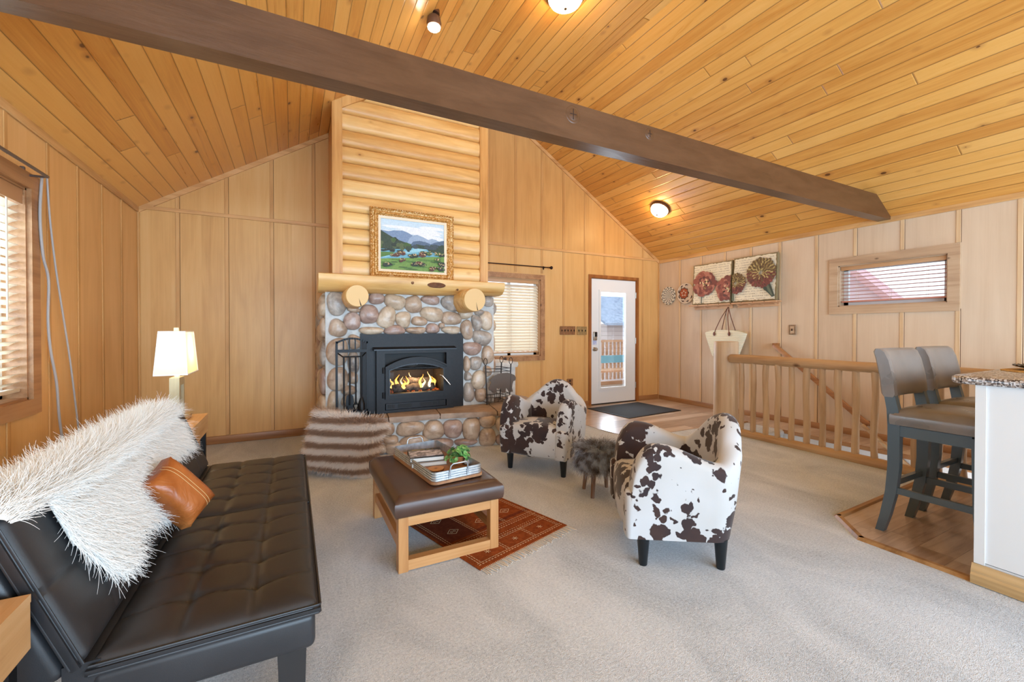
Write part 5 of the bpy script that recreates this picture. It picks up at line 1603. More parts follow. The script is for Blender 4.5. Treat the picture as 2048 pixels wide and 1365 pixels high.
ow, od = ox1 - ox0, oy1 - oy0
LW = 0.05
for sx in (-1, 1):
    for sy in (-1, 1):
        g = G(); g.box((sx * (ow / 2 - LW / 2), sy * (od / 2 - LW / 2), 0.14), (LW, LW, 0.28), bev=0.002, seg=1); g.obj('leg', M_maple, ot, smooth=0)
for sy in (-1, 1):
    g = G(); g.box((0, sy * (od / 2 - LW / 2), 0.255), (ow - 2 * LW, LW * 0.9, 0.05)); g.obj('top_rail', M_maplex, ot, smooth=0)
    g = G(); g.box((0, sy * (od / 2 - LW / 2), 0.032), (ow - 2 * LW, LW * 0.9, 0.052)); g.obj('stretcher', M_maplex, ot, smooth=0)
for sx in (-1, 1):
    g = G(); g.box((sx * (ow / 2 - LW / 2), 0, 0.255), (LW * 0.9, od - 2 * LW, 0.05)); g.obj('top_rail', M_mapley, ot, smooth=0)
    g = G(); g.box((sx * (ow / 2 - LW / 2), 0, 0.135), (LW * 0.7, od - 2 * LW, 0.055)); g.obj('stretcher', M_mapley, ot, smooth=0)
g = G(); cz0, cz1 = 0.281, 0.385
nx, ny = 28, 36
cw_, cd_ = ow + 0.03, od + 0.03
def cush(u, v):
    x, y = (u - .5) * cw_, (v - .5) * cd_
    ed = min(cw_ / 2 - abs(x), cd_ / 2 - abs(y))
    return (x, y, cz1 - 0.022 * (1 - min(1, ed / 0.03)) ** 2 + 0.010 * (1 - (2 * u - 1) ** 2) * (1 - (2 * v - 1) ** 2))
g.grid(cush, nx, ny)
W = nx + 1
edge = [i for i in range(W)] + [j * W + nx for j in range(1, ny + 1)] + [ny * W + i for i in range(nx - 1, -1, -1)] + [j * W for j in range(ny - 1, 0, -1)]
prev = edge; n = len(edge)
for z, o_ in ((0.35, 0.007), (0.31, 0.007), (0.29, 0.004), (cz0, -0.004)):
    cur = []
    for e in edge:
        j, i = divmod(e, W); x, y, _ = cush(i / nx, j / ny)
        cur.append(len(g.v)); g.v.append((x + o_ * (x / (cw_ / 2)), y + o_ * (y / (cd_ / 2)), z))
    for t in range(n): g.f.append((prev[t], prev[(t + 1) % n], cur[(t + 1) % n], cur[t])); g.mi.append(0)
    prev = cur
g.f.append(tuple(prev)); g.mi.append(0)
g.obj('seat', M_brownl, ot, smooth=60)

# ------------------------------------------------------------------ tray and what is in it
TZ = 0.394
M_galv = noisy('galvanized_steel', (158, 168, 176), (206, 214, 220), 30, 0.38, 0.8)
M_traywood = wood('rustic_tray_wood', (128, 84, 52), (160, 112, 74), (184, 138, 98), 'Y', 0.5)
ta = math.atan2(0.644, -0.079) - PI / 2
tL, tW = 0.63, 0.30
tc = Vector((0.655, 2.165, 0)) + Vector((-0.079, 0.644, 0)).normalized() * tL / 2 + Vector((0.275, 0.035, 0)).normalized() * tW / 2
tray = thing('serving_tray', 'ribbed galvanized metal tray with a wood base on the ottoman', 'tray', (tc.x, tc.y, TZ), ta)
def rrect(w, l, r, n=5):
    pts = []
    for cx, cy, a0 in ((w / 2 - r, l / 2 - r, 0), (-w / 2 + r, l / 2 - r, 90), (-w / 2 + r, -l / 2 + r, 180), (w / 2 - r, -l / 2 + r, 270)):
        for i in range(n + 1):
            a = R(a0 + 90 * i / n); pts.append((cx + r * math.cos(a), cy + r * math.sin(a)))
    return pts
g = G(); g.prism(rrect(tW + 0.015, tL + 0.015, 0.035), 0.014); g.obj('wood_base', M_traywood, tray, smooth=30)
g = G(); rings = []
for i in range(25):
    z = 0.014 + 0.05 * i / 24; o_ = 0.0018 * math.sin(i / 24 * 2 * PI * 4)
    rings.append([(x, y, z) for x, y in rrect(tW + 2 * o_, tL + 2 * o_, 0.03)])
for i in range(24, -1, -6):
    z = 0.014 + 0.05 * i / 24
    rings.append([(x, y, z) for x, y in rrect(tW - 0.007, tL - 0.007, 0.027)])
g.loft(rings, True, False); g.obj('ribbed_side', M_galv, tray, smooth=60)
for sy in (-1, 1):
    g = G(); yy = sy * (tL / 2 + 0.004)
    pts = [(-0.055, yy, 0.03), (-0.055, yy, 0.062), (-0.05, yy + sy * 0.004, 0.088), (-0.038, yy + sy * 0.006, 0.098), (0.038, yy + sy * 0.006, 0.098), (0.05, yy + sy * 0.004, 0.088), (0.055, yy, 0.062), (0.055, yy, 0.03)]
    g.tube(pts, 0.004, 8); g.box((-0.055, yy, 0.038), (0.012, 0.004, 0.034)); g.box((0.055, yy, 0.038), (0.012, 0.004, 0.034)); g.obj('handle', M_galv, tray, smooth=50)
TI = TZ + 0.0145
M_cover = simple('black_book_cover', (16, 14, 16), 0.3)
M_pages = simple('book_pages', (224, 220, 212), 0.7)
k = Mat('book_photograph', (120, 104, 104), 0.35)
f = k.noise(k.map(k.coord(), (1, 1.6, 1)), 26, 4, 0.6, 1.0)
k.set(Base_Color=k.ramp(f, (0.38, (60, 58, 68)), (0.5, (150, 146, 158)), (0.60, (206, 202, 212))))
M_photo = k.m
bq = [on_z(815.5, 897.5, TI + 0.05), on_z(878.5, 894, TI + 0.05), on_z(890, 913.5, TI + 0.05), on_z(819, 922.5, TI + 0.05)]
bc = sum(bq, Vector()) / 4
bxv = ((bq[1] - bq[0]) + (bq[2] - bq[3])) / 2; byv = ((bq[0] - bq[3]) + (bq[1] - bq[2])) / 2
bw, bh, ba = min(0.235, bxv.length), min(0.19, byv.length), math.atan2(bxv.y, bxv.x)
def book(loc, rz, w, h, t, label, cover, front=False):
    b = thing('book', label, 'book', loc, rz, None)
    g = G(); g.box((0, 0, 0.0012), (w, h, 0.0024)); g.box((0, 0, t - 0.0012), (w, h, 0.0024)); g.box((0, h / 2 - 0.0012, t / 2), (w, 0.0024, t)); g.obj('cover', cover, b, smooth=0)
    g = G(); g.box((0, -0.001, t / 2), (w - 0.008, h - 0.010, t - 0.005)); g.obj('pages', M_pages, b, smooth=0)
    return b
bc2 = (bc.x + 0.004, bc.y - 0.012, TI)
book(bc2, ba + 0.05, bw + 0.008, bh + 0.012, 0.024, 'lower pale book beneath the black photo book in the tray', simple('grey_book_cover', (150, 140, 132), 0.5))
b1 = book((bc.x, bc.y, TI + 0.0242), ba, bw, bh, 0.026, 'black book with a grey photo cover and gold title, topmost in the tray', M_cover)
g = G(); g.box((0, -0.008, 0.0264), (bw * 0.96, bh * 0.66, 0.0006)); g.obj('cover_photograph', M_photo, b1, smooth=0)
g = G(); rq = random.Random(9); x = -bw * 0.36
while x < bw * 0.33:
    w_ = rq.uniform(0.004, 0.008); hgt = rq.choice([0.010, 0.010, 0.008])
    if rq.random() < 0.82:
        for s_ in (0, 1): g.box((x + s_ * w_ * 0.7, bh * 0.41, 0.0264), (0.0016, hgt, 0.0005))
        g.box((x + w_ * 0.35, bh * 0.41 + rq.choice([-.004, 0, .004]), 0.0264), (w_ * 0.7, 0.0016, 0.0005))
    x += w_ + 0.0035
g.obj('gold_title', simple('gold_foil', (206, 164, 70), 0.35, 0.6), b1, smooth=0)
# wood slice
c = on_z(872, 937, TI + 0.012)
M_slice = Mat('wood_slice', (190, 138, 90), 0.6)
s = M_slice.sep(M_slice.coord()); rad = M_slice.math('SQRT', M_slice.math('ADD', M_slice.math('MULTIPLY', s[0], s[0]), M_slice.math('MULTIPLY', s[1], s[1])))
rad = M_slice.math('ADD', rad, M_slice.math('MULTIPLY', M_slice.noise(M_slice.coord(), 20, 2), 0.012))
M_slice.set(Base_Color=M_slice.mix(M_slice.rng(M_slice.math('SINE', M_slice.math('MULTIPLY', rad, 900)), -1, 1, 0, .5), M_slice.ramp(rad, (0.008, (90, 56, 32)), (0.02, (196, 146, 98)), (0.05, (200, 152, 102))), C(140, 92, 56)))
ws = thing('wood_slice', 'round slice of wood with a dark centre lying in the tray', 'coaster', (c.x, c.y, TI))
g = G(); rr = 0.046; rings = [[(rr * (1 + 0.05 * math.sin(3 * a + 1) + 0.03 * math.sin(5 * a)) * kk * math.cos(a), rr * (1 + 0.05 * math.sin(3 * a + 1) + 0.03 * math.sin(5 * a)) * kk * math.sin(a), z) for a in [2 * PI * i / 32 for i in range(32)]] for z, kk in ((0, 1), (0.011, 1), (0.012, 0.96))]
g.loft(rings[1:]); g.obj('slice', M_slice.m, ws, smooth=30)
g = G(); g.loft([[(x * 1.015, y * 1.015, z) for x, y, z in rings[0]], [(x * 1.015, y * 1.015, z - 0.0005) for x, y, z in rings[1]]], True, False); g.obj('bark', M_bark, ws, smooth=60)
# plant
c = on_z(918, 928, TI)
M_terra = noisy('terracotta', (168, 104, 62), (190, 126, 80), 20, 0.8)
k = Mat('plant_leaf', (92, 150, 76), 0.4); s = k.noise(k.pos(), 70, 2)
k.set(Base_Color=k.ramp(s, (0.3, (58, 116, 56)), (0.55, (104, 162, 88)), (0.75, (160, 204, 140)))); M_leaf = k.m
pl = thing('potted_plant', 'small green leafy plant in a terracotta pot in the tray', 'plant', (c.x, c.y, TI))
g = G(); g.lathe([(0.022, 0), (0.030, 0.040), (0.032, 0.042), (0.032, 0.048), (0.028, 0.048), (0.026, 0.040), (0.001, 0.038)], 20); g.obj('pot', M_terra, pl, smooth=40)
rp = random.Random(21); gl = G(); gs = G()
for i in range(62):
    th_ = rp.uniform(0, 2 * PI); el = rp.uniform(-0.35, 1.4)
    d = Vector((math.cos(th_) * math.cos(el), math.sin(th_) * math.cos(el), math.sin(el))); L = rp.uniform(0.05, 0.078)
    tip = Vector((0, 0, 0.052)) + Vector((d.x * L * 1.05, d.y * L * 1.05, max(-0.028, d.z * L * 0.75)))
    gs.tube([(0, 0, 0.042), tuple(Vector((0, 0, 0.05)).lerp(tip, .5) + Vector((0, 0, .006))), tuple(tip)], 0.0009, 4)
    nrm = (d + Vector((rp.uniform(-.5, .5), rp.uniform(-.5, .5), 0.7))).normalized(); a = nrm.cross(Vector((0, 0, 1)) if abs(nrm.z) < .95 else Vector((1, 0, 0))).normalized(); b = nrm.cross(a)
    sz = rp.uniform(0.011, 0.017)
    cen = len(gl.v); gl.v.append(tuple(tip - nrm * 0.003))
    m = 10
    for j in range(m): gl.v.append(tuple(tip + (a * math.cos(2 * PI * j / m) + b * math.sin(2 * PI * j / m) * 1.15) * sz))
    for j in range(m): gl.f.append((cen, cen + 1 + j, cen + 1 + (j + 1) % m)); gl.mi.append(0)
gl.obj('leaves', M_leaf, pl, smooth=180); gs.obj('stems', M_leaf, pl, smooth=60)
c = on_z(934, 930, TI)
g = G(); g.ball((0, 0, 0.018), (0.020, 0.020, 0.018), 24, 12, fn=lambda p: 1 + 0.05 * math.sin(8 * math.atan2(p.y, p.x)))
tag(g.obj('decorative_ball', noisy('grey_white_yarn', (150, 154, 160), (214, 216, 218), 60, 0.8), smooth=180, loc=(c.x, c.y, TI)), 'small grey and white ball beside the plant in the tray', 'decoration')

# ================================================================== rug under the ottoman
rp0 = Vector((0.833, 1.958)); rux = Vector((0.672, 0.202)).normalized(); ruy = Vector((-0.202, 0.672)).normalized()
rW, rL = 0.70, 0.92
M_rust = noisy('rust_wool', (120, 56, 24), (150, 78, 38), 40, 0.95, bump=0.3, bscale=200, spec=0.1)
M_rustd = noisy('dark_rust_wool', (96, 42, 24), (118, 58, 36), 40, 0.95, spec=0.1)
M_cream = simple('cream_wool', (206, 176, 140), 0.95, 0, 0.1)
rug = thing('small_rug', 'small rust brown woven rug with cream diamonds under the ottoman', 'rug', (rp0.x, rp0.y, 0), math.atan2(rux.y, rux.x))
g = G(); g.box((rW / 2, rL / 2, 0.004), (rW, rL, 0.008), bev=0.002, seg=1)
ztop = 0.0084
g.mat(1)
g.box((rW * 0.5, 0.60, ztop), (rW * 0.97, 0.56, 0.0004)); 
g.mat(0); g.box((rW * 0.66, 0.60, ztop + 0.0002), (rW * 0.66, 0.5, 0.0004)) 
g.mat(2)
def dash(y, x0=0.02, x1=rW - 0.02, L=0.012, gap=0.009, w=0.005):
    x = x0
    while x < x1: g.box((x + L / 2, y, ztop + 0.0006), (L, w, 0.0004)); x += L + gap
def vdash(x, y0, y1, L=0.016, gap=0.006, w=0.0035):
    y = y0
    while y < y1: g.box((x, y + L / 2, ztop + 0.0006), (w, L, 0.0004)); y += L + gap
dash(0.030); dash(0.045, L=0.02, gap=0.004, w=0.003); dash(0.165, L=0.02, gap=0.004, w=0.003); dash(0.18); dash(0.20, L=.006, gap=.012); dash(0.255); dash(0.275, L=.006, gap=.012); dash(0.295, L=0.02, gap=0.004, w=0.003)
for x in (0.03, 0.045, rW - 0.03, rW - 0.045): vdash(x, 0.05, rL - 0.05)
for x in (0.235, 0.25, 0.45, 0.465): vdash(x, 0.05, 0.16); vdash(x, 0.31, rL - 0.05)
def line(a, b, w=0.0035):
    a, b = Vector((*a, 0)), Vector((*b, 0)); d = (b - a); L = d.length
    g.box(((a.x + b.x) / 2, (a.y + b.y) / 2, ztop + 0.0008), (L, w, 0.0004), rot=(0, 0, math.atan2(d.y, d.x)))
for cx in (0.14, 0.35, 0.56):
    for a in range(3): 
        an = a * PI / 3 + .3
        line((cx - .018 * math.cos(an), .105 - .018 * math.sin(an)), (cx + .018 * math.cos(an), .105 + .018 * math.sin(an)))
    for cy in (0.42, 0.60, 0.78):
        q = [(cx - .04, cy), (cx, cy + .032), (cx + .04, cy), (cx, cy - .032)]
        for a, b in zip(q, q[1:] + q[:1]): line(a, b, .004)
        for s_ in (-1, 1):
            for t in range(6):
                a0, a1 = t * PI / 3, (t + 1) * PI / 3
                line((cx + s_ * .010 + .007 * math.cos(a0), cy + .009 * math.sin(a0)), (cx + s_ * .010 + .007 * math.cos(a1), cy + .009 * math.sin(a1)), .0025)
g.obj('woven_field', [M_rust, M_rustd, M_cream], rug, smooth=0)
g = G(); rf = random.Random(3)
for i in range(64):
    x = 0.008 + (rW - 0.016) * i / 63; L = rf.uniform(0.05, 0.075); dx = rf.uniform(-.012, .012)
    g.tube([(x, 0.002, 0.005), (x + dx * .3, -L * .45, 0.006), (x + dx + rf.uniform(-.006, .006), -L, 0.003)], [0.0022, 0.002, 0.0026], 5)
g.obj('fringe', simple('cream_fringe', (214, 198, 178), 0.95, 0, 0.1), rug, smooth=60)['kind'] = 'stuff'

# ================================================================== cowhide print armchairs
k = Mat('cowhide_print', (236, 232, 228), 0.7, spec=0.2)
p = k.coord()
pn = k.mix(0.07, p, k.noise(p, 9, 3, 0.6, color=True), 'LINEAR_LIGHT')
mask = k.noise(k.map(p, (1, 1, 0.8), (0, 0, 0), (0.3, 1.7, 0.4)), 4.2, 2, 0.5)
rad_ = k.rng(mask, 0.35, 0.60, 0.06, 0.86)
cells_ = k.voro(k.map(pn, (1.0, 1.0, 0.85)), 19, out='Distance', rand=0.95)
jag = k.math('MULTIPLY', k.math('SUBTRACT', k.noise(p, 55, 2, 0.6), 0.5), 0.16)
diff = k.math('SUBTRACT', k.math('ADD', rad_, jag), cells_)
spot = k.rng(diff, -0.02, 0.03)
tone = k.ramp(k.noise(p, 6, 2), (0.35, (46, 34, 36)), (0.65, (62, 42, 36)))
ground = k.ramp(k.noise(p, 3, 2), (0.3, (184, 179, 174)), (0.7, (196, 194, 194)))
k.set(Base_Color=k.mix(spot, ground, tone), Sheen_Weight=0.25)
k.bump(k.noise(p, 300, 2), 0.12, 0.002)
M_cow = k.m
M_cleg = simple('black_lacquer_leg', (16, 22, 26), 0.3)
def make_armchair(label):
    t = thing('armchair', label, 'armchair', (0, 0, 0), 0, 'cowhide armchairs facing the sofa')
    HW, Y0, Y1, TH_ = 0.258, -0.255, 0.222, 0.055
    def hside(y):
        if y < -0.13: 
            q = (y + 0.13) / (Y0 + 0.13)
            return 0.40 + 0.235 * math.sqrt(max(0, 1 - q * q))
        q = (y + 0.13) / (Y1 - 0.01 + 0.13)
        q = min(1, max(0, q))
        return 0.635 - 0.095 * (0.5 - 0.5 * math.cos(PI * q))
    def hback(x):
        q = min(1, abs(x) / (HW - 0.005)); return 0.54 + 0.205 * (math.cos(PI / 2 * q) ** 0.85 if q < 1 else 0)
    path = []
    n = 26
    for i in range(n + 1):
        s_ = i / n; y = Y0 + (Y1 - 0.07 - Y0) * (s_ ** 1.35); path.append((Vector((-HW, y)), Vector((-1, 0)), hside(y), 0))
    m = 10
    for i in range(1, m):
        a = PI / 2 * i / m; c_ = Vector((-HW + 0.07, Y1 - 0.07))
        pnt = c_ + Vector((-math.cos(a), math.sin(a))) * 0.07
        hs = hside(pnt.y) if pnt.y < Y1 - 0.01 else 0.54
        path.append((pnt, Vector((-math.cos(a), math.sin(a))), max(hback(pnt.x), hs - 0.0), (i / m)))
    nb = 20
    for i in range(nb + 1):
        x = (-HW + 0.07) + 2 * (HW - 0.07) * i / nb
        path.append((Vector((x, Y1 + 0.03 * (1 - (x / (HW - .07)) ** 2))), Vector((0, 1)), hback(x), 1))
    right = [(Vector((-p_.x, p_.y)), Vector((-n_.x, n_.y)), h, b) for p_, n_, h, b in path[:n + m][::-1]]
    path = path + right
    rings = []
    for p_, n_, h, bk in path:
        ring = []
        zb = 0.15
        def P(o_, z):
            lean = (0.05 * bk + 0.012) * max(0, z - 0.2) / 0.5
            q = p_ + n_ * (o_ + lean - 0.02 * max(0, (0.24 - z) / 0.1) * (o_ > 0))
            return (q.x, q.y, z)
        ring.append(P(TH_, zb)); ring.append(P(TH_, (zb + h) * 0.42)); ring.append(P(TH_, (zb + h) * 0.62)); ring.append(P(TH_, h - TH_ * 0.9))
        for j in range(1, 8):
            a = PI * j / 8; ring.append(P(TH_ * math.cos(a), h - TH_ * 0.9 + TH_ * 0.9 * math.sin(a)))
        ring.append(P(-TH_, h - TH_ * 0.9)); ring.append(P(-TH_, 0.36)); ring.append(P(-TH_, zb))
        rings.append(ring)
    # round the two arm fronts
    def capring(r, d, sc):
        c_ = Vector((sum(q[0] for q in r) / len(r), 0, 0)); zc = 0.30
        return [(c_.x + (q[0] - c_.x) * sc, q[1] - d, zc + (q[2] - zc) * (1 - (1 - sc) * 0.25)) for q in r]
    r0, r1 = rings[0], rings[-1]
    rings = [capring(r0, 0.028, 0.55), capring(r0, 0.020, 0.84), capring(r0, 0.008, 0.97)] + rings + [capring(r1, 0.008, 0.97), capring(r1, 0.020, 0.84), capring(r1, 0.028, 0.55)]
    g = G(); g.loft(rings); g.obj('back_and_arms', M_cow, t, smooth=55)
    g = G()
    W2_, yf, yb_ = HW - TH_ + 0.012, -0.272, Y1 - 0.02
    nx, ny = 16, 24
    rings = []
    for i in range(nx + 1):
        x = -W2_ + 2 * W2_ * i / nx
        cr = 0.022 * (1 - (x / W2_) ** 2)
        fr = -0.016 * (1 - (x / W2_) ** 2)
        pr = [(yf + fr * .5 + 0.03, 0.15), (yf + fr + 0.008, 0.17), (yf + fr, 0.24), (yf + fr, 0.32), (yf + fr + 0.004, 0.365 + cr * .5), (yf + fr + 0.02, 0.393 + cr), (yf + fr + 0.05, 0.408 + cr), (yf + 0.2, 0.415 + cr), (yb_ - .1, 0.40 + cr * .6), (yb_, 0.39), (yb_, 0.15)]
        rings.append([(x, y, z) for y, z in pr])
    g.loft(rings); g.obj('seat', M_cow, t, smooth=60)
    for sx in (-1, 1):
        for y in (-0.185, 0.20):
            g = G(); g.lathe([(0.019, 0), (0.021, 0.004), (0.033, 0.155), (0.001, 0.156)], 16, Matrix.Translation((sx * 0.25, y, 0))); g.obj('leg', M_cleg, t, smooth=40)
    return t
ch1 = make_armchair('cowhide print armchair facing forward in front of the white door')
f1 = Vector((-0.904, -0.43)); mid1 = Vector((1.85, 3.124)); c1 = Vector((1.994, 3.212))
ch1.location = (c1.x, c1.y, 0); ch1.rotation_euler = (0, 0, R(-56))
ch2 = copy_tree(ch1)
ch2['label'] = 'cowhide print armchair seen side on, nearest the camera on the carpet'
c2 = Vector((1.898, 1.735))
ch2.location = (c2.x, c2.y, 0); ch2.rotation_euler = (0, 0, R(-123))

# ================================================================== fur stool
M_fstool = None
k = Mat('grey_brown_fur', (120, 104, 96), 0.8, spec=0.2)
n_ = k.noise(k.pos(), 16, 3, 0.6)
k.set(Base_Color=k.ramp(n_, (0.34, (64, 60, 64)), (0.46, (122, 118, 122)), (0.58, (164, 176, 198)), (0.72, (194, 198, 206))))
M_fstool = k.m
M_legw = wood('walnut_stool_leg', (104, 74, 54), (134, 100, 76), (154, 120, 96), 'Z', 0.45)
fs = thing('fur_stool', 'small round stool covered in grey fur between the two armchairs', 'stool', (2.03, 2.50, 0))
for x, y in ((1.974, 2.614), (1.917, 2.438), (2.147, 2.559), (2.09, 2.39)):
    dx, dy = x - 2.03, y - 2.5
    g = G(); g.tube([(dx, dy, 0), (dx * 0.72, dy * 0.72, 0.30)], [0.013, 0.022], 12); g.obj('leg', M_legw, fs, smooth=40)
g = G(); g.lathe([(0.05, 0.24), (0.125, 0.25), (0.142, 0.28), (0.142, 0.315), (0.12, 0.338), (0.001, 0.345)], 28); pad = g.obj('seat', M_fstool, fs, smooth=60)
rr_ = np.random.RandomState(8); roots = []; dirs = []
for i in range(9000):
    a = rr_.uniform(0, 2 * PI)
    if rr_.rand() < 0.42:
        r = 0.142 * math.sqrt(rr_.rand()); roots.append((r * math.cos(a), r * math.sin(a), 0.338)); q = r / 0.142
        dirs.append((math.cos(a) * (.3 + .6 * q) + rr_.normal(0, .2), math.sin(a) * (.3 + .6 * q) + rr_.normal(0, .2), 0.7 - .4 * q))
    else:
        z = rr_.uniform(0.24, 0.335); roots.append((0.142 * math.cos(a), 0.142 * math.sin(a), z))
        dirs.append((math.cos(a) * 0.55 + rr_.normal(0, .2), math.sin(a) * 0.55 + rr_.normal(0, .2), -0.75))
dirs = np.array(dirs); dirs /= np.linalg.norm(dirs, axis=1)[:, None]
fur('fur', roots, dirs, 0.07, 0.0013, M_fstool, fs, curl=0.22, npt=5, seed=5, droop=0.35)['kind'] = 'stuff'

# ================================================================== striped fur floor cushion
k = Mat('striped_fur', (190, 160, 140), 0.85, spec=0.15)
s = k.sep(k.coord())
w_ = k.math('SINE', k.math('ADD', k.math('MULTIPLY', s[2], 2 * PI / 0.098), k.math('MULTIPLY', k.noise(k.coord(), 7, 2), 2.4)))
k.set(Base_Color=k.ramp(k.rng(w_, -1, 1), (0.18, (158, 126, 104)), (0.42, (196, 166, 144)), (0.62, (232, 212, 196)), (0.9, (242, 228, 216))))
M_sfur = k.m
pb_ = (Vector((0.098, 4.009, 0)) + Vector((0.554, 3.702, 0))) / 2
pa_ = math.atan2(3.702 - 4.009, 0.554 - 0.098)
fp = thing('fur_floor_cushion', 'striped brown and cream fur cushion leaning against the hearth', 'cushion', (pb_.x, pb_.y, 0), pa_)
tilt = R(17)
PMx = Matrix.Translation((0.01, -0.03, 0.03)) @ Matrix.Rotation(-tilt, 4, 'X') @ Matrix.Rotation(R(9), 4, 'Y')
PW, PH, PT = 0.63, 0.47, 0.17
def pil(u, v, sgn):
    x, y = (u - .5) * 2, (v - .5) * 2
    k_ = max(0, (1 - x ** 4) * (1 - y ** 4)) ** 0.55
    return Vector((x * PW / 2 * (1 - 0.06 * (1 - y * y) * abs(x) ** 6), sgn * (PT / 2) * k_, PH / 2 + y * PH / 2 * (1 - 0.06 * (1 - x * x) * abs(y) ** 6)))
g = G()
for sgn in (-1, 1): g.grid(lambda u, v: tuple(PMx @ pil(u, v, sgn)), 20, 20)
g.obj('cover', M_sfur, fp, smooth=180)
roots, dirs = [], []
for i in range(15000):
    u, v = rr_.rand(), rr_.rand(); sgn = -1 if rr_.rand() < 0.72 else 1
    p0 = pil(u, v, sgn); pu = pil(min(1, u + .01), v, sgn) - pil(max(0, u - .01), v, sgn); pv = pil(u, min(1, v + .01), sgn) - pil(u, max(0, v - .01), sgn)
    n = pu.cross(pv); n = n.normalized() if n.length > 1e-9 else Vector((0, sgn, 0))
    if n.y * sgn < 0: n = -n
    out = Vector(((u - .5) * 2, 0, (v - .5) * 2)); ed = max(abs(out.x), abs(out.z)) ** 4
    d = n * (0.7 - .3 * ed) + Vector((rr_.normal(0, .25) + out.x * ed * .8, 0, -0.55 + rr_.normal(0, .2) + out.z * ed * .9))
    roots.append(tuple(PMx @ p0)); dirs.append(tuple((PMx.to_3x3() @ d).normalized()))
roots_a = np.array(roots); keep = roots_a[:, 2] > 0.012
fur('fur', roots_a[keep], np.array(dirs)[keep], 0.055, 0.0014, M_sfur, fp, curl=0.22, npt=5, seed=6, droop=0.05)['kind'] = 'stuff'
# ================================================================== log stair railing
M_rlog = wood('peeled_log_pale', (174, 144, 110), (198, 168, 134), (214, 188, 154), 'Z', 0.5, knots=3.6, knotcol=(128, 90, 56), space='pos')
M_rlogy = wood('peeled_log_rail', (164, 128, 92), (190, 156, 118), (206, 176, 138), 'Y', 0.45, knots=4.0, knotcol=(120, 82, 50), space='pos')
RXX = 4.60
rl = thing('stair_railing', 'peeled log railing with round balusters and thick end post by the stairwell', 'railing', (RXX, 2.2, 0))
def RL(x, y, z): return (x - RXX, y - 2.2, z)
g = G(); rings = []
for z, r in ((0, .138), (.3, .136), (.6, .134), (.9, .137), (1.068, .136), (1.075, .130)):
    rings.append([RL(4.67 + r * math.cos(a) * (1 + .012 * math.sin(3 * a + z * 4)), 3.37 + r * math.sin(a), z) for a in [2 * PI * i / 32 for i in range(32)]])
g.loft(rings); g.obj('end_post', M_rlog, rl, smooth=45)
g = G(); ys = [3.275, 3.262, 3.24, 3.0, 2.5, 2.0, 1.5, 1.0]; rs2 = [0.02, 0.044, 0.052, .051, .050, .047, .046, .046]
g.tube([RL(RXX, y, 0.878 + .004 * math.sin(y * 5)) for y in ys], rs2, 20); g.obj('handrail', M_rlogy, rl, smooth=50)
g = G(); g.tube([RL(RXX, y, 0.022 + .003 * math.sin(y * 4)) for y in (3.25, 2.8, 2.4, 2.0, 1.6, 1.2, 1.0)], 0.052, 16); g.obj('bottom_rail', M_rlogy, rl, smooth=50)
rr2 = random.Random(4)
for i, y in enumerate((3.118, 2.976, 2.84, 2.706, 2.564, 2.425, 2.28, 2.143, 2.003, 1.86, 1.72, 1.58, 1.44, 1.30, 1.16)):
    g = G(); x0 = rr2.uniform(-.006, .006); ph = rr2.uniform(0, 6); r0 = rr2.uniform(.026, .031)
    pts = [RL(RXX + x0 + .004 * math.sin(ph + t), y + .005 * math.sin(ph * 2 + t * .8), 0.05 + (0.85 - 0.05) * t / 8) for t in range(9)]
    g.tube(pts, [r0 * (1 + .07 * math.sin(ph + t * 1.3)) for t in range(9)], 14); g.obj('baluster', M_rlog, rl, smooth=50)
g = G(); g.box(RL(RXX, 0.93, 0.46), (0.12, 0.12, 0.92)); g.obj('newel_post', M_rlog, rl, smooth=0)

# stair handrails on the far side
M_srail = wood('stair_rail_wood', (138, 88, 48), (172, 118, 72), (190, 140, 92), 'Y', 0.4)
a = on_x(1548, 690, XR - 0.07); b = on_x(1737, 851, XR - 0.07)
hr = thing('stair_handrail', 'brown wooden handrail sloping down the right wall above the stairwell', 'handrail', tuple(a))
d = (b - a); L = d.length; an = math.atan2(d.z, -d.y)
g = G(); g.box(tuple(d / 2), (0.038, L, 0.055), rot=(-an, 0, 0), bev=0.008); g.obj('rail', M_srail, hr, smooth=40)
for t in (0.0, 0.98):
    q = d * t
    g = G(); g.box((0.045, q.y, q.z - 0.005), (0.05, 0.07, 0.05)); g.obj('wall_block', M_srail, hr, smooth=0)
a = on_x(1724, 850, 5.25); b = on_x(1834, 948, 5.25)
lr = thing('lower_handrail', 'thin pale wooden rail descending into the stairwell below the wall handrail', 'handrail', tuple(a))
d = (b - a); an = math.atan2(d.z, -d.y)
g = G(); g.box(tuple(d * 1.1 / 2), (0.03, d.length * 1.1, 0.032), rot=(-an, 0, 0), bev=0.006); g.obj('rail', M_rlogy, lr, smooth=40)
g = G(); g.box((0.045, d.y * .85, d.z * .85 - 0.02), (0.07, 0.02, 0.03)); g.obj('bracket', M_black, lr, smooth=0)

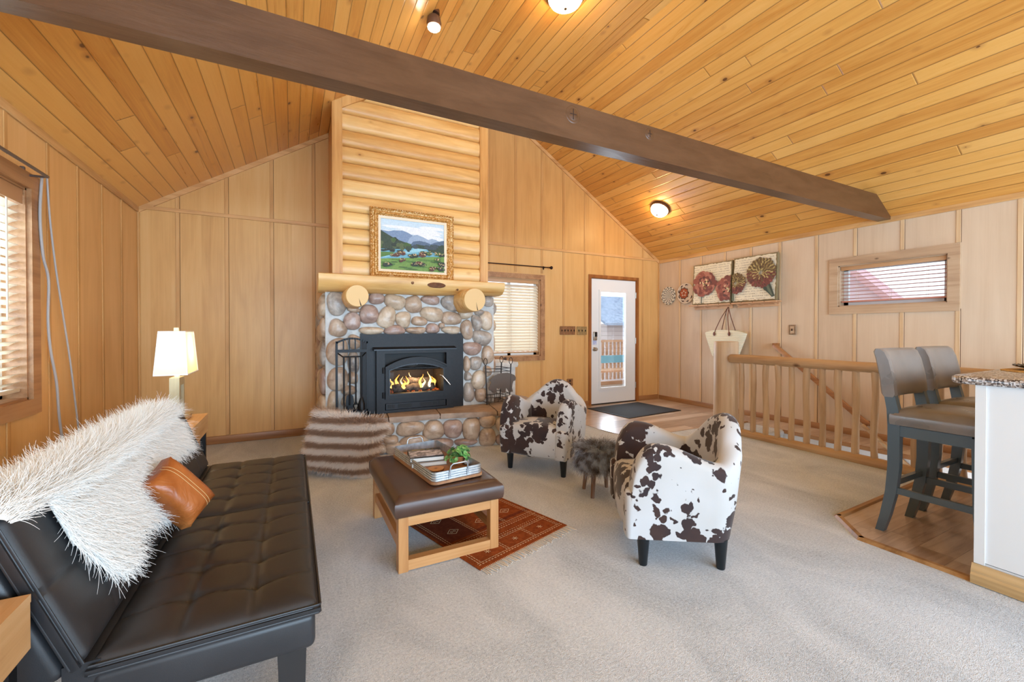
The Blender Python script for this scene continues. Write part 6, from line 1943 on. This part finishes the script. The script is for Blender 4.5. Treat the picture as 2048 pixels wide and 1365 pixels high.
# ================================================================== bar stools
M_slea = Mat('taupe_stool_leather', (106, 92, 82), 0.28, spec=0.6)
f = M_slea.noise(M_slea.coord(), 4, 3, 0.6)
M_slea.set(Base_Color=M_slea.ramp(f, (0.3, (114, 108, 104)), (0.7, (138, 130, 126))), Roughness=M_slea.rng(f, .3, .7, .24, .36)); M_slea = M_slea.m
M_sgrey = simple('slate_painted_wood', (82, 96, 106), 0.3, 0, 0.6)
bs = thing('bar_stool', 'grey wooden bar stool with taupe leather seat, nearest end of the counter', 'bar stool', (3.36, 1.02, 0.004), 0, 'bar stools at the counter')
HWs = 0.20
def rleg(sx):
    """rear leg running up into the back post, splayed at the foot"""
    g = G(); rings = []
    for z, y, wy_ in ((0, 0.225, .040), (0.10, 0.200, .046), (0.25, 0.172, .052), (0.40, 0.160, .056), (0.64, 0.160, .058), (0.74, 0.166, .056), (0.84, 0.185, .050), (0.94, 0.20, .045)):
        rings.append([(sx * (HWs - .006) + a * .021, y + b * wy_ / 2, z) for a, b in ((-1, -1), (1, -1), (1, 1), (-1, 1))])
    g.loft(rings); return g
for sx in (-1, 1): rleg(sx).obj('rear_leg', M_sgrey, bs, smooth=30)
for sx in (-1, 1):
    g = G(); rings = []
    for z, y, w_ in ((0, -0.205, .032), (.25, -0.19, .040), (0.64, -0.185, .046)):
        rings.append([(sx * (HWs - .006) + a * .021, y + b * w_ / 2, z) for a, b in ((-1, -1), (1, -1), (1, 1), (-1, 1))])
    g.loft(rings); g.obj('front_leg', M_sgrey, bs, smooth=30)
for sx in (-1, 1):
    g = G(); g.box((sx * HWs, 0.0, 0.618), (0.022, 0.33, 0.062)); g.obj('seat_rail', M_sgrey, bs, smooth=0)
    g = G(); g.box((sx * (HWs - .006), -0.01, 0.262), (0.022, 0.37, 0.036)); g.obj('stretcher', M_sgrey, bs, smooth=0)
for y in (-0.175, 0.155):
    g = G(); g.box((0, y, 0.618), (2 * HWs - 0.02, 0.022, 0.062)); g.obj('seat_rail', M_sgrey, bs, smooth=0)
for y, z in ((0.170, 0.30), (-0.19, 0.30)):
    g = G(); g.box((0, y, z), (2 * HWs - 0.03, 0.022, 0.034)); g.obj('stretcher', M_sgrey, bs, smooth=0)
g = G()
def seat_pt(u, v):
    x, y = (u - .5) * 2, (v - .5) * 2
    k_ = max(0, (1 - x ** 6) * (1 - y ** 6)) ** .4
    return (x * 0.222, -0.03 + y * 0.205, 0.715 + 0.035 * k_ + 0.02 * (1 - x * x) * (1 - y * y))
g.grid(seat_pt, 20, 20); n = 20; W = 21
edge = [i for i in range(W)] + [j * W + n for j in range(1, n + 1)] + [n * W + i for i in range(n - 1, -1, -1)] + [j * W for j in range(n - 1, 0, -1)]
prev = edge
for z, o_ in ((0.705, 1.012), (0.67, 1.014), (0.653, 1.0)):
    cur = []
    for e in edge:
        p_ = g.v[e]; cur.append(len(g.v)); g.v.append((p_[0] * o_, -0.03 + (p_[1] + 0.03) * o_, z))
    for t in range(len(edge)): g.f.append((prev[t], prev[(t + 1) % len(edge)], cur[(t + 1) % len(edge)], cur[t])); g.mi.append(0)
    prev = cur
g.f.append(tuple(prev)); g.mi.append(0)
g.obj('seat', M_slea, bs, smooth=50)
g = G(); rings = []
def back_ring(x, edge_=1.0):
    """section in y,z of the upholstered back, curved from side to side"""
    bow = 0.035 * (1 - (x / 0.22) ** 2)
    pr = []
    for z, yf, yb_ in ((0.812, .150, .212), (0.83, .140, .222), (0.93, .150, .232), (1.03, .172, .250), (1.078, .192, .262), (1.095, .214, .254)):
        pr.append((z, yf, yb_))
    f_ = [(x, yf + bow + (1 - edge_) * .03, z) for z, yf, yb_ in pr]; b_ = [(x, yb_ + bow - (1 - edge_) * .02, z) for z, yf, yb_ in pr[::-1]]
    return f_ + b_
for i in range(21):
    x = -0.222 + 0.444 * i / 20
    rings.append(back_ring(x, 0.55 if i in (0, 20) else 0.9 if i in (1, 19) else 1.0))
g.loft(rings); g.obj('backrest', M_slea, bs, smooth=50)
b2_ = copy_tree(bs); b2_.location = (3.945, 1.03, 0.004)
b2_['label'] = 'grey wooden bar stool with taupe leather seat, second along the counter'

# ================================================================== bar counter
M_white = simple('white_cabinet_panel', (226, 228, 230), 0.4)
M_basec = wood('counter_baseboard', (150, 118, 76), (184, 150, 102), (204, 172, 126), 'Y', 0.4)
bar = thing('bar_counter', 'white panelled bar counter end with a wooden base moulding', 'counter', (4.1, 0.45, 0.0))
g = G(); g.box((0, 0, 0.53), (2.39, 0.66, 0.842)); g.box((0, 0, 0.054), (2.38, 0.65, 0.1)); g.obj('body', M_white, bar, smooth=0)
g = G(); g.box((-1.198, 0.31, 0.525), (0.008, 0.036, 0.852)); g.obj('corner_stile', M_white, bar, smooth=0)
g = G(); pr = [(0, 0.004), (0.024, 0.004), (0.024, 0.045), (0.018, 0.055), (0.018, 0.066), (0.010, 0.080), (0.004, 0.096), (0, 0.096)]
g.loft([[(-1.195 - a, -0.33, z) for a, z in pr], [(-1.195 - a, 0.335, z) for a, z in pr]]); g.obj('base_moulding', M_basec, bar, smooth=20)
k = Mat('speckled_laminate', (150, 146, 146), 0.22, spec=0.6)
v = k.coord(); n1 = k.voro(v, 150, out='Color'); s = k.sep(n1); n2 = k.noise(v, 55, 4, 0.7)
c_ = k.ramp(k.math('ADD', k.math('MULTIPLY', s[0], .55), k.math('MULTIPLY', n2, .5)), (0.25, (44, 40, 42)), (0.42, (112, 100, 94)), (0.56, (166, 152, 142)), (0.75, (214, 212, 214)))
k.set(Base_Color=c_); M_lam = k.m
pts = []
for cx, cy, a0 in ((2.96, 0.79, 90), (2.90, 0.12, 180)):
    for i in range(7): a = R(a0 + 90 * i / 6); r_ = .085 if a0 == 90 else .02; pts.append((cx + r_ * math.cos(a), cy + r_ * math.sin(a)))
pts = pts + [(5.3, 0.10), (5.3, 0.875)]
g = G(); cx_ = sum(p_[0] for p_ in pts) / len(pts); cy_ = 0.49
def inset(d): return [(p_[0] + (d if p_[0] < 4 else 0), p_[1] + (-d if p_[1] > .5 else d)) for p_ in pts]
g.loft([[(x, y, z) for x, y in inset(d)] for z, d in ((0.953, 0.006), (0.958, 0.001), (0.966, 0), (0.978, 0), (0.986, 0.003), (0.990, 0.010))])
tag(g.obj('countertop', M_lam, smooth=50), 'speckled grey laminate countertop with rounded corner on the white bar', 'countertop')
# placemats and plates
M_straw = noisy('woven_straw', (176, 128, 64), (222, 186, 120), 90, 0.8, bump=0.5)
M_plate = simple('black_glazed_plate', (26, 22, 20), 0.25)
for (x, y), lab in (((3.56, 0.66), 'nearest the rounded counter corner'), ((4.16, 0.70), 'farther along the counter')):
    g = G(); rings = []
    for i in range(13):
        r = 0.19 * (1 - i / 12) + 0.0005
        rings.append([(r * math.cos(a) * (1 + .03 * math.sin(20 * a) * (i == 0)), r * math.sin(a) * (1 + .03 * math.sin(20 * a) * (i == 0)), 0.004 + .003 * (i % 2)) for a in [2 * PI * j / 60 for j in range(60)]])
    rings = [[(p_[0], p_[1], 0) for p_ in rings[0]]] + rings
    g.loft(rings)
    tag(g.obj('placemat', M_straw, smooth=40, loc=(x, y, 0.9905)), 'round woven straw placemat ' + lab, 'placemat', 'straw placemats on the counter')
    p_ = thing('plate', 'black ridged plate on the straw placemat ' + lab, 'plate', (x + .01, y, 0.9978), 0, 'black plates on the counter')
    g = G(); rings = []
    for r, z in ((0.001, 0.006), (0.085, 0.006), (0.10, 0.010), (0.150, 0.026), (0.152, 0.024), (0.10, 0.005), (0.07, 0.0), (0.001, 0.0)):
        rings.append([(r * math.cos(a), r * math.sin(a), z + (0.003 * math.sin(26 * a) if r > .14 else 0)) for a in [2 * PI * j / 104 for j in range(104)]])
    g.loft(rings); g.obj('dish', M_plate, p_, smooth=40)

# ================================================================== things on the right wall
WX = XR - 0.008
# two woven wall baskets
k = Mat('grey_swirl_weave', (190, 176, 156), 0.7)
s = k.sep(k.coord()); an = k.math('ARCTAN2', s[2], s[1]); rad = k.math('SQRT', k.math('ADD', k.math('MULTIPLY', s[1], s[1]), k.math('MULTIPLY', s[2], s[2])))
sw = k.math('SINE', k.math('ADD', k.math('MULTIPLY', an, 13.0), k.math('MULTIPLY', k.math('SINE', k.math('MULTIPLY', rad, 120)), 3.0)))
k.set(Base_Color=k.ramp(k.rng(sw, -1, 1), (0.35, (96, 90, 82)), (0.6, (244, 236, 220)))); k.bump(sw, .4, .004); M_swirl = k.m
M_bwhite = noisy('cream_coil_weave', (200, 178, 154), (226, 208, 186), 40, 0.8, bump=.3)
M_bred = noisy('rust_coil_weave', (148, 66, 34), (178, 92, 54), 40, 0.8)
M_bdark = simple('dark_coil_weave', (62, 42, 34), 0.8)
c = on_x(1337.5, 592, WX)
wp = thing('wall_basket', 'small grey swirl patterned woven disc on the wall near the corner', 'wall basket', (WX, c.y, c.z), 0)
g = G(); rings = []
RY_ = Matrix.Rotation(R(-90), 4, 'Y')
g.lathe([(0.14, 0), (0.152, 0.012), (0.148, 0.018), (0.11, 0.014), (0.001, 0.010)], 48, RY_); g.obj('weave', M_swirl, wp, smooth=40)
c = on_x(1372.5, 587, WX)
wp = thing('wall_basket', 'larger woven disc with a red star pattern beside the flower canvas', 'wall basket', (WX, c.y, c.z), 0)
RB = 0.172
g = G(); g.lathe([(RB * .9, 0), (RB, 0.016), (RB * .97, 0.022), (RB * .7, 0.014), (0.001, 0.010)], 48, RY_); g.obj('weave', M_bwhite, wp, smooth=40)
g = G()
def star(n_, r0, r1, x, m, cy=0.0, cz=0.0, ph=0.3):
    g.mat(m).poly([(-x, cy + (r0 if i % 2 else r1) * math.cos(PI * i / n_ + ph), cz + (r0 if i % 2 else r1) * math.sin(PI * i / n_ + ph)) for i in range(2 * n_)])
star(9, .085, .105, .0160, 1, .035); star(9, .075, .088, .0164, 0, .035); star(5, .030, .058, .0168, 2, .035); star(12, .028, .030, .0172, 0, .035)
r = random.Random(6)
for i in range(7):
    a0 = -2.6 + i * .72; rr_c = RB * .80
    g.mat(1).poly([(-.0205, .0 + (rr_c + dr2) * math.cos(a0 + da), (rr_c + dr2) * math.sin(a0 + da)) for dr2, da in ((-.016, -.2), (.004, -.16), (.012, 0), (.004, .18), (-.004, .24), (-.006, 0.02))])
g.obj('pattern', [M_bred, M_bdark, M_bwhite], wp, smooth=0)

# peg shelves
M_pine = wood('light_pine_shelf', (188, 134, 92), (214, 166, 122), (230, 190, 150), 'Y', 0.45)
for y0_, y1_, lab in ((3.975, 4.70, 'pine peg shelf holding the red flower canvas'), (3.315, 3.962, 'pine peg shelf holding the yellow flower canvas')):
    L = y1_ - y0_; t = thing('peg_shelf', lab, 'shelf', (WX, (y0_ + y1_) / 2, 1.53))
    g = G(); g.box((-0.009, 0, 0.035), (0.018, L * .9, 0.07)); g.obj('back_board', M_pine, t, smooth=0)
    n = 4
    for i in range(n):
        w_ = L / n; g = G(); g.box((-0.065, -L / 2 + w_ * (i + .5), 0.066), (0.13, w_ - 0.012, 0.012)); g.obj('shelf_slat', M_pine, t, smooth=0)
    g = G(); g.box((-0.016, 0, 0.062), (0.014, L, 0.02)); g.box((-0.11, 0, 0.056), (0.014, L * .98, 0.010)); g.obj('shelf_rail', M_pine, t, smooth=0)
    for i in range(n):
        yy = -L * .4 + L * .8 * i / (n - 1)
        g = G(); g.lathe([(0.007, 0), (0.006, 0.045), (0.010, 0.052), (0.008, 0.062), (0.001, 0.064)], 12, Matrix.Translation((-0.018, yy, 0.03)) @ Matrix.Rotation(R(-80), 4, 'Y')); g.obj('peg', M_pine, t, smooth=40)

# flower canvases
art_cols = [(232, 222, 196), (138, 120, 84), (150, 88, 74), (122, 70, 62), (176, 116, 98), (96, 62, 58), (226, 206, 160), (146, 124, 78), (182, 162, 106), (112, 90, 62), (66, 76, 66), (104, 112, 92), (96, 84, 74), (52, 40, 34)]
M_art = [noisy('canvas_ink_%d' % i, tuple(max(0, c - 9) for c in cc), tuple(min(255, c + 9) for c in cc), 50, 0.75) for i, cc in enumerate(art_cols)]
class Art:
    """flat print on a canvas: x 0..1 left to right as seen, z 0..1"""
    def __init__(self, w, h): self.g = G(); self.w, self.h, self.n = w, h, 0
    def poly(self, pts, m):
        self.n += 1; x = -0.0402 - self.n * 0.00003
        pts = [(min(1, max(0, a)), min(1, max(0, b))) for a, b in pts]
        self.g.mat(m).poly([(x, self.w / 2 - a * self.w, b * self.h) for a, b in pts])
    def petal(self, cx, cz, ang, r0, r1, wd, m, rnd, asp):
        pts = []
        for t, w_ in ((r0, .3), (r0 + (r1 - r0) * .35, .85), (r0 + (r1 - r0) * .7, 1.0), (r0 + (r1 - r0) * .92, .75), (r1, .25)):
            pts.append((t, w_ * wd * rnd.uniform(.85, 1.15)))
        out = [(t, w_) for t, w_ in pts] + [(t, -w_) for t, w_ in pts[::-1]]
        self.poly([(cx + (t * math.cos(ang) - w_ * math.sin(ang)) / asp, cz + t * math.sin(ang) + w_ * math.cos(ang)) for t, w_ in out], m)
    def script(self, rnd, rows, x0=0.05, x1=0.95, z0=0.05, z1=0.97):
        for i in range(rows):
            z = z0 + (z1 - z0) * i / rows; x = x0
            while x < x1:
                w_ = rnd.uniform(.008, .03)
                if rnd.random() < .75:
                    self.poly([(x, z), (x + w_, z + .004), (x + w_, z + .010), (x, z + .006)], 12)
                    if rnd.random() < .5: self.poly([(x + w_ * .4, z - .006), (x + w_ * .6, z - .006), (x + w_ * .7, z + .016), (x + w_ * .5, z + .016)], 12)
                x += w_ + rnd.uniform(.004, .014)
def canvas(label, y0_, y1_, z0_, z1_, paint):
    w_, h_ = y1_ - y0_, z1_ - z0_
    t = thing('flower_canvas', label, 'canvas', (XR - 0.055, (y0_ + y1_) / 2, z0_))
    t.rotation_euler = (0, R(3), 0)
    g = G(); g.box((-0.02, 0, h_ / 2), (0.04, w_, h_)); g.obj('stretched_canvas', M_art[1], t, smooth=0)
    a = Art(w_, h_); rnd = random.Random(len(label))
    ragged = lambda s_: [(s_(i / 24)) for i in range(25)]
    e = 0.025
    edge = [(e + (1 - 2 * e) * i / 24, e + rnd.uniform(-.012, .012)) for i in range(25)] + [(1 - e + rnd.uniform(-.01, .01), e + (1 - 2 * e) * i / 24) for i in range(1, 24)] + [(1 - e - (1 - 2 * e) * i / 24, 1 - e + rnd.uniform(-.012, .012)) for i in range(25)] + [(e + rnd.uniform(-.01, .01), 1 - e - (1 - 2 * e) * i / 24) for i in range(1, 24)]
    a.poly(edge, 0); a.script(rnd, 17)
    paint(a, rnd, w_ / h_)
    a.g.obj('print', M_art, t, smooth=0)
def peony(a, rnd, cx, cz, R_, asp):
    for ring, (rr_, n_, ms) in enumerate(((1.0, 15, (2, 3, 2, 4)), (.82, 13, (4, 2, 3)), (.62, 11, (2, 3, 5)), (.45, 9, (4, 3)))):
        for i in range(n_):
            an = 2 * PI * i / n_ + rnd.uniform(-.15, .15)
            a.petal(cx, cz, an, R_ * rr_ * .15, R_ * rr_ * rnd.uniform(.9, 1.08), R_ * rr_ * .26, rnd.choice(ms), rnd, asp)
    for i in range(16):
        an = rnd.uniform(0, 2 * PI); q = R_ * rnd.uniform(.05, .38)
        a.petal(cx + q * math.cos(an) / asp, cz + q * math.sin(an), rnd.uniform(0, 6), -R_ * .07, R_ * .09, R_ * .045, rnd.choice((6, 6, 13, 7)), rnd, asp)
def pompon(a, rnd, cx, cz, R_, asp, top=True):
    for i in range(26):
        an = 2 * PI * i / 26; a.petal(cx, cz, an, R_ * .2, R_ * rnd.uniform(.94, 1.05), R_ * .16, (3 if math.sin(an) < .1 else 9), rnd, asp)
    for rr_ in (.84, .68, .52, .36, .2):
        n_ = int(26 * rr_) + 4
        for i in range(n_):
            an = 2 * PI * i / n_ + rr_ * 3; zz_ = math.sin(an) * rr_
            ms = (8, 7, 9, 8) if zz_ > -.35 else (5, 3, 2, 9)
            a.petal(cx + R_ * rr_ * math.cos(an) / asp, cz + R_ * rr_ * math.sin(an), an + rnd.uniform(-.5, .5), -R_ * .10, R_ * .10, R_ * .05, rnd.choice(ms), rnd, asp)
            if rnd.random() < .5: a.petal(cx + R_ * rr_ * math.cos(an + .1) / asp, cz + R_ * rr_ * math.sin(an + .1), an + rnd.uniform(-.6, .6), -R_ * .06, R_ * .06, R_ * .015, 13, rnd, asp)
def paint1(a, rnd, asp):
    a.poly([(.265, .02), (.285, .02), (.285, .3), (.265, .3)], 10)
    peony(a, rnd, .34, .50, .335, asp); peony(a, rnd, .92, .33, .30, asp)
def paint2(a, rnd, asp):
    a.poly([(.0, .03), (.06, .03), (.05, .2), (.0, .24)], 11)
    pompon(a, rnd, .09, .42, .24, asp)
    a.poly([(.72, .34), (.80, .40), (.88, .36), (.93, .24), (.99, .08), (.93, .06), (.84, .16), (.74, .24)], 10); a.poly([(.78, .36), (.82, .38), (.90, .2), (.95, .09), (.92, .09), (.84, .2)], 11)
    pompon(a, rnd, .68, .60, .33, asp)
canvas('large red flower canvas with pale script, left one on the peg shelf', 3.993, 4.655, 1.609, 2.228, paint1)
canvas('large golden round flower canvas, right one on the peg shelf', 3.345, 3.965, 1.609, 2.24, paint2)

# straw bag
k = Mat('pale_straw_bag', (214, 200, 164), 0.85)
s = k.sep(k.coord()); st_ = k.math('SINE', k.math('MULTIPLY', s[2], 260))
k.set(Base_Color=k.mix(k.rng(st_, -1, 1, 0, .5), C(240, 232, 206), C(204, 190, 154))); k.bump(st_, .5, .004); M_bag = k.m
M_strap = simple('brown_leather_strap', (110, 62, 40), 0.45)
bag = thing('straw_bag', 'cream straw tote bag with brown leather handles hanging behind the log post', 'bag', (5.60, 4.055, 0.82))
g = G(); rings = []
for z, hw_, dp in ((0, .20, .07), (0.06, .225, .08), (0.16, .265, .085), (0.27, .31, .082), (0.345, .335, .075)):
    rings.append([(dp * math.sin(a), hw_ * math.copysign(abs(math.cos(a)) ** .8, math.cos(a)), z + (0.05 - 0.05 * (math.cos(a)) ** 2 if z > .3 else 0) - 0.0) for a in [2 * PI * i / 40 for i in range(40)]])
inner = [[(x * .93, y * .98, z) for x, y, z in r] for r in rings[::-1]][:3]
g.loft(rings + inner, True, True); g.obj('basket', M_bag, bag, smooth=50)
hz = 1.545 - 0.82
for sx in (-1, 1):
    g = G(); pts = smooth_path([(sx * .078, .12, .33), (sx * .070, .105, .40), (sx * .035 + .02, .05, .58), (.06, .012, hz - .02), (.065, 0, hz), (.06, -.012, hz - .02), (sx * .035 + .02, -.05, .58), (sx * .070, -.105, .40), (sx * .078, -.12, .33)], 5)
    g.tube(pts, 0.006, 8); g.obj('handle', M_strap, bag, smooth=60)
    for yy in (.12, -.12):
        g = G(); g.ball((sx * .083, yy, .335), (.006, .022, .030), 12, 8); g.obj('leather_tab', M_strap, bag, smooth=180)

# light switches and outlet
M_brasspl = noisy('aged_wood_plate', (118, 74, 40), (160, 110, 66), 30, 0.4)
M_brasspl2 = noisy('aged_brass_plate', (142, 110, 64), (178, 148, 100), 30, 0.35, 0.3)
M_swdark = simple('dark_switch', (36, 24, 18), 0.4)
def plate_y(label, x0, x1, z0_, z1_, n_, mat, cat='light switch'):
    t = thing('light_switch', label, cat, ((x0 + x1) / 2, YB - 0.008, (z0_ + z1_) / 2))
    w_, h_ = x1 - x0, z1_ - z0_
    g = G(); g.box((0, -0.004, 0), (w_, 0.008, h_), bev=.002, seg=1); g.obj('switch_plate', mat, t, smooth=0)
    for i in range(n_):
        g = G(); g.box((-w_ / 2 + w_ * (i + .5) / n_, -0.012, 0), (0.010, 0.016, 0.026), rot=(R(15), 0, 0)); g.obj('toggle', M_swdark, t, smooth=0)
plate_y('wide wooden five toggle switch plate left of the white door', 3.640, 3.925, 1.140, 1.272, 5, M_brasspl)
plate_y('narrower brass three toggle switch plate beside the white door frame', 3.957, 4.145, 1.138, 1.268, 3, M_brasspl2)
c = on_x(1585, 660, WX)
t = thing('light_switch', 'single brass switch plate on the right wall above the handrail', 'light switch', (WX, c.y, c.z))
g = G(); g.box((-0.004, 0, 0), (0.008, 0.085, 0.125), bev=.002, seg=1); g.obj('switch_plate', noisy('bronze_plate', (124, 96, 70), (168, 138, 106), 40, 0.4, 0.3), t, smooth=0)
g = G(); g.box((-0.0085, 0, 0), (0.002, 0.05, 0.09)); g.obj('inner_plate', M_casingr, t, smooth=0)
g = G(); g.box((-0.012, 0, 0), (0.014, 0.011, 0.026), rot=(0, R(15), 0)); g.obj('toggle', M_swdark, t, smooth=0)
c = on_y(1139, 765, YB)
t = thing('wall_outlet', 'small brown wall outlet low on the back wall behind the armchair', 'outlet', (c.x, YB - 0.008, c.z))
g = G(); g.box((0, -0.003, 0), (0.11, 0.006, 0.11), bev=.002, seg=1); g.obj('cover_plate', M_brasspl, t, smooth=0)
for z in (.022, -.022):
    g = G(); g.box((0, -0.0065, z), (0.03, 0.002, 0.028)); g.obj('socket', M_swdark, t, smooth=0)

# door mat
k = Mat('black_ribbed_mat', (34, 36, 40), 0.85)
s = k.sep(k.coord()); w_ = k.math('SINE', k.math('MULTIPLY', s[0], 300))
k.set(Base_Color=k.mix(k.rng(w_, -1, 1), C(24, 25, 28), C(52, 55, 60))); k.bump(w_, .5, .004)
M_mat = k.m
mt_ = thing('door_mat', 'black ribbed door mat in front of the white door', 'door mat', (4.585, 4.84, 0.004), R(4.0))
g = G(); g.box((0, 0, 0.005), (1.10, 0.84, 0.010), bev=.004); g.obj('rubber_edge', simple('black_rubber', (18, 18, 20), 0.6), mt_, smooth=0)
g = G(); g.box((0, 0, 0.0085), (1.05, 0.79, 0.006)); g.obj('pile', M_mat, mt_, smooth=0)

# ================================================================== ceiling lights
M_bronze = simple('bronze_fixture', (96, 66, 50), 0.4, 0.6)
k = Mat('lit_frosted_glass', (255, 246, 230), 0.3); k.emit((255, 212, 146), 52); M_lit = k.m
def ceiling_light(label, base, normal_rot, dia, power):
    t = thing('ceiling_light', label, 'ceiling light', base, 0, 'flush dome ceiling lights')
    t.rotation_euler = normal_rot
    r = dia / 2
    g = G(); g.lathe([(r * .98, 0), (r, -0.012), (r * .98, -0.028), (r * .90, -0.036), (r * .80, -0.034), (0.01, -0.03)], 40); g.obj('fixture_ring', M_bronze, t, smooth=40)
    g = G(); g.lathe([(r * .86, -0.034), (r * .85, -0.055), (r * .74, -0.085), (r * .52, -0.112), (r * .26, -0.126), (0.001, -0.130)], 36); g.obj('glass_dome', M_lit, t, smooth=60)
    g = G(); g.lathe([(0.001, -0.126), (0.012, -0.130), (0.015, -0.137), (0.008, -0.145), (0.001, -0.149)], 14); g.obj('finial', M_bronze, t, smooth=60)
    return t
c = on_z(1131, -9, ZF - 0.02)
ceiling_light('large lit dome light on the flat ceiling at the top edge', (c.x, c.y, ZF), (0, 0, 0), 0.345, 1)
d = ray(1321, 416); m = -SLOPE
kk = (ZE - m * XR - CZ) / (d.z - m * d.x); c = EYE + d * kk
ceiling_light('lit dome light on the sloped ceiling above the white door', (c.x, c.y, c.z), (0, math.atan(SLOPE), 0), 0.29, 1)
# can spotlight
c = on_z(868, 54, 3.86)
sp = thing('ceiling_spotlight', 'small lit can spotlight on the left ceiling slope by the beam', 'spotlight', tuple(c))
g = G(); g.lathe([(0.050, 0.0), (0.060, 0.002), (0.064, 0.03), (0.056, 0.075), (0.034, 0.10), (0.001, 0.105)], 24); g.obj('can', simple('bronze_can', (120, 92, 74), 0.4, 0.5), sp, smooth=40)
top = roof_z(c.x) - c.z
g = G(); g.tube([(0, 0, 0.10), (0, 0, top)], 0.012, 10); g.lathe([(0.05, top - 0.012), (0.05, top + .02), (0.001, top + .02)], 20); g.obj('mount', M_bronze, sp, smooth=40)
k = Mat('lit_spot_bulb', (255, 250, 240)); k.emit((255, 244, 222), 40)
g = G(); g.ball((0, 0, -0.004), (0.055, 0.055, 0.03), 20, 10); g.obj('bulb', k.m, sp, smooth=180)
